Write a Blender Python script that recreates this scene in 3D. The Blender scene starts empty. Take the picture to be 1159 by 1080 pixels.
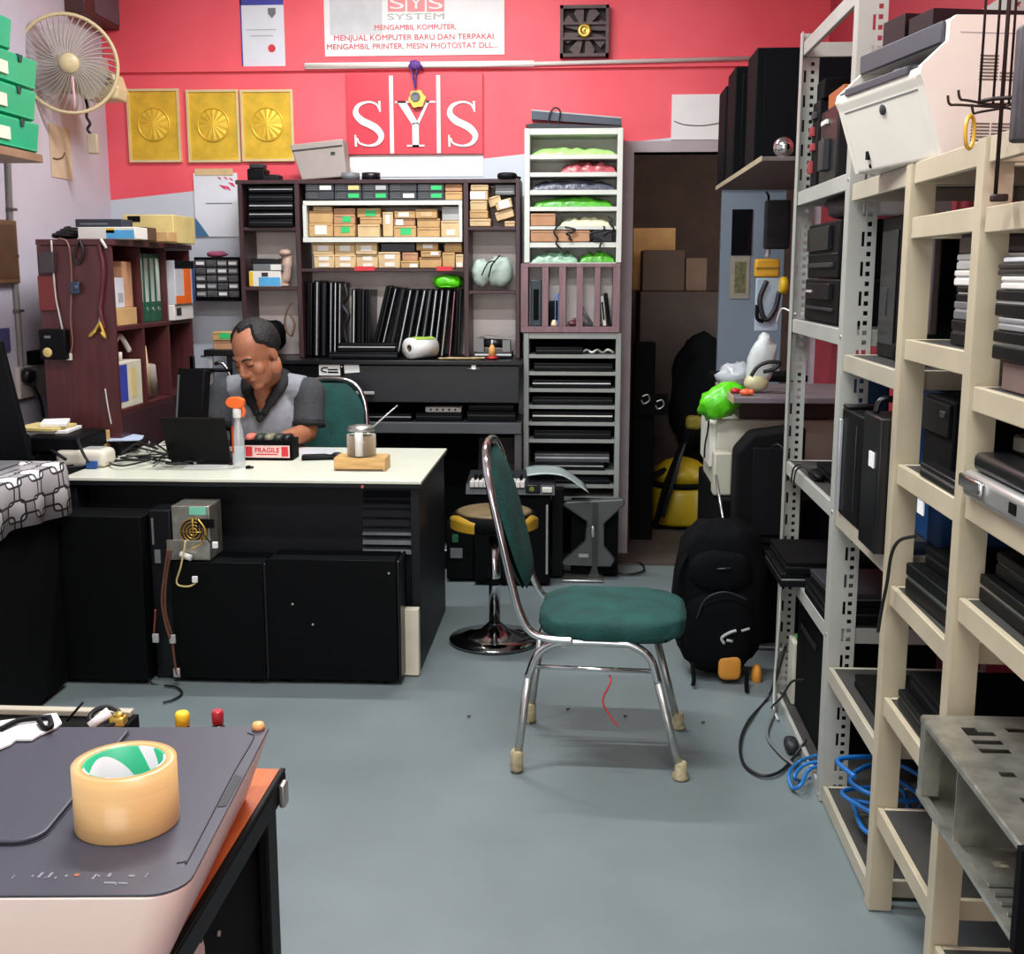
import bpy, bmesh, math, random
from mathutils import Vector, Matrix, Euler, noise
random.seed(7)
SC = bpy.context.scene
COL = SC.collection
PI = math.pi

# ---------------------------------------------------------------- camera model
FPX, CX, CY, HC = 1300.0, 579.5, 540.0, 1.5
PITCH = math.atan(229 / FPX)
YAW = math.atan(80.5 / FPX * math.cos(PITCH))
_sp, _cp, _ss, _cs = math.sin(PITCH), math.cos(PITCH), math.sin(YAW), math.cos(YAW)
FW = Vector((-_ss * _cp, _cs * _cp, -_sp)); RT = Vector((_cs, _ss, 0)); UP = Vector((-_ss * _sp, _cs * _sp, _cp))

def ray(px, py): return FW + RT * ((px - CX) / FPX) + UP * ((CY - py) / FPX)
def aY(px, py, Y):
    d = ray(px, py); return Vector((0, 0, HC)) + d * (Y / d.y)
def aZ(px, py, Z):
    d = ray(px, py); return Vector((0, 0, HC)) + d * ((Z - HC) / d.z)
def aX(px, py, X):
    d = ray(px, py); return Vector((0, 0, HC)) + d * (X / d.x)
def rc(x0, y0, x1, y1, Y):
    """metric rectangle (X0, X1, Z0, Z1) on the plane Y seen between two picture corners"""
    ym, xm = (y0 + y1) / 2, (x0 + x1) / 2
    return aY(x0, ym, Y).x, aY(x1, ym, Y).x, aY(xm, y1, Y).z, aY(xm, y0, Y).z

# ---------------------------------------------------------------- materials
def lin(c):
    c = c.lstrip('#'); v = [int(c[i:i + 2], 16) / 255 for i in (0, 2, 4)]
    return [x / 12.92 if x <= .04045 else ((x + .055) / 1.055) ** 2.4 for x in v] + [1]
_M = {}
def mat(name, col, rough=.5, metal=0, var=.10, scale=9, bump=0, bscale=60, emit=0, trans=0, alpha=1, spec=.5, coat=0, stretch=None):
    if name in _M: return _M[name]
    m = bpy.data.materials.new(name); m.use_nodes = True
    nt = m.node_tree; N = nt.nodes; L = nt.links
    b = N['Principled BSDF']; c = lin(col)
    b.inputs['Roughness'].default_value = rough; b.inputs['Metallic'].default_value = metal
    b.inputs['Specular IOR Level'].default_value = spec
    if coat: b.inputs['Coat Weight'].default_value = coat
    tc = N.new('ShaderNodeTexCoord'); vec = tc.outputs['Object']
    if stretch:
        mp = N.new('ShaderNodeMapping'); mp.inputs['Scale'].default_value = stretch
        L.new(vec, mp.inputs['Vector']); vec = mp.outputs['Vector']
    if var:
        t = N.new('ShaderNodeTexNoise'); t.inputs['Scale'].default_value = scale; t.inputs['Detail'].default_value = 4
        L.new(vec, t.inputs['Vector'])
        r = N.new('ShaderNodeValToRGB')
        r.color_ramp.elements[0].position = .3; r.color_ramp.elements[1].position = .7
        r.color_ramp.elements[0].color = [x * (1 - var) for x in c[:3]] + [1]
        r.color_ramp.elements[1].color = [min(1, x * (1 + var)) for x in c[:3]] + [1]
        L.new(t.outputs['Fac'], r.inputs['Fac']); L.new(r.outputs['Color'], b.inputs['Base Color'])
    else: b.inputs['Base Color'].default_value = c
    if bump:
        t2 = N.new('ShaderNodeTexNoise'); t2.inputs['Scale'].default_value = bscale; t2.inputs['Detail'].default_value = 3
        L.new(vec, t2.inputs['Vector'])
        bp = N.new('ShaderNodeBump'); bp.inputs['Strength'].default_value = bump; bp.inputs['Distance'].default_value = .01
        L.new(t2.outputs['Fac'], bp.inputs['Height']); L.new(bp.outputs['Normal'], b.inputs['Normal'])
    if emit:
        b.inputs['Emission Color'].default_value = c; b.inputs['Emission Strength'].default_value = emit
    if trans: b.inputs['Transmission Weight'].default_value = trans
    if alpha < 1: b.inputs['Alpha'].default_value = alpha
    _M[name] = m; return m

BLK = mat('black_plastic', '#07080a', .5, spec=.15)
BLKM = mat('matte_black', '#060708', .75, spec=.1)
BLKS = mat('satin_black', '#101114', .3, spec=.4)
NAVY = mat('blue_black_panel', '#070a0e', .7, spec=.1)
DGRY = mat('dark_grey_plastic', '#25272b', .5)
MGRY = mat('mid_grey_plastic', '#6a6d70', .5)
LGRY = mat('light_grey_plastic', '#a8a8a6', .5)
SILV = mat('silver_plastic', '#c4c7ca', .3, .6)
CHRM = mat('chrome', '#d2d4d4', .14, 1, var=.03)
STEEL = mat('brushed_steel', '#b9bab6', .32, .9, scale=40)
GALV = mat('galvanised_steel', '#b5b3a7', .28, .8, var=.25, scale=25)
WHT = mat('white_plastic', '#dddad2', .45, var=.04)
PAP = mat('white_paper', '#e6e5e2', .8, var=.04)
LAM = mat('laminated_paper', '#dcdfe4', .25, var=.03)
CREAM = mat('cream_paint', '#aea794', .42, var=.08, scale=6)
CREAMW = mat('warm_cream_paint', '#b7ab91', .42, var=.10, scale=6)
GRYP = mat('grey_white_paint', '#a6a79f', .42, var=.08, scale=6)
RACKW = mat('white_rack_paint', '#d3d5cb', .45, var=.05)
RACKG = mat('grey_rack_paint', '#8e918c', .45, var=.08)
MAR = mat('maroon_laminate', '#4f2425', .4, var=.22, scale=4, stretch=(14, 14, 1.2))
MARD = mat('dark_maroon_laminate', '#3c2529', .4, var=.2, scale=4, stretch=(14, 14, 1.2))
DIVM = mat('mauve_laminate', '#7d6064', .5, var=.2, scale=4, stretch=(14, 14, 1.5))
BACKB = mat('beige_back_board', '#efe3dd', .6, var=.05)
CARD = mat('cardboard', '#c09a66', .75, var=.12, scale=14)
CARDL = mat('pale_cardboard', '#cdb083', .75, var=.12, scale=14)
CARDP = mat('pinkish_cardboard', '#b98a66', .75, var=.12, scale=14)
CARDY = mat('yellowed_cardboard', '#d3bf7c', .7, var=.10)
GRN = mat('green_sticker', '#2fb868', .5, var=.05)
RED = mat('red_plastic', '#b4222c', .4)
REDP = mat('red_print', '#cf2f3a', .6, var=.04)
ORNG = mat('orange_plastic', '#ee6a1e', .35)
YEL = mat('yellow_plastic', '#e0b81f', .4)
BLUE = mat('blue_plastic', '#1f4f94', .4)
SKY = mat('light_blue_print', '#4d9fd0', .5)
GRNBAG = mat('green_bag_plastic', '#58c81c', .28, var=.25, scale=22, bump=.5, bscale=30)
GRNF = mat('green_fabric', '#0c423d', .85, var=.35, scale=10, bump=.3, bscale=90)
GRND = mat('dark_green_binder', '#17553f', .4)
CLEAR = mat('clear_plastic', '#dfe5e6', .12, var=0, alpha=.35)
GLASS = mat('glass', '#e8eeee', .05, var=0, trans=.9, alpha=.5)
WOOD = mat('pale_wood', '#caa062', .5, var=.18, scale=5, stretch=(2, 22, 22))
ORWD = mat('orange_wood_veneer', '#c2642f', .3, var=.28, scale=5, stretch=(14, 1.5, 14), coat=.3)
DWOOD = mat('brown_wood', '#5b4638', .5, var=.25, scale=5, stretch=(3, 20, 20))
GOLD = mat('gold_foil', '#e6bd3c', .34, .35, var=.18, scale=12, bump=.15, bscale=25)
BRASS = mat('brass', '#d2b156', .3, .8)
CABLE = mat('black_cable', '#0d0d0e', .5)
CABW = mat('white_cable', '#c9c9c2', .5)
CABBR = mat('brown_cable', '#5e3a2c', .5)
CABBL = mat('blue_cable', '#1766ad', .4)
SKIN = mat('skin', '#a86c4e', .5, var=.10, scale=30, bump=.05, bscale=150)
HAIR = mat('black_hair', '#060505', .55, var=.3, scale=60, bump=.6, bscale=160)
SHIRT = mat('grey_shirt', '#8e9097', .85, var=.10, scale=40, bump=.15, bscale=40)
SLEEVE = mat('dark_grey_sleeve', '#3b3d41', .85, var=.22, scale=120, bump=.15, bscale=60)
TRIMB = mat('black_shirt_trim', '#0d0e10', .8)
TROU = mat('dark_trousers', '#1a1b20', .85)
PEACH = mat('pale_printer_body', '#e9ddd2', .42, var=.03)
SLATE = mat('slate_printer_top', '#3a3a45', .42, var=.06, scale=5, bump=.04, bscale=500)
SLATED = mat('dark_slate', '#24252d', .4, var=.05)
TAN = mat('brown_packing_tape', '#cfa970', .3, var=.06, scale=3, stretch=(1, 1, 40), coat=.3)

# ---------------------------------------------------------------- mesh builder
class MB:
    def __init__(self): self.bm = bmesh.new(); self.mi = 0; self.T = None
    def m(self, i): self.mi = i; return self
    def _v(self, co):
        co = Vector(co); return self.bm.verts.new(self.T @ co if self.T else co)
    def _f(self, vs, smooth=False):
        try: f = self.bm.faces.new(vs)
        except ValueError: return None
        f.material_index = self.mi; f.smooth = smooth; return f
    def box(self, x0, x1, y0, y1, z0, z1, b=0, s=2):
        x0, x1 = min(x0, x1), max(x0, x1); y0, y1 = min(y0, y1), max(y0, y1); z0, z1 = min(z0, z1), max(z0, z1)
        v = [self._v((x, y, z)) for x in (x0, x1) for y in (y0, y1) for z in (z0, z1)]
        fs = [self._f([v[i] for i in q]) for q in ((0, 1, 3, 2), (4, 6, 7, 5), (0, 4, 5, 1), (2, 3, 7, 6), (0, 2, 6, 4), (1, 5, 7, 3))]
        if b:
            b = min(b, .49 * min(x1 - x0, y1 - y0, z1 - z0))
            es = list({e for f in fs for e in f.edges})
            r = bmesh.ops.bevel(self.bm, geom=es, offset=b, segments=s, affect='EDGES', profile=.5, material=self.mi)
            for f in r['faces']: f.smooth = True
        return self
    def pb(self, x0, y0, x1, y1, Y, d, b=0, s=2):
        X0, X1, Z0, Z1 = rc(x0, y0, x1, y1, Y); return self.box(X0, X1, Y, Y + d, Z0, Z1, b, s)
    def prism(self, pts, ax, a0, a1, smooth=False):
        """closed 2-D outline swept along an axis: x -> (y,z), y -> (x,z), z -> (x,y)"""
        def P(p, a): return {'x': (a, p[0], p[1]), 'y': (p[0], a, p[1]), 'z': (p[0], p[1], a)}[ax]
        A = [self._v(P(p, a0)) for p in pts]; B = [self._v(P(p, a1)) for p in pts]; n = len(pts)
        self._f(A); self._f(B[::-1])
        for i in range(n): self._f([A[i], A[(i + 1) % n], B[(i + 1) % n], B[i]], smooth)
        return self
    def tube(self, pts, r, n=8, closed=False, cap=True, flat=1):
        pts = [Vector(p) for p in pts]; k = len(pts); rings = []; prev = None
        for i, p in enumerate(pts):
            a = pts[i - 1] if (i or closed) else p; c = pts[(i + 1) % k] if (i < k - 1 or closed) else p
            t = (c - a)
            t = t.normalized() if t.length > 1e-9 else Vector((0, 0, 1))
            if prev is None:
                u = t.cross(Vector((0, 0, 1)))
                if u.length < .05: u = t.cross(Vector((1, 0, 0)))
            else:
                u = prev - t * prev.dot(t)
                if u.length < 1e-6: u = t.orthogonal()
            u.normalize(); prev = u; w = t.cross(u)
            R = r[i] if isinstance(r, (list, tuple)) else r
            rings.append([self._v(p + u * (R * math.cos(2 * PI * j / n)) + w * (R * flat * math.sin(2 * PI * j / n))) for j in range(n)])
        for i in range(k if closed else k - 1):
            A, B = rings[i], rings[(i + 1) % k]
            for j in range(n): self._f([A[j], A[(j + 1) % n], B[(j + 1) % n], B[j]], True)
        if cap and not closed: self._f(rings[0][::-1]); self._f(rings[-1])
        return self
    def lathe(self, prof, c=(0, 0, 0), n=28, ax='z', cap=True):
        c = Vector(c); rings = []
        for r, h in prof:
            ring = []
            for j in range(n):
                a = 2 * PI * j / n; p, q = r * math.cos(a), r * math.sin(a)
                d = {'z': (p, q, h), 'y': (p, h, q), 'x': (h, p, q)}[ax]
                ring.append(self._v(c + Vector(d)))
            rings.append(ring)
        for A, B in zip(rings, rings[1:]):
            for j in range(n): self._f([A[j], A[(j + 1) % n], B[(j + 1) % n], B[j]], True)
        if cap: self._f(rings[0][::-1]); self._f(rings[-1])
        return self
    def ell(self, c, r, n=16, e=1.0, amp=0, fq=6, seed=0, M=None):
        """ellipsoid / super-ellipsoid (e<1 = boxier) with optional crumple"""
        c = Vector(c); rows = n // 2 + 1; V = []
        sg = lambda x: math.copysign(abs(x) ** e, x)
        for i in range(rows + 1):
            th = -PI / 2 + PI * i / rows; row = []
            for j in range(n):
                ph = 2 * PI * j / n
                d = Vector((sg(math.cos(th)) * sg(math.cos(ph)), sg(math.cos(th)) * sg(math.sin(ph)), sg(math.sin(th))))
                if amp: d = d * (1 + amp * noise.noise(d * fq * .5 + Vector((seed * 3.1, seed * 1.7, seed))))
                p = Vector((d.x * r[0], d.y * r[1], d.z * r[2]))
                if M: p = M @ p
                row.append(self._v(c + p))
                if i in (0, rows): break
            V.append(row)
        for i in range(rows):
            A, B = V[i], V[i + 1]
            for j in range(n):
                k = (j + 1) % n
                if len(A) == 1: self._f([A[0], B[k], B[j]], True)
                elif len(B) == 1: self._f([A[j], A[k], B[0]], True)
                else: self._f([A[j], A[k], B[k], B[j]], True)
        return self
    def surf(self, fn, nu, nv, smooth=True):
        G = [[self._v(fn(i / nu, j / nv)) for j in range(nv + 1)] for i in range(nu + 1)]
        for i in range(nu):
            for j in range(nv): self._f([G[i][j], G[i + 1][j], G[i + 1][j + 1], G[i][j + 1]], smooth)
        return self
    def disc(self, c, r, ax='y', n=12, t=.002):
        return self.lathe([(r, 0), (r, t)], c, n, ax)

def crv(pts, k=8, closed=False):
    """Catmull-Rom through points"""
    P = [Vector(p) for p in pts]; out = []; n = len(P)
    for i in range(n if closed else n - 1):
        g = lambda q: P[q % n] if closed else P[max(0, min(n - 1, q))]
        a, b, c, d = g(i - 1), g(i), g(i + 1), g(i + 2)
        for s in range(k):
            t = s / k
            out.append(.5 * ((2 * b) + (c - a) * t + (2 * a - 5 * b + 4 * c - d) * t * t + (3 * b - a - 3 * c + d) * t ** 3))
    if not closed: out.append(P[-1])
    return out

def wm(o):
    m = o.matrix_basis.copy()
    while o.parent: o = o.parent; m = o.matrix_basis @ m
    return m
def mesh(name, mb, mats, parent=None, mods=()):
    me = bpy.data.meshes.new(name); bmesh.ops.recalc_face_normals(mb.bm, faces=mb.bm.faces[:])
    mb.bm.to_mesh(me); mb.bm.free()
    for m_ in (mats if isinstance(mats, (list, tuple)) else [mats]): me.materials.append(m_)
    o = bpy.data.objects.new(name, me); COL.objects.link(o)
    if parent is not None: o.parent = parent
    return o
def part(name, mb, mats, parent, label=None):
    """part given in world coordinates, stored relative to its thing"""
    mi = wm(parent).inverted(); mb.bm.transform(mi)
    o = mesh(name, mb, mats, parent)
    if label: o['label'] = label
    return o
def tag(o, label, cat, group=None):
    o['label'] = label; o['category'] = cat
    if group: o['group'] = group
    return o
def thing(name, label, cat, loc=(0, 0, 0), group=None, rot=(0, 0, 0)):
    o = bpy.data.objects.new(name, None); COL.objects.link(o); o.empty_display_size = .05
    o.location = loc; o.rotation_euler = rot
    return tag(o, label, cat, group)
def solo(name, mb, mats, label, cat, group=None):
    vs = [v.co for v in mb.bm.verts]
    c = Vector(((min(v.x for v in vs) + max(v.x for v in vs)) / 2, (min(v.y for v in vs) + max(v.y for v in vs)) / 2, min(v.z for v in vs)))
    mb.bm.transform(Matrix.Translation(-c)); o = mesh(name, mb, mats); o.location = c
    return tag(o, label, cat, group)
def struct(name, mb, mats, parent=None):
    o = mesh(name, mb, mats, parent); o['kind'] = 'structure'; return o
def dup(r, loc, rot=None, label=None, group=None, scale=None):
    c = r.copy(); COL.objects.link(c); c.location = loc
    if rot: c.rotation_euler = rot
    if scale: c.scale = scale
    if label: c['label'] = label
    if group: c['group'] = group
    def rec(a, b):
        for ch in list(a.children):
            d = ch.copy(); COL.objects.link(d); d.parent = b; rec(ch, d)
    rec(r, c); return c
def bevel(o, w=.004, s=2):
    m_ = o.modifiers.new('bevel', 'BEVEL'); m_.width = w; m_.segments = s; m_.limit_method = 'ANGLE'; m_.harden_normals = False
    return o
def TR(loc, rx=0, ry=0, rz=0): return Matrix.Translation(loc) @ Euler((rx, ry, rz)).to_matrix().to_4x4()
def text_mesh(name, body, size, mat_, parent, world, ext=.0015, align='CENTER', bold=0, sx=1):
    cu = bpy.data.curves.new(name, 'FONT'); cu.body = body; cu.size = size; cu.extrude = ext; cu.align_x = align; cu.offset = bold
    to = bpy.data.objects.new(name + '_tmp', cu); COL.objects.link(to)
    dg = bpy.context.evaluated_depsgraph_get(); me = bpy.data.meshes.new_from_object(to.evaluated_get(dg))
    bpy.data.objects.remove(to); bpy.data.curves.remove(cu)
    me.transform(Matrix.Diagonal((sx, 1, 1, 1))); me.transform(world); me.transform(wm(parent).inverted())
    me.materials.clear(); me.materials.append(mat_); me.name = name
    o = bpy.data.objects.new(name, me); COL.objects.link(o); o.parent = parent; return o
FACE = Euler((PI / 2, 0, 0)).to_matrix().to_4x4()      # text standing on a wall that faces the camera side
ORD = ['first', 'second', 'third', 'fourth', 'fifth', 'sixth', 'seventh', 'eighth', 'ninth', 'tenth', 'eleventh', 'twelfth', 'thirteenth', 'fourteenth', 'fifteenth', 'sixteenth', 'seventeenth', 'eighteenth']

def pbox(name, label, cat, mat_, x0, y0, x1, y1, Y, d, group=None, b=.003):
    return solo(name, MB().pb(x0, y0, x1, y1, Y, d, b), mat_, label, cat, group)
def cable(name, label, mat_, pts, r=.004, group=None, k=8, cat='cable'):
    return solo(name, MB().tube(crv(pts, k), r, 7), mat_, label, cat, group)

#@@SHELL
XL, XR, YB, ZC = -2.52, 1.22, 6.15, 3.3
YF = -2.6
# =============================================================== SETTING
def wall_mat():
    m = bpy.data.materials.new('two_tone_wall_paint'); m.use_nodes = True; nt = m.node_tree; N = nt.nodes; L = nt.links
    b = N['Principled BSDF']; b.inputs['Roughness'].default_value = .55
    tc = N.new('ShaderNodeTexCoord'); sx = N.new('ShaderNodeSeparateXYZ'); L.new(tc.outputs['Object'], sx.inputs[0])
    a = N.new('ShaderNodeMath'); a.operation = 'MULTIPLY_ADD'; L.new(sx.outputs['X'], a.inputs[0]); a.inputs[1].default_value = -.102; a.inputs[2].default_value = -1.893 - .102 * 2.50
    s = N.new('ShaderNodeMath'); s.operation = 'ADD'; L.new(sx.outputs['Z'], s.inputs[0]); L.new(a.outputs[0], s.inputs[1])
    g = N.new('ShaderNodeMath'); g.operation = 'GREATER_THAN'; L.new(s.outputs[0], g.inputs[0]); g.inputs[1].default_value = 0
    t = N.new('ShaderNodeTexNoise'); t.inputs['Scale'].default_value = 1.6; t.inputs['Detail'].default_value = 5; L.new(tc.outputs['Object'], t.inputs['Vector'])
    r = N.new('ShaderNodeValToRGB'); r.color_ramp.elements[0].color = lin('#e64e5a'); r.color_ramp.elements[1].color = lin('#f2626c')
    r.color_ramp.elements[0].position = .35; r.color_ramp.elements[1].position = .65; L.new(t.outputs['Fac'], r.inputs['Fac'])
    x = N.new('ShaderNodeMix'); x.data_type = 'RGBA'; L.new(g.outputs[0], x.inputs['Factor']); x.inputs[6].default_value = lin('#c3c9d0'); L.new(r.outputs['Color'], x.inputs[7])
    L.new(x.outputs[2], b.inputs['Base Color']); return m
WPINK = wall_mat()
WLAV = mat('lavender_wall_paint', '#c6bfca', .6, var=.06, scale=2)
WRED = mat('red_wall_paint', '#a8333f', .6, var=.06, scale=2)
CEIL = mat('ceiling_paint', '#d8d8d4', .8, var=.03)
FLOOR = mat('blue_grey_vinyl', '#6f7a7b', .5, var=.10, scale=2.2, bump=.2, bscale=5)
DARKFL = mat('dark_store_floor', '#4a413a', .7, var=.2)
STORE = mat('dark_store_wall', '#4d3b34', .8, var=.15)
TRIML = mat('pale_door_trim', '#a89c9f', .5, var=.06)

DX0, DX1, DZ = .255, 1.10, 2.12
w = MB()
w.box(XL - .1, DX0, YB, YB + .12, 0, ZC).box(DX1, XR + .1, YB, YB + .12, 0, ZC).box(DX0, DX1, YB, YB + .12, DZ, ZC)
struct('wall_back', w, WPINK)
struct('wall_left', MB().box(XL - .12, XL, YF, YB, 0, ZC), WLAV)
struct('wall_right', MB().box(XR, XR + .12, YF, YB, 0, ZC), WRED)
struct('ceiling', MB().box(XL - .1, XR + .1, YF, YB + .12, ZC, ZC + .1), CEIL)
def floor_fn(u, v):
    x = XL - .1 + u * (XR - XL + .2); y = YF + v * (YB - YF)
    h = .004 * noise.noise(Vector((x * 1.6, y * 2.3, 3))) + .0025 * noise.noise(Vector((x * 5, y * 1.3, 9)))
    return (x, y, h - .004)
f = MB(); f.surf(floor_fn, 70, 160); f.box(XL - .1, XR + .1, YF, YB + .02, -.1, -.02)
struct('floor', f, FLOOR)
# front wall with the wide open shop entrance the daylight comes through
fw = MB(); fw.box(XL - .1, XL + .35, YF - .12, YF, 0, ZC).box(XR - .2, XR + .1, YF - .12, YF, 0, ZC).box(XL + .35, XR - .2, YF - .12, YF, 2.7, ZC)
struct('wall_front', fw, WLAV)
# back store room seen through the doorway
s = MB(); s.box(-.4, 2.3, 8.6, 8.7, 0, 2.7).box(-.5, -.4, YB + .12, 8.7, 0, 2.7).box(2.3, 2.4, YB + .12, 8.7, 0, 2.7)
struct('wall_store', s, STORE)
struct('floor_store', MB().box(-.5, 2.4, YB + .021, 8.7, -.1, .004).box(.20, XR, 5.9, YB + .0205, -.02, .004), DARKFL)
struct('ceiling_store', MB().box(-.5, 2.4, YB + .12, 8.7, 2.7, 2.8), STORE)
# door trim, ledge and conduit on the back wall
t = MB(); t.box(DX0 - .065, DX0, YB - .025, YB + .13, 0, DZ + .0).box(DX0 - .065, DX1 + .06, YB - .025, YB + .13, DZ, DZ + .055).box(DX1, DX1 + .06, YB - .025, YB + .13, 0, DZ)
struct('trim_1', t, TRIML)
a = aY(122, 80, YB); b_ = aY(980, 76, YB)
struct('trim_2', MB().box(XL, XR, YB - .022, YB, a.z - .014, a.z + .01), WPINK)
#@@END

#@@WALLITEMS
# =============================================================== ON THE BACK WALL
p0 = aY(345, 75, YB - .03); p1 = aY(540, 74, YB - .03); p2 = aY(850, 66, YB - .03)
cd = thing('conduit', 'long white electrical conduit running across the pink wall above the red sign', 'conduit', p0)
part('pipe', MB().tube([p0, p1, p2], .011, 10), WHT, cd)
part('trunking', MB().box(p0.x, aY(605, 72, YB).x, YB - .035, YB - .001, p0.z - .014, p0.z + .016, .003), WHT, cd)

PURP = mat('purple_print', '#3f3f9c', .5)
def poster(name, label, cat, x0, y0, x1, y1, m_, Y=YB, t=.006, group=None):
    X0, X1, Z0, Z1 = rc(x0, y0, x1, y1, Y)
    o = thing(name, label, cat, ((X0 + X1) / 2, Y - t, Z0), group)
    part('sheet', MB().box(X0, X1, Y - t, Y - .0005, Z0, Z1), m_, o); return o, X0, X1, Z0, Z1
# certificate
o, X0, X1, Z0, Z1 = poster('certificate', 'tall white certificate with purple top band pinned beside the banner, above the gold pictures', 'poster', 273, -10, 322, 77, LAM)
part('top_band', MB().box(X0, X1, YB - .008, YB - .006, aY(297, 6, YB).z, Z1), PURP, o)
part('border_line', MB().box(X0, X0 + .006, YB - .008, YB - .006, Z0, Z1), PURP, o)
c = aY(308, 14, YB)
part('crest', MB().prism([(c.x - .02, c.z + .02), (c.x + .02, c.z + .02), (c.x + .02, c.z - .008), (c.x, c.z - .03), (c.x - .02, c.z - .008)], 'y', YB - .008, YB - .006), MGRY, o)
c = aY(308, 55, YB)
part('seal', MB().disc((c.x, YB - .008, c.z), .02), REDP, o)
part('text_lines', MB().box(X0 + .03, X1 - .04, YB - .0075, YB - .006, c.z + .09, c.z + .094).box(X0 + .05, X1 - .06, YB - .0075, YB - .006, c.z + .06, c.z + .064), LGRY, o)
# banner
o, X0, X1, Z0, Z1 = poster('banner', 'wide white shop banner with red text lines above the red sign', 'banner', 367, -30, 571, 63, PAP)
part('grey_shading', MB().box(X0 + .03, X0 + .3, YB - .0068, YB - .006, aY(400, 40, YB).z, Z1 - .02), mat('pale_grey_print', '#c8c8c8', .7), o)
def btxt(nm, body, px, py, hpx, wpx, m_, bold=0, Y=YB - .0075, par=None):
    c = aY(px, py, Y); size = hpx * Y / FPX / .72
    t_ = text_mesh(nm, body, size, m_, par, Matrix.Identity(4))
    xs = [v.co.x for v in t_.data.vertices]; wd = (max(xs) - min(xs)) or 1
    t_.data.transform(wm(par)); k = wpx * Y / FPX / wd
    t_.data.transform(Matrix.Translation((c.x, Y, c.z)) @ FACE @ Matrix.Diagonal((k, 1, 1, 1))); t_.data.transform(wm(par).inverted())
    return t_
for i, ch in enumerate('SYS'):
    q = aY(449 + i * 22, 3, YB)
    part('logo_tile', MB().box(q.x - .045, q.x + .045, YB - .0078, YB - .006, q.z - .045, q.z + .055), mat('pale_red_print', '#e08a8a', .6), o)
    btxt('logo_letter', ch, 449 + i * 22, 10, 12, 15, PAP, par=o, Y=YB - .0095)
btxt('banner_name', 'SYSTEM', 471, 22, 6.5, 62, LGRY, par=o)
btxt('banner_line', 'MENGAMBIL KOMPUTER,', 470, 33.5, 5.4, 89, REDP, par=o)
btxt('banner_line', 'MENJUAL KOMPUTER BARU DAN TERPAKAI', 468, 45, 5.8, 174, REDP, par=o)
btxt('banner_line', 'MENGAMBIL PRINTER, MESIN PHOTOSTAT DLL...', 466, 55, 5.8, 186, REDP, par=o)
# ornate extractor
X0, X1, Z0, Z1 = rc(634, 8, 689, 66, YB)
DBR = mat('dark_bronze', '#4b3a38', .55, var=.25, scale=30)
o = thing('ventilation_fan', 'square dark brown ventilation fan with brass centre high on the pink wall', 'fan', ((X0 + X1) / 2, YB, Z0))
cx, cz, hw = (X0 + X1) / 2, (Z0 + Z1) / 2, (X1 - X0) / 2
fr = MB(); g = .016
fr.box(X0, X1, YB - .05, YB, Z1 - g, Z1).box(X0, X1, YB - .05, YB, Z0, Z0 + g).box(X0, X0 + g, YB - .05, YB, Z0, Z1).box(X1 - g, X1, YB - .05, YB, Z0, Z1)
part('frame', fr, DBR, o)
part('bar', MB().box(X0 + g, X1 - g, YB - .05, YB - .038, cz + .03, cz + .042), DBR, o)
part('bar', MB().box(X0 + g, X1 - g, YB - .05, YB - .038, cz - .042, cz - .03), DBR, o)
part('backing', MB().box(X0 + g, X1 - g, YB - .006, YB - .001, Z0 + g, Z1 - g), mat('fan_dark', '#2a1e20', .8), o)
for k in range(8):
    a0 = k * PI / 4 + .15; bl = MB()
    pts = [(.035, a0), (hw * .9, a0 - .12), (hw * .95, a0 + .2), (hw * .8, a0 + .42), (.035, a0 + .45)]
    bl.prism([(cx + r * math.cos(q), cz + r * math.sin(q) * 1.05) for r, q in pts], 'y', YB - .032, YB - .024)
    part('blade', bl, DBR, o)
part('hub', MB().lathe([(.036, YB - .05), (.034, YB - .062), (.018, YB - .066), (.017, YB - .06), (.006, YB - .062), (.002, YB - .068)], (cx, 0, cz), 20, 'y'), BRASS, o)
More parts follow.
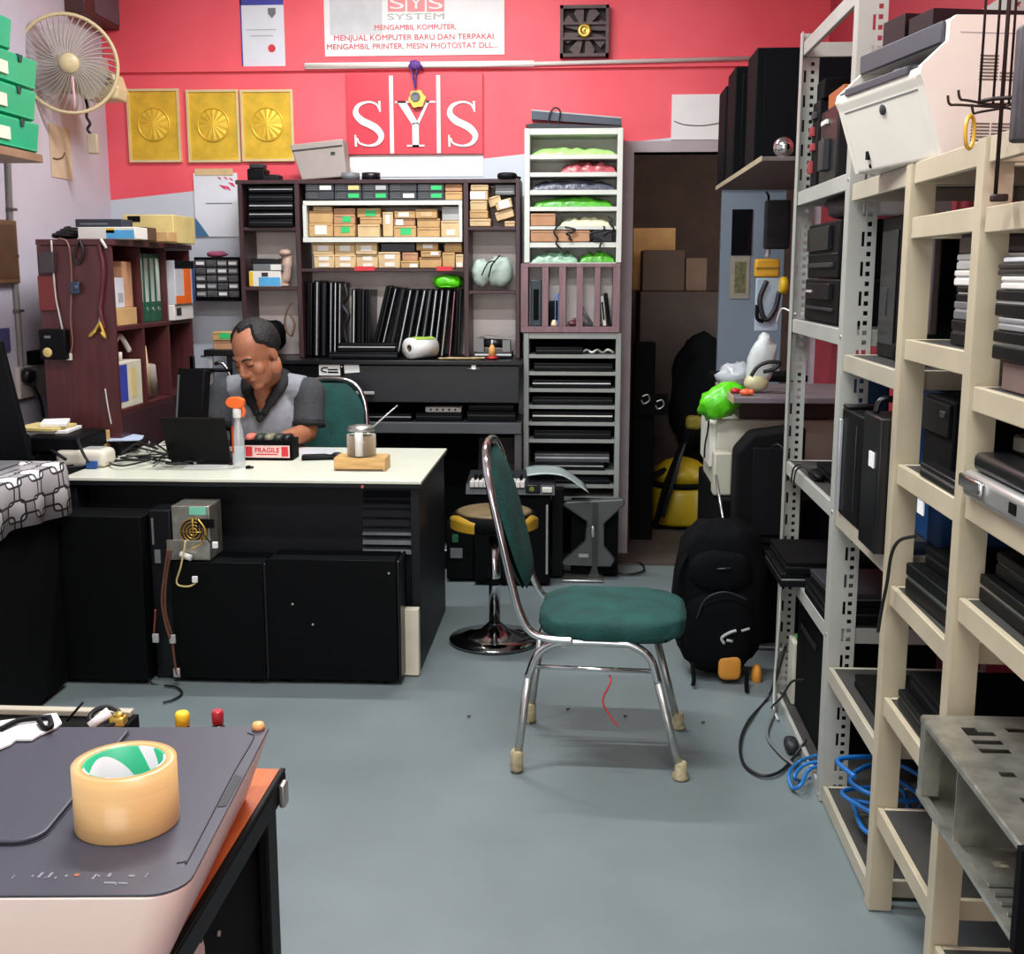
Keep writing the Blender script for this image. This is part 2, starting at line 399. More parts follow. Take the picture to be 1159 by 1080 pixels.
# three gold frames
FRW = mat('white_gold_frame', '#e2cf9c', .35, .3)
for i, (x0, y0, x1, y1) in enumerate(((146, 101, 205, 184), (213, 102, 272, 184), (274, 102, 333, 183))):
    X0, X1, Z0, Z1 = rc(x0, y0, x1, y1, YB)
    o = thing('framed_picture', ['embossed gold picture in thin frame, the one nearest the wall corner', 'embossed gold picture in thin frame, between the two others above white poster', 'embossed gold picture in thin frame, the one above the dark shelf'][i], 'picture', ((X0 + X1) / 2, YB, Z0), 'gold pictures on the pink wall')
    g = .012; fr = MB()
    fr.box(X0, X1, YB - .02, YB, Z1 - g, Z1).box(X0, X1, YB - .02, YB, Z0, Z0 + g).box(X0, X0 + g, YB - .02, YB, Z0 + g, Z1 - g).box(X1 - g, X1, YB - .02, YB, Z0 + g, Z1 - g)
    part('frame', fr, FRW, o)
    cx, cz = (X0 + X1) / 2, (Z0 + Z1) / 2 + (Z1 - Z0) * .02
    part('gold_sheet', MB().box(X0 + g, X1 - g, YB - .012, YB - .001, Z0 + g, Z1 - g), GOLD, o)
    R = .078; md = MB()
    for k in range(28):
        a0, a1 = 2 * PI * k / 28, 2 * PI * (k + 1) / 28
        am = (a0 + a1) / 2; c_ = md._v((cx, YB - .026, cz)); rr = R * 1.05
        v0 = md._v((cx + R * math.cos(a0), YB - .014 - .003 * (k % 2), cz + R * math.sin(a0))); v1 = md._v((cx + R * math.cos(a1), YB - .014 - .003 * ((k + 1) % 2), cz + R * math.sin(a1)))
        md._f([c_, v0, v1])
    md.lathe([(R, YB - .0125), (R + .003, YB - .02), (R + .008, YB - .02), (R + .01, YB - .0125)], (cx, 0, cz), 32, 'y', cap=False)
    part('medallion', md, GOLD, o)
    cr = MB()
    for sx in (-1, 1):
        for sz in (-1, 1): cr.disc((cx + sx * (X1 - X0) * .36, YB - .015, cz + sz * (Z1 - Z0) * .4), .014, n=10, t=.003)
    part('corner_ornaments', cr, GOLD, o)
# red sign with three serif letters
X0, X1, Z0, Z1 = rc(393, 84, 547, 175, YB)
SGN = mat('sign_red', '#d03a48', .35, var=.08, scale=2)
o = thing('shop_sign', 'square red shop sign with three large white serif letters', 'sign', ((X0 + X1) / 2, YB, Z0))
part('panel', MB().box(X0, X1, YB - .02, YB, Z0, Z1, .002), SGN, o)
for q in (444, 497): 
    xx = aY(q, 130, YB).x; part('divider_bar', MB().box(xx - .010, xx + .010, YB - .026, YB - .02, Z0 + .004, Z1 - .01), PAP, o)
def letter_S(mb, cx, cz, h, Y):
    w_ = h * .62; pts = []
    ctr = [(.40, .34), (.30, .45), (0, .5), (-.36, .42), (-.46, .24), (-.25, .08), (.0, 0), (.28, -.10), (.47, -.27), (.34, -.44), (0, -.5), (-.34, -.44), (-.44, -.32)]
    th = [.04, .05, .05, .1, .16, .19, .19, .19, .16, .1, .05, .05, .04]
    P = crv([(x * w_, 0, z * h * .96) for x, z in ctr], 5); n = len(P); Lf, Rt = [], []
    for i, p in enumerate(P):
        tt = (P[min(n - 1, i + 1)] - P[max(0, i - 1)]).normalized(); nn = Vector((-tt.z, 0, tt.x)); f_ = i / (n - 1) * (len(th) - 1); k = int(min(f_, len(th) - 2)); q = (th[k] + (th[k + 1] - th[k]) * (f_ - k)) * h * .42
        Lf.append((cx + p.x + nn.x * q, cz + p.z + nn.z * q)); Rt.append((cx + p.x - nn.x * q, cz + p.z - nn.z * q))
    for i in range(n - 1): mb.prism([Lf[i], Lf[i + 1], Rt[i + 1], Rt[i]], 'y', Y - .006, Y)
    a = h * .03
    mb.prism([(cx + w_ * .38, cz + h * .5), (cx + w_ * .46, cz + h * .5), (cx + w_ * .47, cz + h * .26), (cx + w_ * .41, cz + h * .26)], 'y', Y - .006, Y)
    mb.prism([(cx - w_ * .44, cz - h * .5), (cx - w_ * .52, cz - h * .5), (cx - w_ * .53, cz - h * .24), (cx - w_ * .47, cz - h * .24)], 'y', Y - .006, Y)
def letter_Y(mb, cx, cz, h, Y):
    q = lambda pts: mb.prism([(cx + x * h, cz + z * h) for x, z in pts], 'y', Y - .006, Y)
    q([(-.075, -.5), (.075, -.5), (.075, .02), (-.075, .02)]); q([(-.2, -.5), (.2, -.5), (.2, -.46), (-.2, -.46)])
    q([(-.42, .5), (-.22, .5), (.06, .02), (-.075, -.02)]); q([(.33, .5), (.26, .5), (.02, .02), (.075, -.02)])
    q([(-.46, .46), (-.14, .46), (-.14, .5), (-.46, .5)]); q([(.16, .46), (.46, .46), (.46, .5), (.16, .5)])
for px, ch in ((418, 'S'), (471, 'Y'), (524, 'S')):
    q = aY(px, 141, YB); lm = MB(); (letter_S if ch == 'S' else letter_Y)(lm, q.x, q.z, 48 * YB / FPX, YB - .0205)
    part('letter', lm, PAP, o)
pbox('paper_strip', 'blank white paper strip on the wall just below the red sign', 'paper', PAP, 396, 175, 547, 200, YB - .004, .0035, b=0)
# medal hanging from the conduit
q = aY(470, 74, YB - .05); o = thing('medal', 'gold medal on purple and white ribbon hanging over the red sign', 'medal', q)
RIB = mat('purple_ribbon', '#5d3a86', .7, var=.4, scale=70)
e = aY(470, 100, YB - .045)
part('ribbon', MB().tube(crv([q + Vector((-.03, .03, .0)), q + Vector((-.01, 0, .014)), q + Vector((.012, 0, -.01)), q + Vector((.004, 0, -.05)), e]), .011, 6, flat=.3).tube(crv([q + Vector((.035, .03, -.02)), q + Vector((.015, -.004, .01)), q + Vector((-.02, 0, .005)), q + Vector((-.012, .0, -.05)), e + Vector((0, .004, 0))]), .008, 6, flat=.3).ell(q + Vector((0, -.005, 0)), (.035, .015, .022), 10, amp=.5), RIB, o)
c = aY(472, 112, YB - .045); gz = []
for k in range(24): 
    r = .040 if (k // 2) % 2 else .046
    gz.append((c.x + r * math.cos(2 * PI * k / 24), c.z + r * math.sin(2 * PI * k / 24)))
part('gold_cog', MB().prism(gz, 'y', YB - .05, YB - .042), BRASS, o)
part('centre_disc', MB().lathe([(.026, YB - .051), (.024, YB - .056), (.014, YB - .056), (.013, YB - .052)], (c.x - .008, 0, c.z + .01), 20, 'y'), MGRY, o)
# white card at right
o, X0, X1, Z0, Z1 = poster('wall_card', 'blank white card taped to the pink wall beside black panels', 'paper', 760, 107, 815, 158, PAP, t=.008)
q = aY(763, 137, YB - .011)
part('hanging_string', MB().tube(crv([q, aY(775, 141, YB - .012), aY(795, 142, YB - .012), aY(814, 139, YB - .012)]), .0018, 6), DGRY, o)
# white leaflet poster at left
o, X0, X1, Z0, Z1 = poster('leaflet_poster', 'white poster with pink marks hanging between the maroon bookcase and dark shelf', 'poster', 221, 196, 270, 268, LAM, t=.01)
mk = MB()
for k, (x, y) in enumerate(((249, 202), (256, 202), (262, 203), (253, 212), (258, 213), (263, 209))):
    s_ = .012 if y < 206 else .02; q = aY(x, y, YB)
    mk.prism([(q.x - s_, q.z + s_ * .6), (q.x + s_ * .3, q.z + s_ * .4), (q.x + s_, q.z - s_ * .7), (q.x, q.z - s_ * .3)], 'y', YB - .012, YB - .01)
part('pink_marks', mk, mat('pink_print', '#d43468', .6), o)
q = aY(226, 262, YB); part('blue_corner', MB().prism([(X0, Z0 + .1), (X0 + .03, Z0 + .06), (X0 + .07, Z0 + .002), (X0, Z0 + .002)], 'y', YB - .012, YB - .01), mat('teal_print', '#3a6f94', .6), o)
part('text_line', MB().box(X0 + .06, X1 - .03, YB - .0115, YB - .01, Z0 + .17, Z0 + .175), MGRY, o)
part('clip_strip', MB().box(X0 + .01, X1 - .02, YB - .014, YB - .006, Z1 - .012, Z1 + .022), CARDL, o)
#@@END

#@@HUTCH
# =============================================================== WALL SHELVING BEHIND THE MAN
YH = 5.85                                            # front plane of the shelving
def zy(py, Y=YH, px=430): return aY(px, py, Y).z
def xx_(px, py=300, Y=YH): return aY(px, py, Y).x
hx = [xx_(272), xx_(336), xx_(340), xx_(525), xx_(531), xx_(584), xx_(588.5)]
zt, zb = zy(203), zy(405)
hu = thing('shelving_unit', 'dark maroon wall shelving unit with small compartments above the black counter', 'shelf', ((hx[0] + hx[-1]) / 2, YH + .14, zb))
YB_ = YH + .236
def panel(nm, x0, x1, z0, z1, m_, y0=YH, y1=YB_): return bevel(part(nm, MB().box(x0, x1, y0, y1, z0, z1), m_, hu), .002, 1)
for a, b_ in ((xx_(272), xx_(277)), (xx_(335.5), xx_(341)), (xx_(525), xx_(530.5)), (xx_(583.5), xx_(588.5))): panel('side_panel', a, b_, zb, zt - .018, MARD)
panel('top_board', hx[0] - .01, hx[-1], zt - .02, zt, MARD)
panel('back_panel', hx[0], hx[-1], zb, zt - .02, BACKB, YB_, YB_ + .008)
for x0, x1, py in ((277, 335.5, 257), (277, 335.5, 325), (341, 525, 304), (530.5, 583.5, 257), (530.5, 583.5, 329)):
    panel('shelf', xx_(x0), xx_(x1), zy(py) - .017, zy(py), MARD)
# white inset tray shelf
wi = thing('inset_shelf', 'white painted box shelf fitted inside the maroon shelving, full of cardboard boxes', 'shelf', (xx_(432), YH, zy(272)))
for nm, q in (('top_board', (343, 227, 523, 232)), ('bottom_board', (343, 268.5, 523, 274)), ('side_board', (343, 232, 347, 268.5)), ('side_board', (519.5, 232, 523, 268.5))):
    X0, X1, Z0, Z1 = rc(*q, YH - .012)
    part(nm, MB().box(X0, X1, YH - .012, YH + .23, Z0, Z1), RACKW, wi)
def tapebox(x0, y0, x1, y1, label, m_=CARD, Y=YH + .02, d=.2, group='cardboard boxes in the wall shelving', stick=None, nm='cardboard_box', rot=0, flap=True):
    X0, X1, Z0, Z1 = rc(x0, y0, x1, y1, Y); X0 += .001; X1 -= .001; Z0 += .0015; Z1 += .001
    o = thing(nm, label, 'box', ((X0 + X1) / 2, Y + d / 2, Z0), group)
    part('carton', MB().box(X0, X1, Y, Y + d, Z0, Z1, .003, 1), m_, o)
    if flap: part('lid_seam', MB().box(X0 + .003, X1 - .003, Y - .0012, Y, Z1 - .011, Z1 - .009), DWOOD, o)
    for st in stick or ():
        u0, v0, u1, v1, sm = st
        part('sticker', MB().box(X0 + (X1 - X0) * u0, X0 + (X1 - X0) * u1, Y - .002, Y - .0005, Z0 + (Z1 - Z0) * v0, Z0 + (Z1 - Z0) * v1), sm, o)
    if rot: o.rotation_euler.y = rot
    return o
# --- row of dark drawers under the top board
DRW = mat('slate_drawer', '#34363b', .45)
cols = [(345, 378), (378, 409.5), (409.5, 440), (440, 472), (472, 503)]
stk = {(0, 0): WHT, (1, 0): CARDY, (1, 1): GRN, (2, 0): LGRY, (2, 1): GRN, (3, 1): WHT, (4, 0): GRN, (4, 1): GRN}
snm = {(0, 0): 'with white tag', (1, 0): 'with yellow tag', (1, 1): 'with green tag', (2, 0): 'with grey tag', (2, 1): 'with green tag', (3, 1): 'with small white tag', (4, 0): 'with bright green tag', (4, 1): 'with green tag'}
for i, (c0, c1) in enumerate(cols):
    for j, (r0, r1) in enumerate(((208, 217), (217, 226))):
        X0, X1, Z0, Z1 = rc(c0, r0, c1, r1, YH + .01); X0 += .002; X1 -= .002; Z0 += .001; Z1 -= .001
        lab = 'slate grey slim drawer box %s, %s from the shelf upright, %s layer' % (snm.get((i, j), 'without tag'), ORD[i], 'upper' if j == 0 else 'lower')
        o = thing('drawer_box', lab, 'box', ((X0 + X1) / 2, YH + .1, Z0), 'slim drawer boxes under the shelving top')
        part('body', MB().box(X0, X1, YH + .012, YH + .2, Z0, Z1, .002, 1), DRW, o)
        xm = X0 + (X1 - X0) * .48
        ln = MB()
        for k in range(3): ln.box(X0 + .012, xm - .01, YH + .009, YH + .012, Z0 + .009 + .01 * k, Z0 + .012 + .01 * k)
        part('grip_lines', ln, MGRY, o)
        if (i, j) in stk: part('tag', MB().box(xm + .004, X1 - .012, YH + .009, YH + .0125, Z0 + .008, Z1 - .008), stk[(i, j)], o)
tapebox(503.5, 208.5, 523.5, 217, 'small pinkish cardboard box at the end of the drawer boxes, upper', CARDP)
tapebox(503.5, 217.5, 523.5, 226.5, 'small tan cardboard box at the end of the drawer boxes, lower', CARD)
# --- boxes in the white inset shelf
W, G = (.2, .25, .75, .8, WHT), (.3, .3, .8, .75, GRN)
S2 = [(349.5, 253, 377, 268, CARD, [(.25, .15, .75, .85, WHT)]), (349.5, 239, 377, 253, CARD, None), (354, 234, 376, 239, CARDL, None),
      (377.5, 254, 402, 268, CARD, [(.35, .3, .75, .8, GRN)]), (377.5, 243, 402, 254, CARDP, [(.4, .2, .8, .8, GRN)]), (377.5, 236, 402, 243, CARDP, None),
      (404.5, 254.5, 430, 268.5, CARDL, None), (407, 246.5, 432, 254.5, CARD, None), (404, 236, 431, 246.5, CARD, [(.35, .15, .8, .8, GRN)]),
      (433, 240, 445, 268, CARDL, [(.3, .5, .7, .9, WHT)]), (445.5, 256, 471, 268.5, CARD, [(.3, .2, .8, .8, GRN)]), (445.5, 247.5, 470, 256, CARDP, [(.1, .1, .45, .9, WHT)]), (446, 239, 470, 247.5, CARD, [(.2, .2, .7, .8, WHT)]),
      (472, 258, 498, 268.5, CARD, None), (472, 247.5, 498, 258, CARD, None), (470, 237, 495, 247.5, CARD, [(.25, .2, .75, .7, CARDL)]),
      (499, 250, 520, 268.5, CARDL, [(.3, .12, .75, .45, WHT)]), (500, 234, 520, 250, LGRY, None)]
NM = {CARD: 'tan', CARDL: 'pale', CARDP: 'reddish', LGRY: 'grey', DGRY: 'dark'}
def sdesc(st): return 'plain' if not st else ('green tagged' if st[0][4] is GRN else 'white labelled' if st[0][4] is WHT else 'yellow labelled')
LY2 = [(0, 'bottom'), (0, 'middle'), (0, 'top'), (1, 'bottom'), (1, 'middle'), (1, 'top'), (2, 'bottom'), (2, 'middle'), (2, 'top'), (3, 'upright box'), (4, 'bottom'), (4, 'middle'), (4, 'top'), (5, 'bottom'), (5, 'middle'), (5, 'top'), (6, 'bottom'), (6, 'top')]
for i, (x0, y0, x1, y1, m_, st) in enumerate(S2):
    tapebox(x0, y0, x1, y1, '%s %s box, %s of the %s pile from the laptops, white inset shelf' % (sdesc(st), NM[m_], LY2[i][1], ORD[LY2[i][0]]), m_, YH + .012 + .004 * (i % 3), .2, 'boxes in the white inset shelf', st)
S3 = [(355, 288.5, 378.5, 303.8, CARDL, [(.25, .1, .75, .35, WHT), (.25, .55, .75, .85, WHT)]), (378.5, 288.5, 403, 303.8, CARDL, [(.25, .1, .75, .35, WHT), (.25, .55, .75, .85, WHT)]), (403, 288.5, 428, 303.8, CARDL, [(.3, .1, .75, .35, WHT), (.3, .55, .75, .85, WHT)]), (428, 285.5, 453, 303.8, CARDL, [(.3, .1, .75, .35, WHT), (.3, .55, .75, .85, WHT)]),
      (353.5, 275, 378, 288.5, CARDL, [(.25, .3, .75, .75, WHT)]), (378.5, 275, 402, 288.5, CARDL, [(.25, .3, .75, .75, WHT)]), (402, 275, 427, 288.5, CARDL, [(.25, .3, .75, .75, WHT)]),
      (431, 275.5, 470, 285.5, DGRY, None), (471, 275.5, 496, 284, CARD, [(.3, .3, .75, .8, WHT)]), (453.5, 295.5, 474, 303.8, CARD, [(.5, .1, .95, .6, WHT)]), (455, 286, 473, 295.5, CARDP, None),
      (474.5, 291.5, 500, 303.8, CARD, None), (476, 284, 499, 291.5, CARD, [(.5, .3, .9, .8, WHT)]), (500.5, 286, 515, 303.8, CARD, None), (503, 275.5, 523, 286, CARD, None), (515.5, 288, 524.5, 303.8, CARDL, [(.1, .1, .9, .4, WHT)])]
LY3 = [(0, 'bottom'), (1, 'bottom'), (2, 'bottom'), (3, 'bottom'), (0, 'top'), (1, 'top'), (2, 'top'), (3, 'top'), (5, 'top'), (4, 'bottom'), (4, 'top'), (5, 'bottom'), (5, 'middle'), (6, 'bottom'), (6, 'top'), (7, 'only box')]
for i, (x0, y0, x1, y1, m_, st) in enumerate(S3):
    tapebox(x0, y0, x1, y1, '%s %s box, %s of the %s pile from the laptops, below white inset' % (sdesc(st), NM[m_], LY3[i][1], ORD[LY3[i][0]]), m_, YH + .015 + .004 * (i % 3), .2, 'boxes below the white inset shelf', st)
for x0, x1, nm in ((401, 424, 'under the stacked boxes'), (494, 512, 'near the green pouch')):
    solo('shelf_label', MB().pb(x0, 301.5, x1, 306.5, YH - .004, .0035).pb(x0 + 5, 302.8, x1 - 5, 304.6, YH - .0045, .002), REDP, 'red and white label stuck on the shelf edge %s' % nm, 'label')
# --- narrow compartment column
def slab_laptop(name, label, x0, y0, x1, y1, Y, d, group=None, rim=SILV, body=BLK, b=.004, z0=None):
    X0, X1, Z0, Z1 = rc(x0, y0, x1, y1, Y); h = Z1 - Z0
    if z0 is not None: Z0 = z0; Z1 = z0 + h
    o = thing(name, label, 'laptop', ((X0 + X1) / 2, Y + d / 2, Z0), group)
    part('base', MB().box(X0, X1, Y, Y + d, Z0, Z0 + h * .52, b), body, o)
    part('lid', MB().box(X0, X1, Y + .002, Y + d, Z0 + h * .6, Z1, b), body, o)
    part('front_edge', MB().box(X0 + .004, X1 - .004, Y + .001, Y + d - .01, Z0 + h * .5, Z0 + h * .64), rim, o)
    return o
zcol = zy(257) + .001
for i, (y0, y1) in enumerate(((247, 256.6), (237.5, 246.5), (227, 237), (217, 226.5), (209, 216.5))):
    slab_laptop('laptop', 'closed black laptop with silver edge stacked in the topmost narrow compartment, %s from bottom' % ORD[i], 281, y0, 331.5, y1 - .4, YH - .015 + .006 * (i % 2), .22, 'laptops stacked in the narrow compartment', SILV if i in (1, 2, 4) else DGRY, z0=zcol); zcol += (y1 - y0 - .1) * YH / 1318
tapebox(282, 307, 318, 325, 'white and light blue product box with yellow end in narrow compartment', WHT, YH + .01, .15, None, [(.0, .05, .12, .95, YEL), (.3, .05, .98, .6, SKY), (.4, .65, .6, .9, DGRY)], 'product_box', flap=False)
tapebox(286, 299, 320, 307, 'slim grey box with white tag lying on the light blue box', MGRY, YH + .01, .15, None, [(.6, .1, .95, .9, WHT)], 'product_box', flap=False)
tapebox(284, 293, 317, 299, 'slim black box lying on top of the grey box', BLKS, YH + .01, .15, None, None, 'product_box', flap=False)
q = aY(323, 323.5, YH + .06)
solo('spray_gun', MB().tube(crv([q + Vector((-.03, 0, .012)), q + Vector((0, 0, .03)), q + Vector((.012, 0, .10)), q + Vector((.01, .02, .16))]), [.02] * 8 + [.026] * 8 + [.03] * 9, 10).ell(q + Vector((.005, .0, .165)), (.035, .04, .02), 10).box(q.x - .04, q.x + .02, q.y - .02, q.y + .03, q.z, q.z + .012), mat('beige_plastic', '#b89c8c', .5), 'beige spray gun shaped tool standing at the compartment side', 'tool')
# bag and brown strap in the lowest narrow compartment
q = aY(300, 404, YH + .1)
o = thing('laptop_bag', 'black bag with brown strap in the lowest narrow compartment', 'bag', (q.x, q.y, zb))
part('body', MB().ell((q.x + .02, YH + .09, zb + .105), (.092, .07, .08), 18, .6, .12, 5, 3), BLKM, o)
q1 = aY(330, 342, YH + .015)
part('strap', MB().tube(crv([q1, q1 + Vector((-.03, -.005, -.06)), q1 + Vector((-.035, -.006, -.13)), q1 + Vector((-.005, -.008, -.17)), q1 + Vector((.012, -.005, -.11)), q1 + Vector((-.01, 0, -.06))]), .014, 6, flat=.4), mat('brown_strap', '#6f5644', .8), o)
# --- wide compartment: standing laptops
zsh = zb + .006
def standing(px_b, px_t, y_t, wpx, label, rim, group='laptops standing upright in the shelving', dY=0, y_b=404):
    xb, xt = xx_(px_b, y_b), xx_(px_t, y_t); z1 = zy(y_t); h = math.hypot(xt - xb, z1 - zsh); wd = wpx * YH / FPX
    o = thing('laptop', label, 'laptop', (xb, YH + .02 + dY, zsh), group)
    ang = math.atan2(xt - xb, z1 - zsh)
    T = TR((xb, YH + .015 + dY, zsh + max(0, wd / 2 * math.sin(abs(ang)))), 0, ang, 0)
    m1 = MB(); m1.T = T; m1.box(-wd / 2, wd * .1, 0, .20, 0, h, .004); part('base', m1, BLK, o)
    m1 = MB(); m1.T = T; m1.box(wd * .14, wd / 2, .002, .21, 0, h, .003); part('lid', m1, BLKS, o)
    if rim: m1 = MB(); m1.T = T; m1.box(wd * .0, wd * .2, -.002, .2, .004, h - .006); part('front_edge', m1, rim, o)
    return o
st_l = [(349, 320, 6, None), (357, 318, 7, SILV), (365, 320, 6, DGRY), (373, 319, 4.5, SILV), (378, 319, 4, WHT), (383, 320, 5, SILV), (399, 327, 5, WHT), (407, 328, 9, None), (415, 328, 6, None)]
for i, (px, yt, wpx, rm) in enumerate(st_l):
    standing(px, px + .6, yt, wpx * .92, 'black laptop standing upright in the wide compartment, %s along from the dark upright' % ORD[i], rm)
st_r = [(421, 439, 325, 9, None), (429, 447, 326, 5, SILV), (439, 455, 327, 8, DGRY), (449, 464, 328, 7, SILV), (458, 472, 328, 7, MGRY), (466, 480, 328, 7, SILV), (475, 486, 328, 8, MGRY), (484, 493, 328, 7, SILV), (491, 500, 328, 6, SILV), (499, 507, 328, 7, LGRY), (508, 514, 329, 4, mat('pink_edge', '#c98088', .5)), (516, 519, 328, 8, None)]
for i, (pb_, pt, yt, wpx, rm) in enumerate(st_r):
    standing(pb_, pt, yt, wpx * .72, 'black laptop leaning with its neighbours in the wide compartment, %s along from the gap' % ORD[i], rm, 'laptops leaning in the shelving', .012 if i < 3 else 0)
q = aY(391, 350, YH + .02)
cable('headset_cable', 'bundle of black cable with pale plug between the upright laptops', CABLE, [aY(390, 322, YH), aY(393, 335, YH - .01), aY(388, 345, YH), aY(394, 358, YH - .01), aY(390, 372, YH), aY(393, 388, YH)], .012)
slab_laptop('laptop', 'black laptop lying flat in front of the upright laptops', 382, 388, 448, 397.5, YH - .06, .1, None, LGRY, z0=zb + .034)
slab_laptop('laptop', 'black laptop lying flat on the counter under another flat one', 372, 398, 450, 405, YH - .08, .14, None, DGRY, z0=zb + .001)
o = solo('pouch', MB().ell(aY(507, 319, YH + .08), (.075, .07, .035), 18, .8, .25, 5, 2).ell(aY(507, 324.5, YH + .08), (.065, .07, .008), 14), GRNBAG, 'crumpled bright green pouch lying on top of the leaning laptops', 'pouch')
# paper roll
c = aY(463, 393.5, YH - .12); o = thing('paper_roll', 'white paper roll in green wrapper lying on the black counter', 'roll', (c.x, c.y, zb))
ax = Vector((.62, .78, 0)).normalized()
R_ = .052; c.z = zb + R_ + .004; e = c + ax * .16
Tm = Matrix.Translation(c) @ Vector((0, 0, 1)).rotation_difference(ax).to_matrix().to_4x4()
m1 = MB(); m1.T = Tm; m1.lathe([(.018, .0), (R_, 0), (R_, .16), (.018, .16), (.018, 0)], n=24, cap=False); part('paper', m1, PAP, o)
m1 = MB(); m1.T = Tm
m1.surf(lambda u, v: ((R_ + .003 + .003 * math.sin(9 * u + 5 * v)) * math.cos(PI * (.55 + .95 * u)), (R_ + .003) * math.sin(PI * (.55 + .95 * u)), .02 + .13 * v), 16, 5); part('wrapper', m1, mat('lime_wrapper', '#a4c94a', .35, var=.2, scale=20), o)
m1 = MB(); m1.T = Tm; m1.lathe([(.0175, .002), (.014, .002), (.014, .05), (.0175, .05)], n=16, cap=False); part('core', m1, DWOOD, o)
solo('folded_bag', MB().surf(lambda u, v: Vector((aY(496 + 52 * u, 403, YH - .1).x, YH - .12 + .1 * v, zb + .006 + .006 * noise.noise(Vector((u * 6, v * 6, 1))))), 14, 6).box(xx_(500), xx_(546), YH - .11, YH - .03, zb + .0005, zb + .003), mat('kraft_bag', '#b9a478', .7), 'flat yellowish paper bag lying on the counter by the glue bottle', 'bag')
# right hand compartments
rb = [(532.5, 209, 553, 216, CARDL, None), (532, 216.5, 552.5, 227, CARDL, [(.0, .1, .85, .95, WHT)]), (532, 227.5, 551.5, 238.5, CARDL, None), (531.5, 238.5, 552.5, 247.5, CARD, None), (531.5, 248, 555.5, 256.6, CARDL, None)]
for i, (x0, y0, x1, y1, m_, st) in enumerate(rb): tapebox(x0, y0, x1, y1, '%s tan box stacked by the upright in the end compartment, %s from top' % (sdesc(st), ORD[i]), m_, YH + .01, .18, 'boxes in the end compartment', st)
tapebox(571, 250.5, 583, 257, 'small tan box lying flat in the end compartment under tilted ones', CARDL, YH + .01, .16, 'boxes in the end compartment', None)
tapebox(562, 238, 583, 248, 'tilted tan box leaning in the end compartment, lower of three', CARDL, YH + .03, .14, 'boxes in the end compartment', None, rot=-.28)
tapebox(562, 226, 581, 237, 'tilted tan box with white label in the end compartment', CARDL, YH + .02, .14, 'boxes in the end compartment', [(.2, .1, .85, .9, WHT)], rot=-.25)
tapebox(554, 222, 569, 233, 'small tilted tan box beside the labelled one in the end compartment', CARDL, YH + .035, .13, 'boxes in the end compartment', None, rot=-.3)
tapebox(560, 209, 583, 221, 'grey electronics box at the top of the end compartment', MGRY, YH + .03, .16, None, [(.05, .5, .9, .6, LGRY), (.05, .25, .9, .35, LGRY)], 'electronics_box', flap=False)
solo('adapter', MB().ell(aY(574, 199.5, YH + .02), (.05, .04, .018), 14, .6).tube(crv([aY(583, 200, YH + .02), aY(589, 201.5, YH + .0)]), .006), BLK, 'black adapter lying on the shelving top near the tall rack', 'adapter')
# drawstring bag
o = thing('drawstring_bag', 'pale green drawstring bag slumped in the end compartment', 'bag', aY(562, 329, YH + .06))
BAGM = mat('pale_green_cloth', '#aebfb2', .7, var=.08, bump=.3, bscale=20)
zq = zy(329)
part('body', MB().ell(aY(566, 308, YH + .08), (.066, .055, .078), 20, .85, .18, 6, 4).ell(aY(545, 309, YH + .08), (.05, .05, .068), 20, .85, .2, 6, 8), BAGM, o)
part('strap', MB().tube(crv([aY(566, 289, YH + .02), aY(557, 300, YH + .0), aY(553, 314, YH), aY(556, 301, YH), aY(560, 296, YH), aY(552, 298, YH), aY(545, 312, YH + .0)]), .0035, 6), BLKM, o)
# things on the lowest end compartment
o = thing('machine_part', 'silver and black metal machine part lying in the lowest end compartment', 'machine part', aY(560, 403, YH + .04))
zq = zb + .003
X0, X1 = xx_(536), xx_(580)
part('base_plate', MB().box(X0, X1, YH - .01, YH + .12, zq, zq + .03, .004), BLKS, o)
part('front_rail', MB().box(X0 + .005, X1 - .005, YH - .016, YH - .01, zq + .012, zq + .02), SILV, o)
for a, c_, h_ in ((X0 + .01, X0 + .05, .10), (X1 - .05, X1 - .012, .09)): part('bracket', MB().box(a, c_, YH - .005, YH + .08, zq + .0305, zq + h_), mat('dull_metal', '#77797a', .35, .7), o)
part('roller', MB().tube([(X0 + .04, YH + .02, zq + .075), (X1 - .03, YH + .02, zq + .07)], .022, 12), BLKS, o)
part('cover', MB().surf(lambda u, v: (X0 + .02 + (X1 - X0 - .02) * u, YH + .03 + .08 * v, zq + .1 + .05 * u * u + .008 * math.sin(8 * u)), 10, 3), MGRY, o)
c = aY(557, 403, YH - .05)
o = thing('glue_bottle', 'small orange glue bottle with white tip and red base on the counter', 'bottle', (c.x, c.y, zb))
part('base', MB().lathe([(.03, 0), (.032, .006), (.012, .012), (.002, .014)], (c.x, c.y, zb + .002), 18), RED, o)
part('body', MB().lathe([(.017, .012), (.018, .05), (.012, .062), (.008, .07)], (c.x, c.y, zb), 16), mat('amber_plastic', '#d9a15a', .3), o)
part('nozzle', MB().lathe([(.007, .068), (.003, .096)], (c.x, c.y, zb), 12), WHT, o)
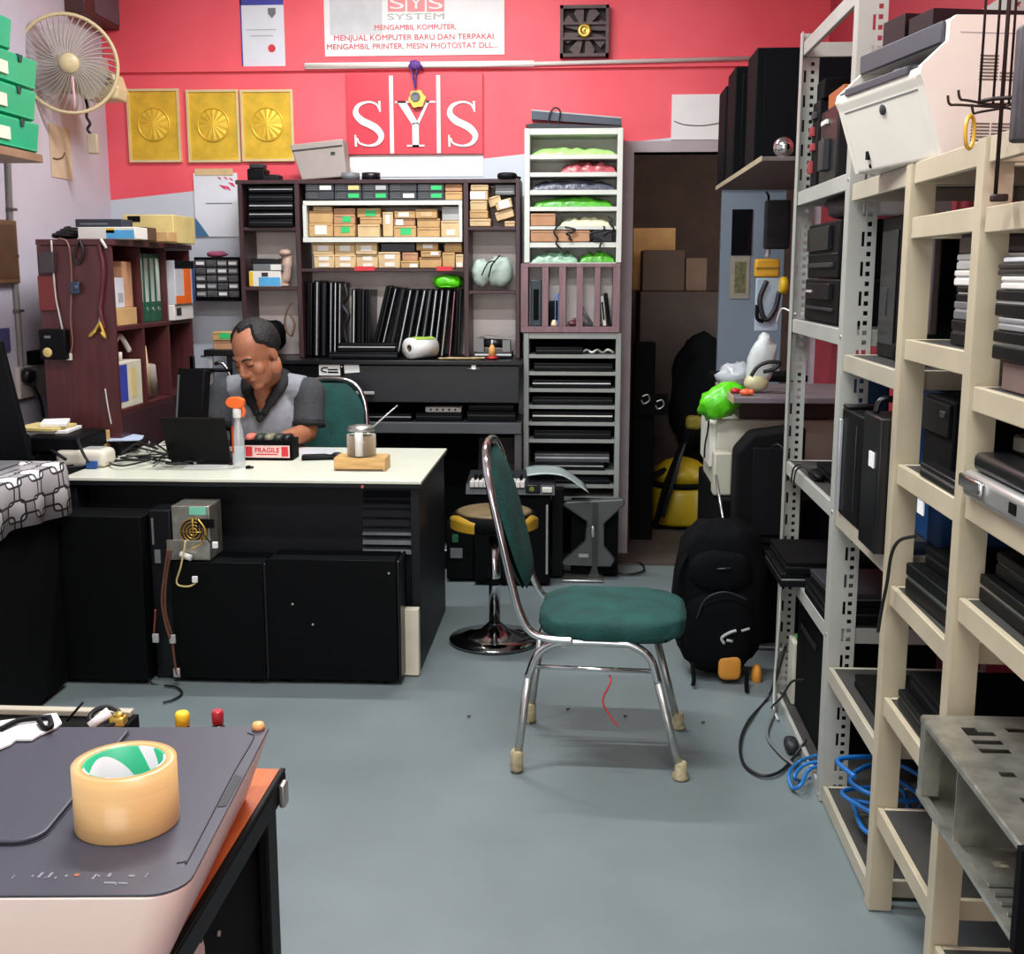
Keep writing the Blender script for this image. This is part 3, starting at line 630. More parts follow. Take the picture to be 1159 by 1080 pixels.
# on top of the unit
zq = zt + .001
o = thing('label_printer', 'small black gadget with cable on top of the narrow shelving column', 'gadget', aY(292, 203, YH + .1))
X0, X1 = xx_(276, 195), xx_(297, 195)
part('body', MB().box(X0, X1, YH + .05, YH + .15, zq, zq + .06, .01, 3), BLK, o)
part('tray', MB().box(X1 - .02, X1 + .07, YH + .05, YH + .14, zq, zq + .03, .006), BLKS, o)
part('head', MB().box(X0 + .01, X1 - .01, YH + .06, YH + .13, zq + .06, zq + .085, .006), DGRY, o)
BGRY = mat('greige_plastic', '#9b9089', .5, var=.06)
q = [aY(328, 160, YH + .05), aY(388, 153, YH + .05), aY(393, 196, YH + .05), aY(342, 200, YH + .05)]
o = thing('document_scanner', 'greige flat machine box standing tilted on the shelving beside red sign', 'scanner', (q[3].x, YH + .1, zq))
dz = zq - min(p.z for p in q); pts = [(p.x, p.z + dz) for p in q]
part('body', MB().prism(pts, 'y', YH + .04, YH + .16), BGRY, o)
bevel(o.children[0], .006)
p_ = lambda u, v: (pts[0][0] * (1 - u) * (1 - v) + pts[1][0] * u * (1 - v) + pts[2][0] * u * v + pts[3][0] * (1 - u) * v, pts[0][1] * (1 - u) * (1 - v) + pts[1][1] * u * (1 - v) + pts[2][1] * u * v + pts[3][1] * (1 - u) * v)
part('lid_line', MB().prism([p_(.02, .16), p_(.98, .16), p_(.98, .19), p_(.02, .19)], 'y', YH + .036, YH + .04), DGRY, o)
part('button', MB().prism([p_(.74, .32), p_(.82, .32), p_(.82, .38), p_(.74, .38)], 'y', YH + .034, YH + .04), DGRY, o)
for i, (px, m1_, m2_, nm) in enumerate(((396.5, MGRY, SILV, 'grey tape roll lying on the shelving top beside the greige machine'), (420, BLKS, WHT, 'black tape roll with white core on the shelving top under red sign'))):
    c = aY(px, 197, YH + .06); o = thing('tape_roll', nm, 'tape roll', (c.x, c.y, zq))
    part('tape', MB().lathe([(.034, 0), (.047, 0), (.047, .035), (.034, .035), (.034, 0)], (c.x, c.y, zq), 24, cap=False), m1_, o)
    part('core', MB().lathe([(.032, .001), (.0338, .001), (.0338, .034), (.032, .034), (.032, .001)], (c.x, c.y, zq), 24, cap=False), m2_, o)

# =============================================================== BLACK COUNTER UNDER THE SHELVING
X0c, X1c = xx_(268, 405, 5.70), xx_(590, 405, 5.70)
ct = thing('counter', 'long black counter with drop front under the maroon shelving', 'counter', ((X0c + X1c) / 2, 5.85, 0))
def cp(nm, x0, x1, y0, y1, z0, z1, m_, b=.003): return part(nm, MB().box(x0, x1, y0, y1, z0, z1, b), m_, ct)
zc1, zc0 = zy(455, 5.72), zy(478, 5.72); zc2 = zy(490, 5.72)
cp('worktop', X0c, X1c, 5.69, YB - .015, zb - .024, zb - .002, BLKS)
xf = xx_(390, 430, 5.72)
cp('drop_front', xf, X1c - .012, 5.705, 5.725, zc1, zb - .028, mat('charcoal_laminate', '#191b1f', .4, var=.12))
cp('drop_front', X0c, xf - .004, 5.71, 5.73, zc1, zb - .028, BLK)
cp('lower_shelf', X0c, X1c, 5.71, YB - .015, zc2, zc0, mat('grey_shelf_edge', '#4c4e50', .5))
cp('side_panel', X1c - .035, X1c, 5.72, YB - .015, 0, zc2 - .001, mat('grey_panel', '#4c4a4b', .5))
cp('side_panel', X0c, X0c + .03, 5.72, YB - .015, 0, zc2 - .001, BLK)
cp('back_panel', X0c + .031, X1c - .036, YB - .03, YB - .016, .05, zb - .03, BLKM)
cp('base_board', X0c + .031, X1c - .036, 5.75, 5.78, 0, .09, BLK)
k = aY(536, 415, 5.702)
part('lock', MB().tube([(k.x - .035, 5.702, k.z - .012), (k.x + .035, 5.702, k.z - .012)], .008, 8).box(k.x - .012, k.x + .014, 5.696, 5.706, k.z - .01, k.z + .022, .003), STEEL, ct)
for x0, x1, y0, y1, rot, txt in ((361, 385, 412.5, 425, 0, 'Canon'), (390, 407, 411.5, 422, .08, '')):
    X0, X1, Z0, Z1 = rc(x0, y0, x1, y1, 5.702)
    o = thing('name_label', 'white sticker with black mark on the black counter front' if txt else 'small blank white sticker beside the marked one on the counter', 'label', ((X0 + X1) / 2, 5.702, Z0))
    part('sticker', MB().box(X0, X1, 5.702, 5.7045, Z0, Z1), PAP, o)
    if txt:
        part('logo_mark', MB().tube(crv([(X0 + .045, 5.7015, Z1 - .016), (X0 + .02, 5.7015, Z1 - .018), (X0 + .014, 5.7015, Z0 + .024), (X0 + .04, 5.7015, Z0 + .016)]), .0035, 6).box(X0 + .045, X1 - .01, 5.7005, 5.702, Z0 + .012, Z0 + .02).box(X0 + .045, X1 - .012, 5.7005, 5.702, Z0 + .026, Z0 + .032), BLKM, o)
    else: part('pin', MB().disc((X0 - .012, 5.702, Z1 - .012), .004), PAP, o)
    if rot: o.rotation_euler.y = -rot
# laptops in the open niche
for i, (x0, y0, x1, y1, rm, dd) in enumerate(((409, 469, 466, 478, SILV, 0), (470, 468.5, 523, 478, DGRY, .02), (528, 466, 584, 478, DGRY, .03), (530, 458, 582, 466, None, .03), (380, 461, 404, 467, MGRY, .06), (382, 467.5, 405, 478, SILV, .05))):
    lb = ['black laptop with silver edge on the counter niche shelf near the steel cup', 'black laptop under a white box in the counter niche', 'black laptop at the niche end by the grey rack, lower one', 'black laptop at the niche end by the grey rack, upper one', 'small grey edged black laptop deep in the niche behind the green chair', 'narrow silver edged black device beside the silver edged laptop'][i]
    slab_laptop('laptop', lb, x0, y0, x1, y1 - .3, 5.75 + dd, .25, None, rm or BLKS, z0=zc0 + (.0012 if y1 == 478 else .055 if i == 3 else .045))
X0, X1, Z0, Z1 = rc(481, 455, 522, 461.5, 5.78)
h_ = Z1 - Z0; Z0 = zc0 + .0445; Z1 = Z0 + h_
o = thing('network_switch', 'white box with round ports lying on black laptops in the niche', 'network switch', ((X0 + X1) / 2, 5.85, Z0))
part('case', MB().box(X0, X1, 5.78, 5.90, Z0, Z1, .006), WHT, o)
pt_ = MB()
for k in range(5): pt_.disc((X0 + .03 + k * (X1 - X0 - .06) / 4, 5.777, (Z0 + Z1) / 2), .006, n=10, t=.004)
part('port', pt_, DGRY, o)
X0, X1, Z0, Z1 = rc(397, 440, 428, 446, 5.75)
part('front_strip', MB().box(X0 + .02, X1 - .01, 5.696, 5.7045, zy(446.5, 5.71), zy(443, 5.71), .003), LGRY, ct)
q = aY(565, 510, 5.95)
o = thing('speaker_grille', 'dark box with dotted red round grille under the counter', 'speaker', (q.x, 6.0, 0))
part('cabinet', MB().box(q.x - .11, q.x + .085, 5.93, 6.07, 0, q.z + .075, .006), mat('dark_brown_box', '#241c1b', .6), o)
dts = MB()
for a in range(-2, 3):
    for b_ in range(-2, 3):
        if abs(a) + abs(b_) < 4: dts.disc((q.x + a * .013, 5.927, q.z + b_ * .013), .005, n=8, t=.003)
part('red_dots', dts, mat('dull_red', '#8c2f35', .5), o)
#@@END

#@@TALL
# =============================================================== TALL RACK COLUMN BESIDE THE DOOR
YT = 5.83
def tall_rack(name, label, x0, y0, x1, y1, m_, shelves, wall_px=6, d=.3):
    X0, X1, Z0, Z1 = rc(x0, y0, x1, y1, YT); t = wall_px * YT / FPX
    if name == 'metal_rack': Z0 = 0
    o = thing(name, label, 'rack', ((X0 + X1) / 2, YT + d / 2, Z0))
    for a, b_ in ((X0, X0 + t), (X1 - t, X1)): bevel(part('upright', MB().box(a, b_, YT, YT + d, Z0, Z1), m_, o), .003)
    d2 = d if name == 'metal_rack' else .22; part('back_panel', MB().box(X0 + t, X1 - t, YT + d2 - .01, YT + d2, Z0, Z1 - .002), m_ if name != 'metal_rack' else BLKM, o)
    for py, th in shelves:
        z = zy(py, YT, 648); part('shelf', MB().box(X0 + t + .0005, X1 - t - .0005, YT + .002, YT + d2 - .011, z - th, z), m_, o)
    return o, X0 + t, X1 - t
tall_rack('pigeonhole_rack', 'cream white tall rack of narrow shelves holding bags beside doorway', 593.5, 145, 704.5, 297.5, RACKW, [(145.2, .028), (175, .02), (195, .02), (215, .022), (234, .02), (256, .016), (274.5, .024), (297.2, .005)])
tall_rack('metal_rack', 'grey tall rack of narrow shelves holding laptops below mauve file divider', 592.5, 377, 702, 560, RACKG, [(377.2, .028), (401.5, .018), (421, .018), (440, .018), (459, .018), (478, .018), (497.5, .018), (533, .018), (548.5, .018), (563, .018)])
# mauve divider with five slots
X0, X1, Z0, Z1 = rc(589.5, 298, 701.5, 376.5, YT - .005)
o = thing('file_divider', 'mauve wooden divider with five upright slots between the two racks', 'file divider', ((X0 + X1) / 2, YT + .15, Z0))
part('top_board', MB().box(X0, X1, YT - .005, YT + .28, Z1 - .018, Z1 - .001), DIVM, o); part('bottom_board', MB().box(X0, X1, YT - .005, YT + .28, Z0 + .001, Z0 + .03), DIVM, o)
part('back_panel', MB().box(X0 + .01, X1 - .01, YT + .165, YT + .17, Z0 + .03, Z1 - .018), mat('pale_pink_board', '#f0e8e3', .6), o)
for px, wd in ((593.5, 8), (617, 7), (636.5, 7.5), (656, 7), (676, 6), (697.5, 8)):
    x = xx_(px, 337, YT); h = wd * YT / FPX / 2; part('partition', MB().box(x - h, x + h, YT - .004, YT + .164, Z0 + .0305, Z1 - .0185), DIVM, o)
zs = Z0 + .031
def slot(nm, label, cat, px, wpx, y_t, m_, d=.12, lean=0):
    x = xx_(px, 360, YT); z1 = zy(y_t, YT, 648); h = wpx * YT / FPX / 2
    o = thing(nm, label, cat, (x, YT + .1, zs)); T = TR((x, YT + .02, zs + abs(lean) * h), 0, lean, 0)
    m1 = MB(); m1.T = T; m1.box(-h, h, 0, d, 0, z1 - zs, .004); part('cover', m1, m_, o)
    m1 = MB(); m1.T = T; m1.box(-h * .5, h * .5, -.0015, .001, .03, (z1 - zs) * .8); part('spine_label', m1, BLKM if m_ is not BLKM else DGRY, o); return o
slot('binder', 'dark teal binder standing in the first slot of the mauve divider', 'binder', 606.5, 12, 317, mat('teal_binder', '#1f2f36', .4))
slot('battery_pack', 'black power block standing in the second divider slot', 'battery', 624.4, 6, 341, BLK)
slot('box_file', 'slim blue and white box standing in the second divider slot', 'box', 630, 4.5, 333, mat('blue_box_print', '#5b78a8', .5))
slot('notebook', 'black notebook with white edge leaning in the last divider slot, outer one', 'notebook', 690.3, 4, 332, BLK, lean=-.13)
slot('notebook', 'white notebook leaning in the last divider slot beside a black one', 'notebook', 684.6, 4, 335, WHT, lean=-.12)
q = aY(627, 369, YT + .012)
solo('candle_holder', MB().lathe([(.014, 0), (.016, .008), (.012, .02), (.006, .032)], (q.x, q.y, zs), 14), mat('cream_wax', '#e8cfa8', .5), 'tiny cream cone standing at the front of the second divider slot', 'ornament')
q = aY(648, 369, YT + .02)
solo('door_stop', MB().ell((q.x, q.y, zs + .014), (.026, .02, .014), 12, 1, .3, 6, 2).ell((q.x + .012, q.y, zs + .03), (.014, .014, .012), 10), mat('wine_plastic', '#5c2b33', .5), 'small wine coloured lump in the third divider slot', 'ornament')
q = aY(666, 369, YT + .02)
o = thing('stapler', 'grey stapler lying open in the fourth divider slot', 'stapler', (q.x, q.y, zs))
part('base', MB().box(q.x - .024, q.x + .024, q.y - .01, q.y + .02, zs, zs + .022, .004), DGRY, o)
part('arm', MB().tube([(q.x + .01, q.y, zs + .02), (q.x - .025, q.y, zs + .07), (q.x - .03, q.y, zs + .1)], [.009, .009, .004], 8), MGRY, o)
# bags in the cream rack
RX0, RX1 = xx_(600.5, 220, YT), xx_(698, 220, YT)
def bagfill(label, m_, x0, x1, yb, yt, seed, group='packed bags in the cream rack', nm='plastic_bag'):
    a, b_ = xx_(x0, 220, YT), xx_(x1, 220, YT); z0, z1 = zy(yb, YT, 648), zy(yt, YT, 648)
    def fn(u, v):
        x = a + (b_ - a) * u; e = (4 * u * (1 - u)) ** .35; n_ = noise.noise(Vector((u * 9, v * 5, seed))) * .35 + .75
        th = PI * v; return (x, YT + .1 - .085 * math.cos(th) * (1 - .1 * n_), z0 + .001 + (z1 - z0) * e * n_ * math.sin(th) ** .6)
    return solo(nm, MB().surf(fn, 30, 10).box(a + .01, b_ - .01, YT + .03, YT + .17, z0 + .0008, z0 + .002), m_, label, 'bag', group)
LGB = mat('pale_green_film', '#a5d67a', .25, var=.2, scale=15, bump=.4, bscale=40)
BGB = mat('vivid_green_film', '#4ea52a', .3, var=.3, scale=15, bump=.4, bscale=40)
PKB = mat('red_clear_film', '#b0565c', .25, var=.3, scale=25, bump=.4, bscale=40)
NVB = mat('speckled_navy_film', '#4a4e5c', .3, var=.75, scale=40, bump=.4, bscale=40)
bagfill('pale green plastic bag on the topmost shelf of the cream rack', LGB, 601, 697, 175, 163, 1)
bagfill('red plastic wrapped parcel on the second cream rack shelf', PKB, 634, 697, 195, 178, 2)
bagfill('navy and silver speckled parcel on the third cream rack shelf', NVB, 601, 697, 215, 199, 3)
bagfill('vivid green plastic bag on the fourth cream rack shelf', BGB, 604, 694, 234, 219, 4)
bagfill('crumpled cream paper bag on the fifth cream rack shelf', mat('cream_film', '#d8d6b0', .4, var=.1, bump=.3), 634, 692, 256, 242, 6)
bagfill('clear and vivid green plastic bag on the lowest cream rack shelf', BGB, 657, 697, 297, 282, 5)
bagfill('clear and green plastic wrapping spread on the lowest cream rack shelf', mat('clear_green_film', '#8fb79a', .2, var=.4, scale=30, bump=.5, bscale=40), 601, 655, 297, 282, 9)
tapebox(600.5, 242, 629, 256, 'brown cardboard box on the fifth shelf of the cream rack', CARDP, YT + .005, .15, None, None)
tapebox(600.5, 261, 668, 274, 'long brown cardboard box on the sixth shelf of the cream rack', CARDP, YT + .005, .15, None, None)
tapebox(671, 261, 693, 274, 'dark box at the end of the sixth cream rack shelf', DGRY, YT + .005, .15, None, None, flap=False)
for i, (px, y0, y1, lb) in enumerate(((631, 245, 282, 'black cable tie dangling over the long cardboard box'), (645, 257, 272, 'knotted black cable on the cream rack shelf edge'), (676, 256, 280, 'black cable hanging in front of the dark box'), (692, 245, 268, 'bunched black cable hanging off the cream rack edge'))):
    r_ = random.Random(i); P = [aY(px + r_.uniform(-8, 8), y0 + (y1 - y0) * k / 6, YT - .008 - .004 * (k % 2)) for k in range(7)]
    cable('cable', lb, CABLE, P, .0045)
# laptops in the grey rack
gl = [(604, 392, 660, 401, BLKM), (618, 443 - 22, 0, 0, None)]
zgr = lambda py: zy(py, YT, 648) + .0012
GR = [(401.5, [(606, 660, 393)], None), (421, [(604, 694, 411)], None), (440, [(602, 692, 430)], SILV), (459, [(602, 694, 449)], None), (478, [(602, 694, 466)], WHT), (497.5, [(604, 692, 487)], None), (533, [(603, 684, 524)], SILV), (548.5, [(604, 690, 540)], None)]
for i, (py, lst, rm) in enumerate(GR):
    for x0, x1, yt in lst:
        slab_laptop('laptop', 'black closed laptop %s in the grey rack, %s shelf from the divider' % ('with bright front edge' if rm else 'without bright edge', ORD[i]), x0, yt, x1, py - .6, YT + .01, .24, 'laptops in the grey rack', rm or BLKS, z0=zgr(py))
slab_laptop('laptop', 'silver edged black laptop lying on another laptop in the grey rack', 605, 514, 690, 523.5, YT + .012, .22, 'laptops in the grey rack', SILV, mat('charcoal_lid', '#3d4043', .4), z0=zgr(533) + .040)
o = solo('cable', MB().tube(crv([aY(652 + 6 * k, 396 + (3 if k % 2 else 0), YT + .02 + .02 * (k % 3)) for k in range(8)]), .006, 7), CABW, 'bundle of white cable on the top shelf of the grey rack', 'cable')
# plastic frame on top of the rack
zq = zy(145, YT, 648) + .001
o = thing('bar_device', 'dark bar shaped device on rack top under another tilted one', 'device', (xx_(640, 140, YT), YT + .12, zq))
X0, X1 = xx_(594, 140, YT), xx_(704, 140, YT)
part('body', MB().prism([(X0, zq + .022), (X0 + .03, zq), (X1, zq), (X1, zq + .012), (X0 + .05, zq + .03)], 'y', YT + .04, YT + .2), DGRY, o)
o2 = thing('projector_bar', 'slate blue bar shaped device with cable tilted on the rack top', 'device', (xx_(652, 130, YT), YT + .14, zq + .03))
part('body', MB().prism([(X0 + .03, zq + .050), (X1, zq + .018), (X1, zq + .05), (X0 + .03, zq + .09)], 'y', YT + .06, YT + .2), mat('slate_blue_plastic', '#3a4350', .4), o2)
part('top_strip', MB().prism([(X0 + .03, zq + .0905), (X1, zq + .0505), (X1, zq + .056), (X0 + .03, zq + .097)], 'y', YT + .06, YT + .2), LGRY, o2)
part('cord', MB().tube(crv([aY(620, 141, YT + .05), aY(623, 128, YT + .05), aY(628, 122, YT + .05), aY(634, 126, YT + .05), aY(632, 140, YT + .05)]), .004), CABLE, o2)
#@@END

#@@CHAIRS
# =============================================================== GREEN CHAIRS, STOOL
def make_chair(label):
    o = thing('chair', label, 'chair')
    # front is +x
    for s_ in (-1, 1):
        y = .195 * s_
        rail = crv([(-.215, y, .30), (-.185, y, .375), (-.13, y, .412), (-.05, y, .418), (.05, y, .418), (.10, y, .412), (.15, y, .375), (.175, y, .30)], 6)
        part('side_rail', MB().tube(rail, .0125, 12), CHRM, o)
        lg = part('leg', MB().tube([(-.2148, y, .2998), (-.25, y * 1.02, .012)], .0125, 12), STEEL, o)
        part('foot', MB().lathe([(.019, .002), (.021, .01), (.019, .03), (.020, .062), (.014, .068)], (-.249, y * 1.02, 0), 14).tube([(-.249, y, .006), (-.262, y, .004)], [.02, .012], 10), mat('taped_foot', '#a89c7a', .6, var=.3, scale=60), lg)
        lg = part('leg', MB().tube([(.1751, y, .2998), (.25, y * 1.02, .012)], .0125, 12), STEEL, o)
        part('foot', MB().lathe([(.024, .002), (.026, .008), (.019, .022), (.019, .05), (.014, .056)], (.249, y * 1.02, 0), 14).tube([(.249, y, .008), (.226, y, .004)], [.02, .012], 10), mat('taped_foot', '#a89c7a'), lg)
        part('stretcher', MB().tube([(-.206, y, .335), (.162, y, .335)], .007, 10), CHRM, o)
    part('cross_bar', MB().tube([(-.11, -.195, .405), (-.11, .195, .405)], .009, 10), STEEL, o)
    part('cross_bar', MB().tube([(.08, -.195, .405), (.08, .195, .405)], .009, 10), STEEL, o)
    side = lambda y: [(-.08, y, .424), (-.15, y, .426), (-.205, y, .445), (-.238, y, .50), (-.262, y * .99, .58), (-.30, y * .97, .74), (-.328, y * .91, .86), (-.345, y * .76, .94), (-.354, y * .52, .98)]
    top = side(-.2) + [(-.357, -.04, .994), (-.357, .04, .994)] + side(.2)[::-1]
    part('back_frame', MB().tube(crv(top, 6), .0125, 12), CHRM, o)
    bx = lambda z: -.225 - (z - .50) * .275
    def back(u, v, sgn):
        z = .545 + .43 * v; wd = .182 * (1 - max(0, 2 * v - 1) ** 3 * .55 - max(0, 1 - 2 * v) ** 4 * .42) * (1.0 if v > .5 else (.80 + .4 * v)); y = (2 * u - 1) * wd
        e = max(0, 1 - abs(2 * u - 1) ** 3) * max(0, 1 - abs(2 * v - 1) ** 4)
        return (bx(z) + sgn * (.006 + .024 * e ** .5), y, z)
    m1 = MB(); m1.surf(lambda u, v: back(u, v, 1), 16, 18).surf(lambda u, v: back(u, v, -1), 16, 18); bmesh.ops.remove_doubles(m1.bm, verts=m1.bm.verts, dist=.0001)
    part('backrest', m1, GRNF, o)
    m1 = MB(); m1.ell((.032, 0, .452), (.226, .215, .046), 40, .55, .05, 9, 5); part('seat', m1, GRNF, o)
    part('seat_base', MB().box(-.14, .20, -.18, .18, .419, .43, .003), BLKM, o)
    return o
ch = make_chair('empty green cushioned chair with chrome frame in the middle of the floor')
ch.location = (.073, 3.496, 0); ch.rotation_euler.z = -.06
q = aY(690, 774, 3.30)
solo('ribbon', MB().tube(crv([q + Vector((.0, .012, .022)), q + Vector((.003, -.014, .01)), q + Vector((-.02, -.012, -.05)), q + Vector((.004, -.01, -.10)), q + Vector((.028, -.012, -.13))]), .003, 6), mat('red_string', '#c0392f', .6), 'thin red string tied to the chrome side bar of the empty chair', 'string')
c2x = aY(377, 470, 5.55).x
c2 = dup(ch, (c2x - .035, 5.24, 0), (0, 0, -PI / 2 - .04), 'green cushioned chair the man in the grey shirt sits on')
# bar stool
c = Vector((-.352, 4.585, 0)); o = thing('bar_stool', 'low bar stool with yellow and black seat on chrome disc base', 'stool', c)
part('base', MB().lathe([(.19, .002), (.188, .012), (.12, .026), (.06, .045), (.034, .07), (.028, .075)], c, 40), mat('dark_chrome', '#8d8f90', .12, 1, var=.03), o)
part('pole', MB().tube([c + Vector((0, 0, .07)), c + Vector((0, 0, .50))], .024, 16), CHRM, o)
part('foot_ring', MB().lathe([(.026, .24), (.032, .245), (.032, .262), (.026, .267)], c, 20), BLKM, o)
part('seat', MB().lathe([(.06, .475), (.15, .478), (.172, .492), (.176, .52), (.165, .545), (.14, .555), (.02, .557)], c, 36), BLKM, o)
for a0, a1 in ((-PI * .98, -PI * .62), (-.75, -.05)):
    m1 = MB(); m1.surf(lambda u, v: (c.x + (.1775 + .003) * math.cos(a0 + (a1 - a0) * u) * (1 - .08 * (v > .8)), c.y + .1805 * math.sin(a0 + (a1 - a0) * u) * (1 - .08 * (v > .8)), .488 + .06 * v * (1 - .25 * abs(2 * u - 1))), 14, 5); part('yellow_panel', m1, mat('mustard_vinyl', '#b08a2a', .4, var=.15), o)
part('seat_top', MB().lathe([(.16, .548), (.14, .5555), (.10, .5595), (.02, .56)], c, 30), mat('mustard_grey_vinyl', '#6c5c3c', .5, var=.3), o)
#@@END

#@@DESK
# =============================================================== DESK
DZT = .74; DXR = -.595; DXL = -1.972; DY0, DY1 = 4.19, 5.02
DTOP = mat('pale_green_white_laminate', '#d6d8c6', .35, var=.03)
DBLK = mat('black_desk_laminate', '#111317', .5, var=.1, spec=.3)
dk = thing('desk', 'large black office desk with pale top in front of the man', 'desk', ((DXL + DXR) / 2, (DY0 + DY1) / 2, 0))
part('desktop', MB().box(DXL, DXR, DY0, DY1, DZT - .012, DZT, .002), DTOP, dk)
part('desktop_edge', MB().box(DXL + .003, DXR - .003, DY0 + .004, DY1 - .004, DZT - .03, DZT - .0125, .002), DBLK, dk)
part('side_panel', MB().box(DXR - .045, DXR - .012, DY0 + .02, DY1 - .02, .0, DZT - .031, .002), DBLK, dk)
part('side_panel', MB().box(DXL + .012, DXL + .045, DY0 + .02, DY1 - .02, .0, DZT - .031, .002), DBLK, dk)
part('front_panel', MB().box(DXL + .046, DXR - .046, DY0 + .13, DY0 + .15, .0, DZT - .031), DBLK, dk)
lv = MB()
for k in range(7):
    x0, y0, x1, y1 = 411, 556 + k * 10.5, 468, 563 + k * 10.5
    X0, X1, Z0, Z1 = rc(x0, y0, x1, y1, DY0 + .12); lv.prism([(DY0 + .105, Z0), (DY0 + .13, Z0), (DY0 + .13, Z1), (DY0 + .125, Z1)], 'x', X0, X1)
part('louvre', lv, mat('black_louvre', '#1a1d21', .45), dk)
X0, X1, Z0, Z1 = rc(455, 690, 474, 757, 4.135)
solo('foam_board', MB().box(X0, X1, 4.135, 4.175, .0, Z1, .003), mat('cream_foam', '#d8cfba', .6), 'cream upright board standing at the desk foot beside the black computer case', 'board')
q = aY(410, 547, DY0 - .006)
solo('sticker', MB().disc((q.x, DY0 - .0065, DZT - .022), .006, t=.006), mat('faded_red', '#b35448', .6), 'small faded red sticker on the black desk edge below the wooden block', 'sticker')

# computer cases in front of the desk
def pc_side(label, x0, y0, x1, y1, Y, d, mt, extra=None):
    X0, X1, Z0, Z1 = rc(x0, y0, x1, y1, Y); 
    o = thing('computer_case', label, 'computer case', ((X0 + X1) / 2, Y + d / 2, 0), 'black computer cases before the desk')
    part('chassis', MB().box(X0 + .004, X1 - .004, Y + .004, Y + d, .012, Z1 - .004, .006), mt, o)
    part('side_cover', MB().box(X0, X1, Y, Y + .0035, .014, Z1, .0015, 1), mt, o)
    ft = MB()
    for x in (X0 + .05, X1 - .05):
        for y in (Y + .03, Y + d - .03): part('foot', MB().lathe([(.014, .001), (.014, .0118)], (x, y, 0), 10), BLKM, o)
    return o, X0, X1, Z1
CASE = mat('black_case_steel', '#050607', .55, spec=.12)
o, X0, X1, Z1 = pc_side('tall black computer case before the desk nearest the patterned tablecloth', 48, 585, 163, 772, 3.98, .19, CASE)
o, Xa, Xb, ZB2 = pc_side('black computer case before the desk under the metal power supply', 196, 637, 299, 772, 4.02, .19, CASE)
part('front_bezel', MB().box(Xb + .0005, Xb + .012, 4.022, 4.2, .014, ZB2 - .002, .004), BLKS, o)
o, Xc, Xd, ZB3 = pc_side('black computer case before the desk beside the cream upright board', 303, 634, 449, 773, 4.03, .17, CASE)
part('front_bezel', MB().box(Xd + .0005, Xd + .014, 4.034, 4.198, .014, ZB3 - .002, .005), BLKS, o)
sc = MB()
for px, py in ((331, 684), (354, 707), (440, 649)): sc.disc(aY(px, py, 4.028), .004, n=8)
part('screws', sc, LGRY, o).name = 'screw_head'
# slot device between cases
X0, X1, Z0, Z1 = rc(164.5, 580, 180, 640, 4.02)
o = thing('computer_tower', 'narrow black computer tower behind dangling wires before the desk', 'computer case', ((X0 + X1) / 2, 4.1, 0))
part('chassis', MB().box(X0, X1 + .03, 4.06, 4.19, .0, Z1, .004), BLKS, o)
part('front_label', MB().box(X0 + .018, X1 - .012, 4.054, 4.06, Z0, Z0 + .05).box(X0 + .012, X0 + .018, 4.054, 4.06, Z0 + .07, Z1 - .03), MGRY, o)
# power supply
X0, X1, Z0, Z1 = rc(195, 573, 238, 637, 4.06)
o = thing('power_supply', 'bare metal power supply with round fan guard and loose wires on black case', 'power supply', ((X0 + X1) / 2, 4.1, ZB2))
ZB = ZB2 + .0005
part('case', MB().box(X0, X1, 4.06, 4.2, ZB, Z1, .003), GALV, o)
part('lower_case', MB().box(X0 - .02, X1 - .0, 4.048, 4.0595, ZB, ZB + .075, .002), GALV, o)
part('sticker', MB().pb(214, 574, 233, 583, 4.058, .0018), mat('mint_sticker', '#78c8a8', .5), o)
c = aY(219, 602, 4.055); gm = MB()
for r in (.05, .038, .026, .014): gm.tube([(c.x + r * math.cos(a * PI / 12), 4.052, c.z + r * math.sin(a * PI / 12)) for a in range(24)], .0022, 6, closed=True)
gm.tube([(c.x - .05, 4.05, c.z), (c.x + .05, 4.05, c.z)], .002, 6).tube([(c.x, 4.05, c.z - .05), (c.x, 4.05, c.z + .05)], .002, 6)
part('fan_guard', gm, BRASS, o)
part('fan_hole', MB().disc((c.x, 4.0575, c.z), .052, n=28, t=.0022), mat('fan_brown', '#3a2c25', .6), o)
part('black_tab', MB().pb(223, 588, 242, 598, 4.045, .006), BLK, o)
part('connector', MB().tube([aY(204, 627, 4.025), aY(217, 632, 4.025)], .011, 10), PAP, o)
wr = [[(224, 588), (232, 600), (228, 615), (215, 622)], [(210, 612), (205, 640), (200, 660), (212, 664), (221, 660), (220, 654)], [(225, 595), (236, 612), (243, 617)]]
for k, P in enumerate(wr): part('wire', MB().tube(crv([aY(x, y, 4.006 - .006 * (i % 2)) for i, (x, y) in enumerate(P)]), .0035, 6), [BRASS, CARDY, CABLE][k], o)
for x, y in ((220, 656), (243, 617)): part('plug', MB().pb(x - 3, y - 3, x + 3, y + 4, 3.996, .012, .002), PAP, o)
for k, (P, m_, lb) in enumerate((([(190, 622), (186, 650), (183, 680), (187, 705), (192, 722)], CABBR, 'brown wire bundle dangling from the power supply over black cases'),
        ([(194, 622), (188, 655), (187, 690), (194, 720), (199, 758), (204, 767)], CABBR, 'brown wire with grey plug hanging beside the dangling bundle'),
        ([(163, 690), (164, 735), (168, 768), (180, 776), (197, 778)], CABLE, 'black wire hanging down beside the tall black case'),
        ([(176, 690), (174, 720)], mat('red_wire', '#7d3a32', .5), 'short reddish wire with white plug dangling between cases'))):
    cable('wire', lb, m_, [aY(x, y, 3.965 + .01 * k + .004 * (i % 2)) for i, (x, y) in enumerate(P)], .005 if k < 2 else .004, 'wires dangling between the black cases')
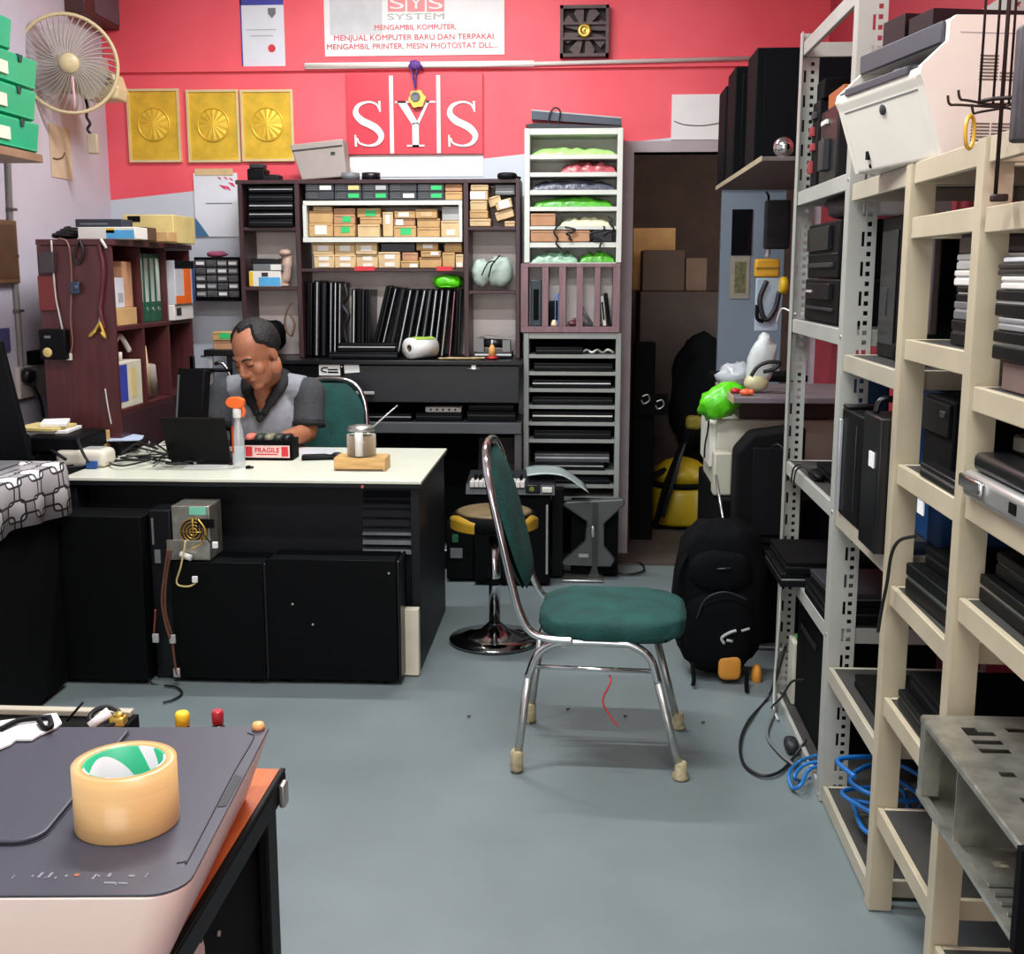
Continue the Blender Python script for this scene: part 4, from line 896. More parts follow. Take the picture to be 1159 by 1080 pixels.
for px, py in ((175, 723), (194, 724), (199, 762)):
    pbox('cable_plug', 'small grey plug on a dangling wire, %s' % {175: 'the one nearest the tall case', 194: 'over the second case', 199: 'lowest near the floor'}[px], 'plug', LGRY, px - 3, py - 5, px + 4, py + 5, 3.972, .012, 'plugs on the dangling wires')
cable('wire', 'black wire end lying on the floor before the black cases', CABLE, [aZ(x, y, .006) for x, y in ((186, 776), (200, 778), (206, 785), (196, 792), (185, 795))], .004)

# =============================================================== ON THE DESK
def dz(px, py, h=0): return aZ(px, py, DZT + h)
lt_ = thing('low_table', 'low black table between desk and pale wall carrying stacked electronics', 'table', (-2.24, 4.4, 0))
part('top', MB().box(-2.5, -1.975, 4.02, 4.785, DZT - .025, DZT, .003), BLKM, lt_)
for x in (-2.47, -2.02):
    for y in (4.06, 4.74): part('leg', MB().box(x - .02, x + .02, y - .02, y + .02, 0, DZT - .0255), BLKM, lt_)
# laptop with its back to us
c = dz(226, 522); c2_ = dz(262, 522)
o = thing('laptop', 'open black laptop on the desk with its back to the viewer', 'laptop', (c.x, 4.42, DZT))
X0, X1 = aY(191, 500, 4.5).x, aY(261, 500, 4.5).x
part('base', MB().box(X0, X1, 4.51, 4.75, DZT + .001, DZT + .022, .004), BLK, o)
zl = aY(226, 473, 4.45).z
part('screen', MB().prism([(4.505, DZT + .02), (4.49, DZT + .024), (4.42, zl), (4.432, zl + .004)], 'x', X0, X1), BLK, o)
part('keys', MB().box(X0 + .02, X1 - .02, 4.57, 4.7, DZT + .0221, DZT + .024), DGRY, o)
# monitor beyond
q0 = dz(213, 494)
X0, X1 = aY(196, 450, 4.86).x, aY(233, 450, 4.86).x
o = thing('monitor', 'black monitor standing upright on the desk behind the laptop', 'monitor', ((X0 + X1) / 2, 4.86, DZT))
zt_ = aY(213, 412, 4.86).z
m1 = MB(); m1.T = TR(((X0 + X1) / 2, 4.84, DZT + .03), -.12, 0, -.6); w_ = (X1 - X0) / 2 + .02; m1.box(-w_, w_, -.02, .02, 0, zt_ - DZT - .05, .006); part('panel', m1, BLK, o)
m1 = MB(); m1.T = TR(((X0 + X1) / 2, 4.84, DZT + .03), -.12, 0, -.6); m1.box(-w_ + .012, -w_ + .02, -.024, -.019, .04, zt_ - DZT - .08).box(-w_ + .02, w_ - .03, -.023, -.02, .1, .104); part('silver_line', m1, MGRY, o)
part('stand', MB().lathe([(.09, DZT + .001), (.088, DZT + .012), (.025, DZT + .02), (.02, DZT + .05)], ((X0 + X1) / 2, 4.86, 0), 24), BLK, o)
# spray bottle
c = dz(271, 529); o = thing('spray_bottle', 'clear spray bottle with orange trigger head on the desk edge', 'spray bottle', c)
part('body', MB().lathe([(.022, .001), (.025, .01), (.024, .11), (.019, .15), (.011, .19), (.010, .215)], c, 20), CLEAR, o)
part('label', MB().surf(lambda u, v: (c.x + .0252 * math.cos(PI + PI * .9 * u), c.y + .0252 * math.sin(PI + PI * .9 * u), c.z + .02 + .07 * v), 14, 1), mat('clear_label', '#c9d6dc', .4, alpha=.6), o)
part('red_label', MB().surf(lambda u, v: (c.x + .0256 * math.cos(PI + PI * .35 * u), c.y + .0256 * math.sin(PI + PI * .35 * u), c.z + .06 + .11 * v * (1 - .0 * u)), 8, 1), mat('orange_red_label', '#cf4a26', .5), o)
part('collar', MB().lathe([(.016, .2), (.017, .205), (.017, .232), (.012, .238)], c, 16), WHT, o)
hd = MB(); hd.prism([(c.x - .045, c.z + .262), (c.x - .036, c.z + .245), (c.x - .012, c.z + .236), (c.x + .016, c.z + .236), (c.x + .03, c.z + .25), (c.x + .034, c.z + .272), (c.x + .01, c.z + .284), (c.x - .03, c.z + .282)], 'y', c.y - .014, c.y + .014)
part('trigger_head', hd, ORNG, o); bevel(o.children[-1], .006)
part('trigger', MB().tube(crv([(c.x + .022, c.y, c.z + .245), (c.x + .028, c.y, c.z + .225), (c.x + .022, c.y, c.z + .205)]), .007, 8), ORNG, o)
part('dip_tube', MB().tube([c + Vector((.004, 0, .2)), c + Vector((-.004, 0, .02))], .003, 6), WHT, o)
# fragile tape box
X0, X1, Z0, Z1 = rc(276, 496, 331, 521, 4.42)
c0 = dz(276, 521); Yf = c0.y; X0, X1, Z0, Z1 = rc(276, 496, 331, 521, Yf)
o = thing('tape_box', 'black box of fragile warning tape with red and white label on the desk', 'box', ((X0 + X1) / 2, Yf + .05, DZT))
h_ = .085
part('carton', MB().box(X0, X1, Yf, Yf + .11, DZT + .001, DZT + h_, .003), BLKM, o)
part('label', MB().box(X0 + .004, X1 - .012, Yf - .002, Yf - .0005, DZT + .012, DZT + h_ - .022), mat('fragile_label', '#e8c7c2', .6), o)
for x in (X0 + .022, X1 - .032): part('red_square', MB().box(x - .014, x + .014, Yf - .003, Yf - .002, DZT + .017, DZT + h_ - .027), REDP, o)
xm = (X0 + X1) / 2 - .004
t_ = text_mesh('lettering', 'FRAGILE', .028, REDP, o, Matrix.Translation((xm, Yf - .003, DZT + .034)) @ FACE, ext=.0006, bold=.0006)
part('small_print', MB().box(xm - .045, xm + .045, Yf - .003, Yf - .002, DZT + .023, DZT + .028), REDP, o)
for k, (dx, m_) in enumerate(((.02, mat('pink_tape', '#d0705e', .5)), (.06, mat('dark_green_tape', '#26302a', .5)), (.10, mat('clear_tape', '#7d7a63', .4)), (.14, mat('dark_green_tape', '#26302a')), (.175, BLKS))):
    part('tape_end', MB().ell((X0 + dx, Yf + .05, DZT + h_ + .004), (.022, .045, .018), 14, .8, .15, 5, k), m_, o)
# phone / stapler bar and paper
q = dz(362, 520); o = thing('mobile_phone', 'black phone handset lying on the desk beside the fragile tape box', 'phone', q)
m1 = MB(); m1.T = TR(q + Vector((0, 0, .001)), 0, 0, .22); m1.box(-.075, .075, -.03, .03, 0, .016, .006); part('body', m1, BLK, o)
m1 = MB(); m1.T = TR(q + Vector((0, 0, .0172)), 0, 0, .22); m1.box(-.07, .03, -.024, .024, 0, .003, .001); part('screen', m1, BLKS, o)
part('aerial_end', MB().ell(q + Vector((.07, .016, .016)), (.022, .022, .012), 12, .7), BLKS, o)
def sheet(label, pts, m_=PAP, h=.0015, nm='paper', cat='paper', base=0, grp=None):
    P = [dz(x, y, base) for x, y in pts]
    return solo(nm, MB().prism([(p.x, p.y) for p in P], 'z', DZT + base + .0006, DZT + base + .0006 + h), m_, label, cat, grp)
sheet('white paper sheet lying behind the phone on the desk', [(335, 515), (377, 515), (380, 508), (340, 508)], LAM)
sheet('white paper sheet lying before the laptop near the spray bottle', [(208, 531), (256, 531), (262, 523), (214, 523)], PAP)
q = dz(281, 531); solo('usb_stick', MB().box(q.x - .012, q.x + .006, q.y, q.y + .02, DZT + .001, DZT + .012, .003).box(q.x + .006, q.x + .018, q.y + .004, q.y + .016, DZT + .003, DZT + .009), BLK, 'tiny black stick lying at the desk edge beside the spray bottle', 'gadget')
q = dz(258, 526); solo('marker_pen', MB().tube([q + Vector((.02, -.01, .008)), q + Vector((-.075, .0, .075))], [.006, .008], 8), mat('dull_red_pen', '#a8433c', .5), 'red pen leaning against the laptop beside the spray bottle', 'pen')
# wooden block with steel cup and glass
c = dz(408, 534); q = dz(378, 533); X0, X1 = dz(378, 533).x, dz(437, 533).x; Yb = c.y + .012
o = thing('wooden_block', 'pale wooden block on the desk under the steel cup', 'wooden block', ((X0 + X1) / 2, Yb + .06, DZT))
part('block', MB().box(X0, X1, Yb, Yb + .12, DZT + .001, DZT + .052, .004), WOOD, o); part('base_line', MB().box(X0 + .006, X1 - .01, Yb - .002, Yb, DZT + .001, DZT + .008), DWOOD, o)
c = Vector(((X0 + X1) / 2 - .002, Yb + .062, DZT + .0525))
o = thing('glass_jar', 'clear glass jar with silver lid on the wooden block', 'jar', c)
part('glass', MB().lathe([(.056, .0), (.058, .006), (.058, .085), (.054, .085), (.054, .006), (.002, .004)], c, 28, cap=False), GLASS, o)
part('dark_filling', MB().lathe([(.03, .006), (.05, .006), (.05, .078), (.03, .08)], c, 20), mat('jar_dark', '#2a2a2b', .5), o)
part('centre_post', MB().lathe([(.016, .007), (.016, .1)], c + Vector((0, -.054, 0)), 14), mat('pale_tube', '#d9d4d0', .3), o)
part('lid', MB().lathe([(.05, .1), (.056, .104), (.05, .118), (.02, .124)], c, 26), STEEL, o)
o = solo('steel_scraper', MB().tube([aY(421, 484, c.y - .03), aY(428, 478, c.y - .03), aY(450, 459, c.y + .0)], [.007, .006, .006], 8, flat=.5), SILV, 'thin silver rod leaning out of the jar over the desk', 'rod')
# clutter at the desk end by the wall
X0, X1, Z0, Z1 = rc(66, 498, 125, 531, 4.3)
P0 = dz(95, 530); X0, X1 = dz(67, 528).x, dz(125, 528).x
o = thing('router', 'white rounded plastic router box on the desk end with cables over it', 'router', ((X0 + X1) / 2, P0.y + .08, DZT))
part('case', MB().box(X0, X1, P0.y, P0.y + .12, DZT + .001, DZT + .072, .022, 4), mat('ivory_plastic', '#dbd6c4', .4, var=.03), o)
part('lid_groove', MB().box(X0 + .03, X1 - .03, P0.y + .03, P0.y + .10, DZT + .0722, DZT + .074, .001), LGRY, o)
q = dz(104, 531)
o = thing('monitor_cable', 'black monitor cable with blue plug hanging over the ivory router', 'cable', q)
part('wire', MB().tube(crv([aY(88, 494, 4.5), aY(90, 503, 4.34), aY(95, 515, 4.27), aY(101, 524, 4.245)]), .006, 8), CABLE, o)
part('plug', MB().box(q.x - .024, q.x + .022, q.y - .004, q.y + .012, DZT + .001, DZT + .032, .004), BLUE, o)
def wild(n, x0, x1, y0, y1, seed, h=.02):
    r_ = random.Random(seed); return [dz(r_.uniform(x0, x1), r_.uniform(y0, y1), r_.uniform(.006, h)) for _ in range(n)]
for i, (a, m_, lb) in enumerate((((8, 125, 200, 503, 527, 3, .03), CABLE, 'tangled black cable on the desk beside the ivory router'), ((7, 150, 235, 508, 526, 5, .02), CABLE, 'looped black cable on the desk before the laptop'), ((6, 160, 200, 498, 512, 8, .05), CABW, 'tangled white cable on the desk between router and laptop'), ((7, 70, 150, 516, 530, 11, .015), CABLE, 'black cable trailing along the desk edge by the router'), ((6, 190, 232, 517, 528, 14, .012), CABW, 'white cable coil on the desk just before the laptop'), ((9, 128, 190, 496, 520, 21, .07), CABLE, 'high loops of black cable on the desk before the bookcase'), ((8, 165, 250, 514, 530, 33, .02), CABLE, 'thin black cable winding along the desk before the laptop'))):
    cable('cable', lb, m_, wild(*a), .004 if i != 4 else .006, 'cables tangled on the desk')
sheet('white blue printed leaflet lying on papers at the desk back', [(118, 500), (160, 499), (163, 494), (130, 490)], mat('bluish_paper', '#b9c6dc', .6), .004, base=.06)
solo('document_tray', MB().box(-1.955, dz(166, 502).x, 4.72, 4.92, DZT + .001, DZT + .058, .004), BLK, 'flat black tray under the leaflet on the desk', 'tray')
sheet('folded white leaflet with blue edge lying at the tray front', [(112, 506), (150, 507), (152, 500), (118, 499)], PAP, .01, base=.0)
X0, X1, Z0, Z1 = rc(34, 478, 98, 500, 4.44)
o = thing('set_top_box', 'black flat electronic device stacked at the desk end under papers', 'device', ((X0 + X1) / 2, 4.55, DZT))
part('lower_case', MB().box(X0 + .02, X1 - .03, 4.44, 4.68, DZT + .001, DZT + .055, .006), BLKS, o); part('upper_case', MB().box(X0, X1 - .02, 4.42, 4.685, DZT + .0555, DZT + .125, .012), BLK, o)
zp = DZT + .1265
for i, (x0, x1, y0, y1, m_, a, lb) in enumerate(((30, 80, 4.64, 4.86, PAP, .1, 'white paper bundle on the black device at the desk end'), (26, 74, 4.62, 4.84, CARDY, -.12, 'yellowish envelope on the paper bundle at the desk end'), (44, 72, 4.68, 4.84, PAP, .35, 'small white note on top of the yellowish envelope'))):
    X0, X1 = aY(x0, 470, 4.54).x, aY(x1, 470, 4.54).x; m1 = MB(); m1.T = TR(((X0 + X1) / 2, (y0 + y1) / 2 - .19, zp), 0, 0, a); w_ = (X1 - X0) / 2
    m1.box(-w_, w_, -.09, .09, 0, .013, .002); zp += .0138; solo('paper', m1, m_, lb, 'paper')
X0, X1, Z0, Z1 = rc(98, 481, 115, 493, 4.69)
solo('cardboard_box', MB().box(X0, X1, 4.69, 4.775, DZT + .001, DZT + .105, .003), CARD, 'small tan cardboard box on the desk against the maroon bookcase', 'box')
X0, X1, Z0, Z1 = rc(13, 490, 70, 520, 4.5)
for i, (px, py, s_, m_, lb) in enumerate(((20, 500, .06, DGRY, 'dark grey adapter at the desk end behind the silver laptop'), (44, 507, .05, BLK, 'black adapter block beside the grey one at the desk end'), (60, 512, .045, BLKS, 'small black adapter next to the ivory router'))):
    q = dz(px, py + 14); m1 = MB(); m1.T = TR(q + Vector((0, .02 if i else .06, .001)), 0, 0, .3 * i); m1.box(-s_, s_, -.03, .03, 0, .05, .008); solo('adapter', m1, m_, lb, 'adapter')
cable('cable', 'thick black cable hanging between devices at the desk end', CABLE, [aY(20, 476, 4.55), aY(28, 490, 4.5), aY(38, 500, 4.48), aY(50, 505, 4.46), aY(62, 512, 4.4), aY(74, 520, 4.3)], .007)
#@@END

#@@MAN
# =============================================================== THE MAN
PX = aY(303, 470, 5.18).x
def remesh(o, v, it=3, fac=.6):
    r = o.modifiers.new('remesh', 'REMESH'); r.mode = 'VOXEL'; r.voxel_size = v; r.use_smooth_shade = True
    s_ = o.modifiers.new('smooth', 'SMOOTH'); s_.iterations = it; s_.factor = fac; return o
HS = 1.12
hc = aY(290, 399, 4.94)
HM = Matrix.Translation(hc) @ Euler((0, 0, math.radians(151))).to_matrix().to_4x4() @ Euler((math.radians(-30), math.radians(4), 0)).to_matrix().to_4x4() @ Matrix.Scale(HS, 4)
nk = Vector((PX + .01, 5.16, 1.02))                                # base of the neck
shl, shr = aY(254, 446, 5.16), aY(350, 446, 5.16)                   # shoulder joints (picture order)
elr = aY(349, 490, 5.12); wrr = dz(318, 497, .055); har = dz(303, 503, .04)
ell_ = aY(243, 490, 5.10); wrl = dz(247, 500, .06); hal = dz(238, 505, .05)
pel = Vector((PX - .005, 5.22, .635))
b = MB()
b.T = HM
b.ell((0, -.012, .03), (.078, .098, .09), 24).ell((0, .030, -.048), (.060, .062, .078), 20).ell((0, .066, -.104), (.030, .024, .022), 14).ell((0, .078, .020), (.050, .018, .013), 16)
b.ell((.04, .060, -.034), (.026, .027, .026), 14).ell((-.04, .060, -.034), (.026, .027, .026), 14)
b.tube([(0, .088, .012), (0, .102, -.015), (0, .113, -.036)], [.009, .011, .014], 12)
b.ell((0, .108, -.040), (.013, .012, .010), 12)
for s_ in (-1, 1):
    b.ell((.014 * s_, .098, -.041), (.010, .012, .009), 10).ell((.031 * s_, .079, -.001), (.017, .012, .010), 12)
    b.ell((.078 * s_, -.010, -.012), (.008, .019, .030), 14).ell((.081 * s_, -.017, .002), (.005, .012, .016), 10).ell((.066 * s_, .0, -.07), (.016, .03, .03), 12)
b.ell((0, .091, -.067), (.026, .012, .0065), 12).ell((0, .089, -.078), (.022, .012, .0075), 12).ell((0, .082, -.055), (.03, .014, .016), 12)
b.T = None
nh = HM @ Vector((0, -.025, -.065))
b.tube([nh, nk + Vector((-.005, -.0, -.0)), nk + Vector((0, .04, -.1))], [.062, .066, .08], 16)
b.ell(nk + Vector((0, -.088, -.055)), (.042, .034, .075), 16).ell(nk + Vector((0, .03, -.13)), (.17, .10, .12), 20).ell((PX, 5.2, .80), (.165, .12, .2), 20).ell(pel + Vector((0, .01, .03)), (.165, .13, .12), 20)
for s_, e_, w_, h_ in ((shl, ell_, wrl, hal), (shr, elr, wrr, har)):
    b.ell(s_, (.062, .06, .06), 14).tube([s_, s_.lerp(e_, .5), e_], [.056, .048, .042], 14).ell(e_, (.042, .042, .042), 12)
    b.tube([e_, e_.lerp(w_, .3), w_], [.043, .044, .028], 14)
    b.ell(w_.lerp(h_, .75), (.036, .045, .018), 14)
    fd = (h_ - w_); fd.z = 0; fd.normalize(); sd = Vector((-fd.y, fd.x, 0))
    for k, (off, L) in enumerate(((-.03, .058), (-.011, .07), (.009, .066), (.028, .052))):
        r0 = w_.lerp(h_, .95) + sd * off; b.tube([r0, r0 + fd * L * .5 + Vector((0, 0, .006)), r0 + fd * L + Vector((0, 0, -.018))], [.0095, .009, .0075], 8)
    r0 = w_.lerp(h_, .5) - sd * .03; b.tube([r0, r0 - sd * .03 + fd * .02, r0 - sd * .034 + fd * .05 + Vector((0, 0, -.01))], [.012, .010, .008], 8)
for s_ in (-1, 1):
    hp = pel + Vector((.09 * s_, -.02, -.005)); kn = Vector((PX + .12 * s_, 4.80, .58)); an = Vector((PX + .12 * s_, 4.83, .09))
    b.tube([hp, hp.lerp(kn, .5), kn], [.085, .072, .058], 14).ell(kn, (.058, .058, .058), 12).tube([kn, kn.lerp(an, .35), an], [.056, .055, .036], 14)
    b.tube([an + Vector((0, .03, -.03)), an + Vector((0, -.08, -.05)), an + Vector((0, -.17, -.065))], [.04, .035, .022], 12)
man = solo('person', b, SKIN, 'man in grey shirt with black collar sitting at the desk looking down', 'person')
remesh(man, .0055, 4, .5)
# hair: cap over the skull with receding hairline
m1 = MB(); n = 110; rows = 64; V = []
def hairy(d):                                       # how far inside the hairline
    top = (.46 - d.y - .34 * math.exp(-((abs(d.x) - .42) / .22) ** 2)) * 2.6       # receding at the temples
    side = min((.16 - d.y + .5 * d.z) * 4, (d.z + .55 - .5 * max(0, d.y + .2)) * 4)
    k = max(0, min(1, (d.z - .12) / .25)); v = top * k + side * (1 - k)
    return max(-1, min(1, v))
for i in range(rows + 1):
    th = -PI / 2 + PI * i / rows
    V.append([])
    for j in range(n):
        ph = 2 * PI * j / n; d = Vector((math.cos(th) * math.cos(ph), math.cos(th) * math.sin(ph), math.sin(th)))
        h_ = hairy(d); off = -.006 + .017 * max(0, min(1, h_ * 2.2 + .35)) + .0022 * noise.noise(d * 22) + .0015 * noise.noise(d * 60)
        V[-1].append((d, m1._v(HM @ Vector((d.x * (.079 + off), -.012 + d.y * (.099 + off), .03 + d.z * (.091 + off))))))
for i in range(rows):
    for j in range(n):
        q = [V[i][j], V[i][(j + 1) % n], V[i + 1][(j + 1) % n], V[i + 1][j]]
        if sum(hairy(a[0]) for a in q) / 4 > -.3: m1._f([a[1] for a in q], True)
bmesh.ops.delete(m1.bm, geom=[v for v in m1.bm.verts if not v.link_faces], context='VERTS')
part('hair', m1, HAIR, man)
for s_ in (-1, 1):
    m1 = MB(); m1.T = HM; m1.tube(crv([(.014 * s_, .098, .020), (.032 * s_, .094, .026), (.052 * s_, .080, .020)], 4), [.002, .003, .0035, .004, .004, .004, .0035, .003, .0015], 8); part('eyebrow', m1, HAIR, man)
    m1 = MB(); m1.T = HM; m1.tube(crv([(.017 * s_, .0885, -.006), (.031 * s_, .0915, -.0085), (.046 * s_, .084, -.006)], 4), .0018, 6); part('eyelash', m1, HAIR, man)
m1 = MB(); m1.T = HM; m1.tube(crv([(-.022, .094, -.0725), (0, .1025, -.072), (.022, .094, -.0725)], 4), .0014, 6); part('mouth_line', m1, mat('lip_line', '#4a231c', .5), man)
m1 = MB(); m1.T = HM; m1.ell((0, .0935, -.067), (.021, .0105, .0055), 12).ell((0, .092, -.0775), (.018, .0105, .0065), 12); part('lips', m1, mat('lips', '#7c463a', .45), man)
# shirt
sb = MB()
sb.ell(nk + Vector((0, .035, -.135)), (.195, .115, .125), 24).ell((PX, 5.185, .84), (.19, .135, .20), 24).ell((PX, 5.2, .66), (.185, .145, .14), 20)
sb.tube([shl + Vector((.02, 0, .018)), nk + Vector((0, .03, -.02)), shr + Vector((-.02, 0, .018))], [.066, .074, .066], 16)
shirt = part('shirt', sb, SHIRT, man); remesh(shirt, .008, 4, .5)
for s_, e_, nm in ((shl, ell_, 'sleeve'), (shr, elr, 'sleeve')):
    dr = (e_ - s_); cu = s_ + dr * .74
    m1 = MB(); m1.ell(s_ + Vector((0, .004, .004)), (.074, .076, .074), 16).tube([s_, s_.lerp(cu, .5), cu], [.074, .072, .074], 16)
    sl = part('sleeve', m1, SLEEVE, man); remesh(sl, .008, 3, .5)
    part('cuff', MB().tube([cu - dr * .02, cu + dr * .10], [.077, .078], 20), TRIMB, sl)
# collar and placket
co = MB()
for s_ in (-1, 1):
    P = [nk + Vector((.0 * s_, .085, .045)), nk + Vector((.066 * s_, .045, .04)), nk + Vector((.086 * s_, -.025, .018)), nk + Vector((.07 * s_, -.085, -.03)), nk + Vector((.046 * s_, -.115, -.075)), nk + Vector((.014 * s_, -.136, -.135))]
    co.tube(crv(P, 6), [.026] * 12 + [.028] * 8 + [.024] * 6 + [.016] * 5, 10, flat=.55)
part('collar', co, TRIMB, man)
part('placket', MB().tube(crv([nk + Vector((0, -.122, -.13)), nk + Vector((0, -.142, -.15)), nk + Vector((0, -.150, -.17))], 5), [.012, .016, .02, .022, .022, .02, .018, .016, .012, .008, .004], 10, flat=.4), TRIMB, man)
tr = MB()
tr.ell(pel + Vector((0, .01, .0)), (.18, .145, .115), 20)
for s_ in (-1, 1):
    hp = pel + Vector((.09 * s_, -.02, -.005)); kn = Vector((PX + .12 * s_, 4.80, .58)); an = Vector((PX + .12 * s_, 4.83, .10))
    tr.tube([hp, hp.lerp(kn, .5), kn], [.098, .085, .07], 14).ell(kn, (.07, .07, .07), 12).tube([kn, kn.lerp(an, .4), an], [.07, .066, .055], 14)
remesh(part('trousers', tr, TROU, man), .01, 3, .5)
for s_ in (-1, 1):
    an = Vector((PX + .12 * s_, 4.83, .09))
    part('shoe', MB().tube([an + Vector((0, .045, -.04)), an + Vector((0, -.08, -.048)), an + Vector((0, -.19, -.06))], [.048, .045, .028], 12), BLKM, man)
#@@END

#@@LEFT
# =============================================================== MAROON BOOKCASE
BX1, BY0, BY1, BZ = -1.98, 4.80, 5.78, 1.647; BX0 = -2.30
bk = thing('bookcase', 'maroon wooden bookcase standing end-on along the pale wall', 'bookcase', ((BX0 + BX1) / 2, (BY0 + BY1) / 2, 0))
def bp(nm, x0, x1, y0, y1, z0, z1, m_=MAR): return bevel(part(nm, MB().box(x0, x1, y0, y1, z0, z1), m_, bk), .002, 1)
yA, yB2, yC = 5.13, 5.45, BY1
bp('end_panel', BX0, BX1, BY0, BY0 + .02, 0, BZ - .026); bp('end_panel', BX0, BX1, BY1 - .02, BY1, 0, BZ - .026)
bp('top_board', BX0 - .0, BX1 + .012, BY0 - .006, BY1 + .006, BZ - .025, BZ)
bp('back_panel', BX0, BX0 + .012, BY0 + .0205, BY1 - .0205, 0, BZ - .026, MARD)
zS1, zS2 = 1.282, .925
for z in (zS1, zS2, .55, .08): bp('shelf', BX0 + .0125, BX1 - .003, BY0 + .0205, BY1 - .0205, z - .02, z)
for y in (yA, yB2):
    for a, b_ in ((zS1, BZ - .026), (zS2, zS1 - .021)): bp('divider', BX0 + .0125, BX1 - .004, y - .009, y + .009, a + .0005, b_ - .0005)
bp('closed_door', BX1 - .022, BX1 - .002, BY0 + .021, BY1 - .021, .0, zS2 - .021, MARD)
def bbox(nm, label, cat, y0, y1, z0, h, m_, dx0=.2, dx1=.012, group=None, parts=()):
    o = thing(nm, label, cat, (BX1 - dx1 - .1, (y0 + y1) / 2, z0 + .0005), group)
    part('body', MB().box(BX1 - dx0, BX1 - dx1, y0, y1, z0 + .0005, z0 + h, .003), m_, o)
    for pn, a, b_, c_, d_, pm in parts: part(pn, MB().box(BX1 - dx1 - .0005, BX1 - dx1 + .0015, y0 + (y1 - y0) * a, y0 + (y1 - y0) * b_, z0 + h * c_, z0 + h * d_), pm, o)
    return o
# four green binders
for i in range(4):
    y0 = 5.155 + i * .072
    o = bbox('binder', 'dark green binder with pale spine in the bookcase, %s counting from the speaker' % ORD[i], 'binder', y0, y0 + .066, zS1, .315, GRND, .27, .03, 'green binders in the bookcase', [('spine_label', .2, .8, .3, .93, mat('pale_spine', '#b6c0b4', .6))])
    part('finger_ring', MB().lathe([(.011, BX1 - .03), (.011, BX1 - .028), (.008, BX1 - .028), (.008, BX1 - .03), (.011, BX1 - .03)], (0, y0 + .033, zS1 + .06), 14, 'x', cap=False), STEEL, o)
bbox('product_box', 'tan cardboard box lying flat in the first bookcase compartment', 'box', 4.86, 5.08, zS1, .075, CARD)
bbox('product_box', 'tall tan carton standing on the flat box in the first compartment', 'box', 4.98, 5.09, zS1 + .0755, .20, CARDP, .15, .03)
bbox('product_box', 'small white carton standing on the flat box in the first compartment', 'box', 4.88, 4.97, zS1 + .0755, .13, LAM, .15, .02, None, [('label', .2, .8, .2, .5, LGRY)])
bbox('product_box', 'white box lying in the last bookcase compartment under the orange box', 'box', 5.47, 5.74, zS1, .075, WHT, .2, -.02, None, [('marking', .1, .35, .3, .8, DGRY)])
bbox('product_box', 'black and orange striped box in the last bookcase compartment', 'box', 5.475, 5.75, zS1 + .0755, .21, mat('white_grey_print', '#bfc0c4', .5), .2, -.03, None, [('black_top', .0, 1, .82, 1, BLK), ('orange_stripe', .42, .78, .02, .82, ORNG), ('orange_edge', .0, .42, .02, .2, ORNG), ('blue_side', .86, 1, .02, .82, mat('blue_print', '#2e4f80', .5))])
bbox('document_folder', 'thin grey folder standing between binders and the orange box', 'folder', 5.435 + .03, 5.472, zS1 + .29 - .29, .30, MGRY, .25, .02)
o = bbox('manual_box', 'white box with blue and yellow print on lower bookcase shelf', 'box', 4.83, 5.09, zS2, .20, mat('cream_print', '#cfcab4', .5), .12, .01, None, [('blue_print', .03, .35, .15, .95, mat('blue_violet_print', '#37419a', .5)), ('yellow_print', .5, .72, .2, .85, CARDY)])
q = Vector((BX1 - .05, 4.95, zS2 + .2005))
solo('tube_stand', MB().tube([q, q + Vector((0, 0, .04))], .012, 8).tube(crv([q + Vector((0, -.08, .05)), q + Vector((0, -.02, .10)), q + Vector((0, .03, .105)), q + Vector((.01, .09, .04))], 5), .011, 8), mat('off_white_tube', '#c9c1b6', .4), 'bent white plastic tube on top of the manual box in the bookcase', 'tube')
o = thing('paper_bundle', 'tan rolled paper bundle leaning in the lower middle compartment', 'paper', (BX1 - .1, 5.22, zS2))
part('roll', MB().tube([(BX1 - .05, 5.25, zS2 + .02), (BX1 - .04, 5.18, zS2 + .25)], .022, 10), CARDL, o); part('sheets', MB().tube([(BX1 - .06, 5.32, zS2 + .015), (BX1 - .04, 5.26, zS2 + .16)], [.035, .03], 10, flat=.5), mat('grey_sheets', '#9a8f84', .7), o)
# on top of the bookcase
zq = BZ + .0005
def topbox(nm, label, x0, y0, x1, y1, Y, d, m_, z=zq, pr=(), cat='box'):
    X0, X1, Z0, Z1 = rc(x0, y0, x1, y1, Y)
    o = thing(nm, label, cat, ((X0 + X1) / 2, Y + d / 2, z)); h = max(.02, Z1 - z)
    part('carton', MB().box(X0, X1, Y, Y + d, z, z + h, .003), m_, o)
    for pn, a, b_, c_, d_, pm in pr: part(pn, MB().box(X0 + (X1 - X0) * a, X0 + (X1 - X0) * b_, Y - .002, Y - .0005, z + h * c_, z + h * d_), pm, o)
    return o, z + h
_, z2 = topbox('product_box', 'long white box with sky blue print on top of the bookcase', 88, 257, 153, 269, 4.83, .14, WHT, zq, [('sky_print', .5, .98, .05, .75, SKY), ('yellow_print', .5, .64, .5, .9, YEL)])
topbox('product_box', 'dark navy box lying on the long white box atop the bookcase', 85, 248, 138, 257, 4.84, .12, mat('navy_carton', '#262c38', .5), z2 + .0006, [('white_line', .1, .7, .3, .5, MGRY)])
topbox('cardboard_box', 'large yellowed cardboard tray at the back of the bookcase top', 139, 243, 196, 258, 5.38, .3, CARDY, zq, [('dark_slot', .1, .35, .75, .95, BLK)])
topbox('product_box', 'small brown box with yellow disc on top of the bookcase', 143, 257, 166, 270, 5.02, .12, mat('brown_print', '#5a4030', .5), zq, [('yellow_disc', .3, .75, .2, .85, YEL)])
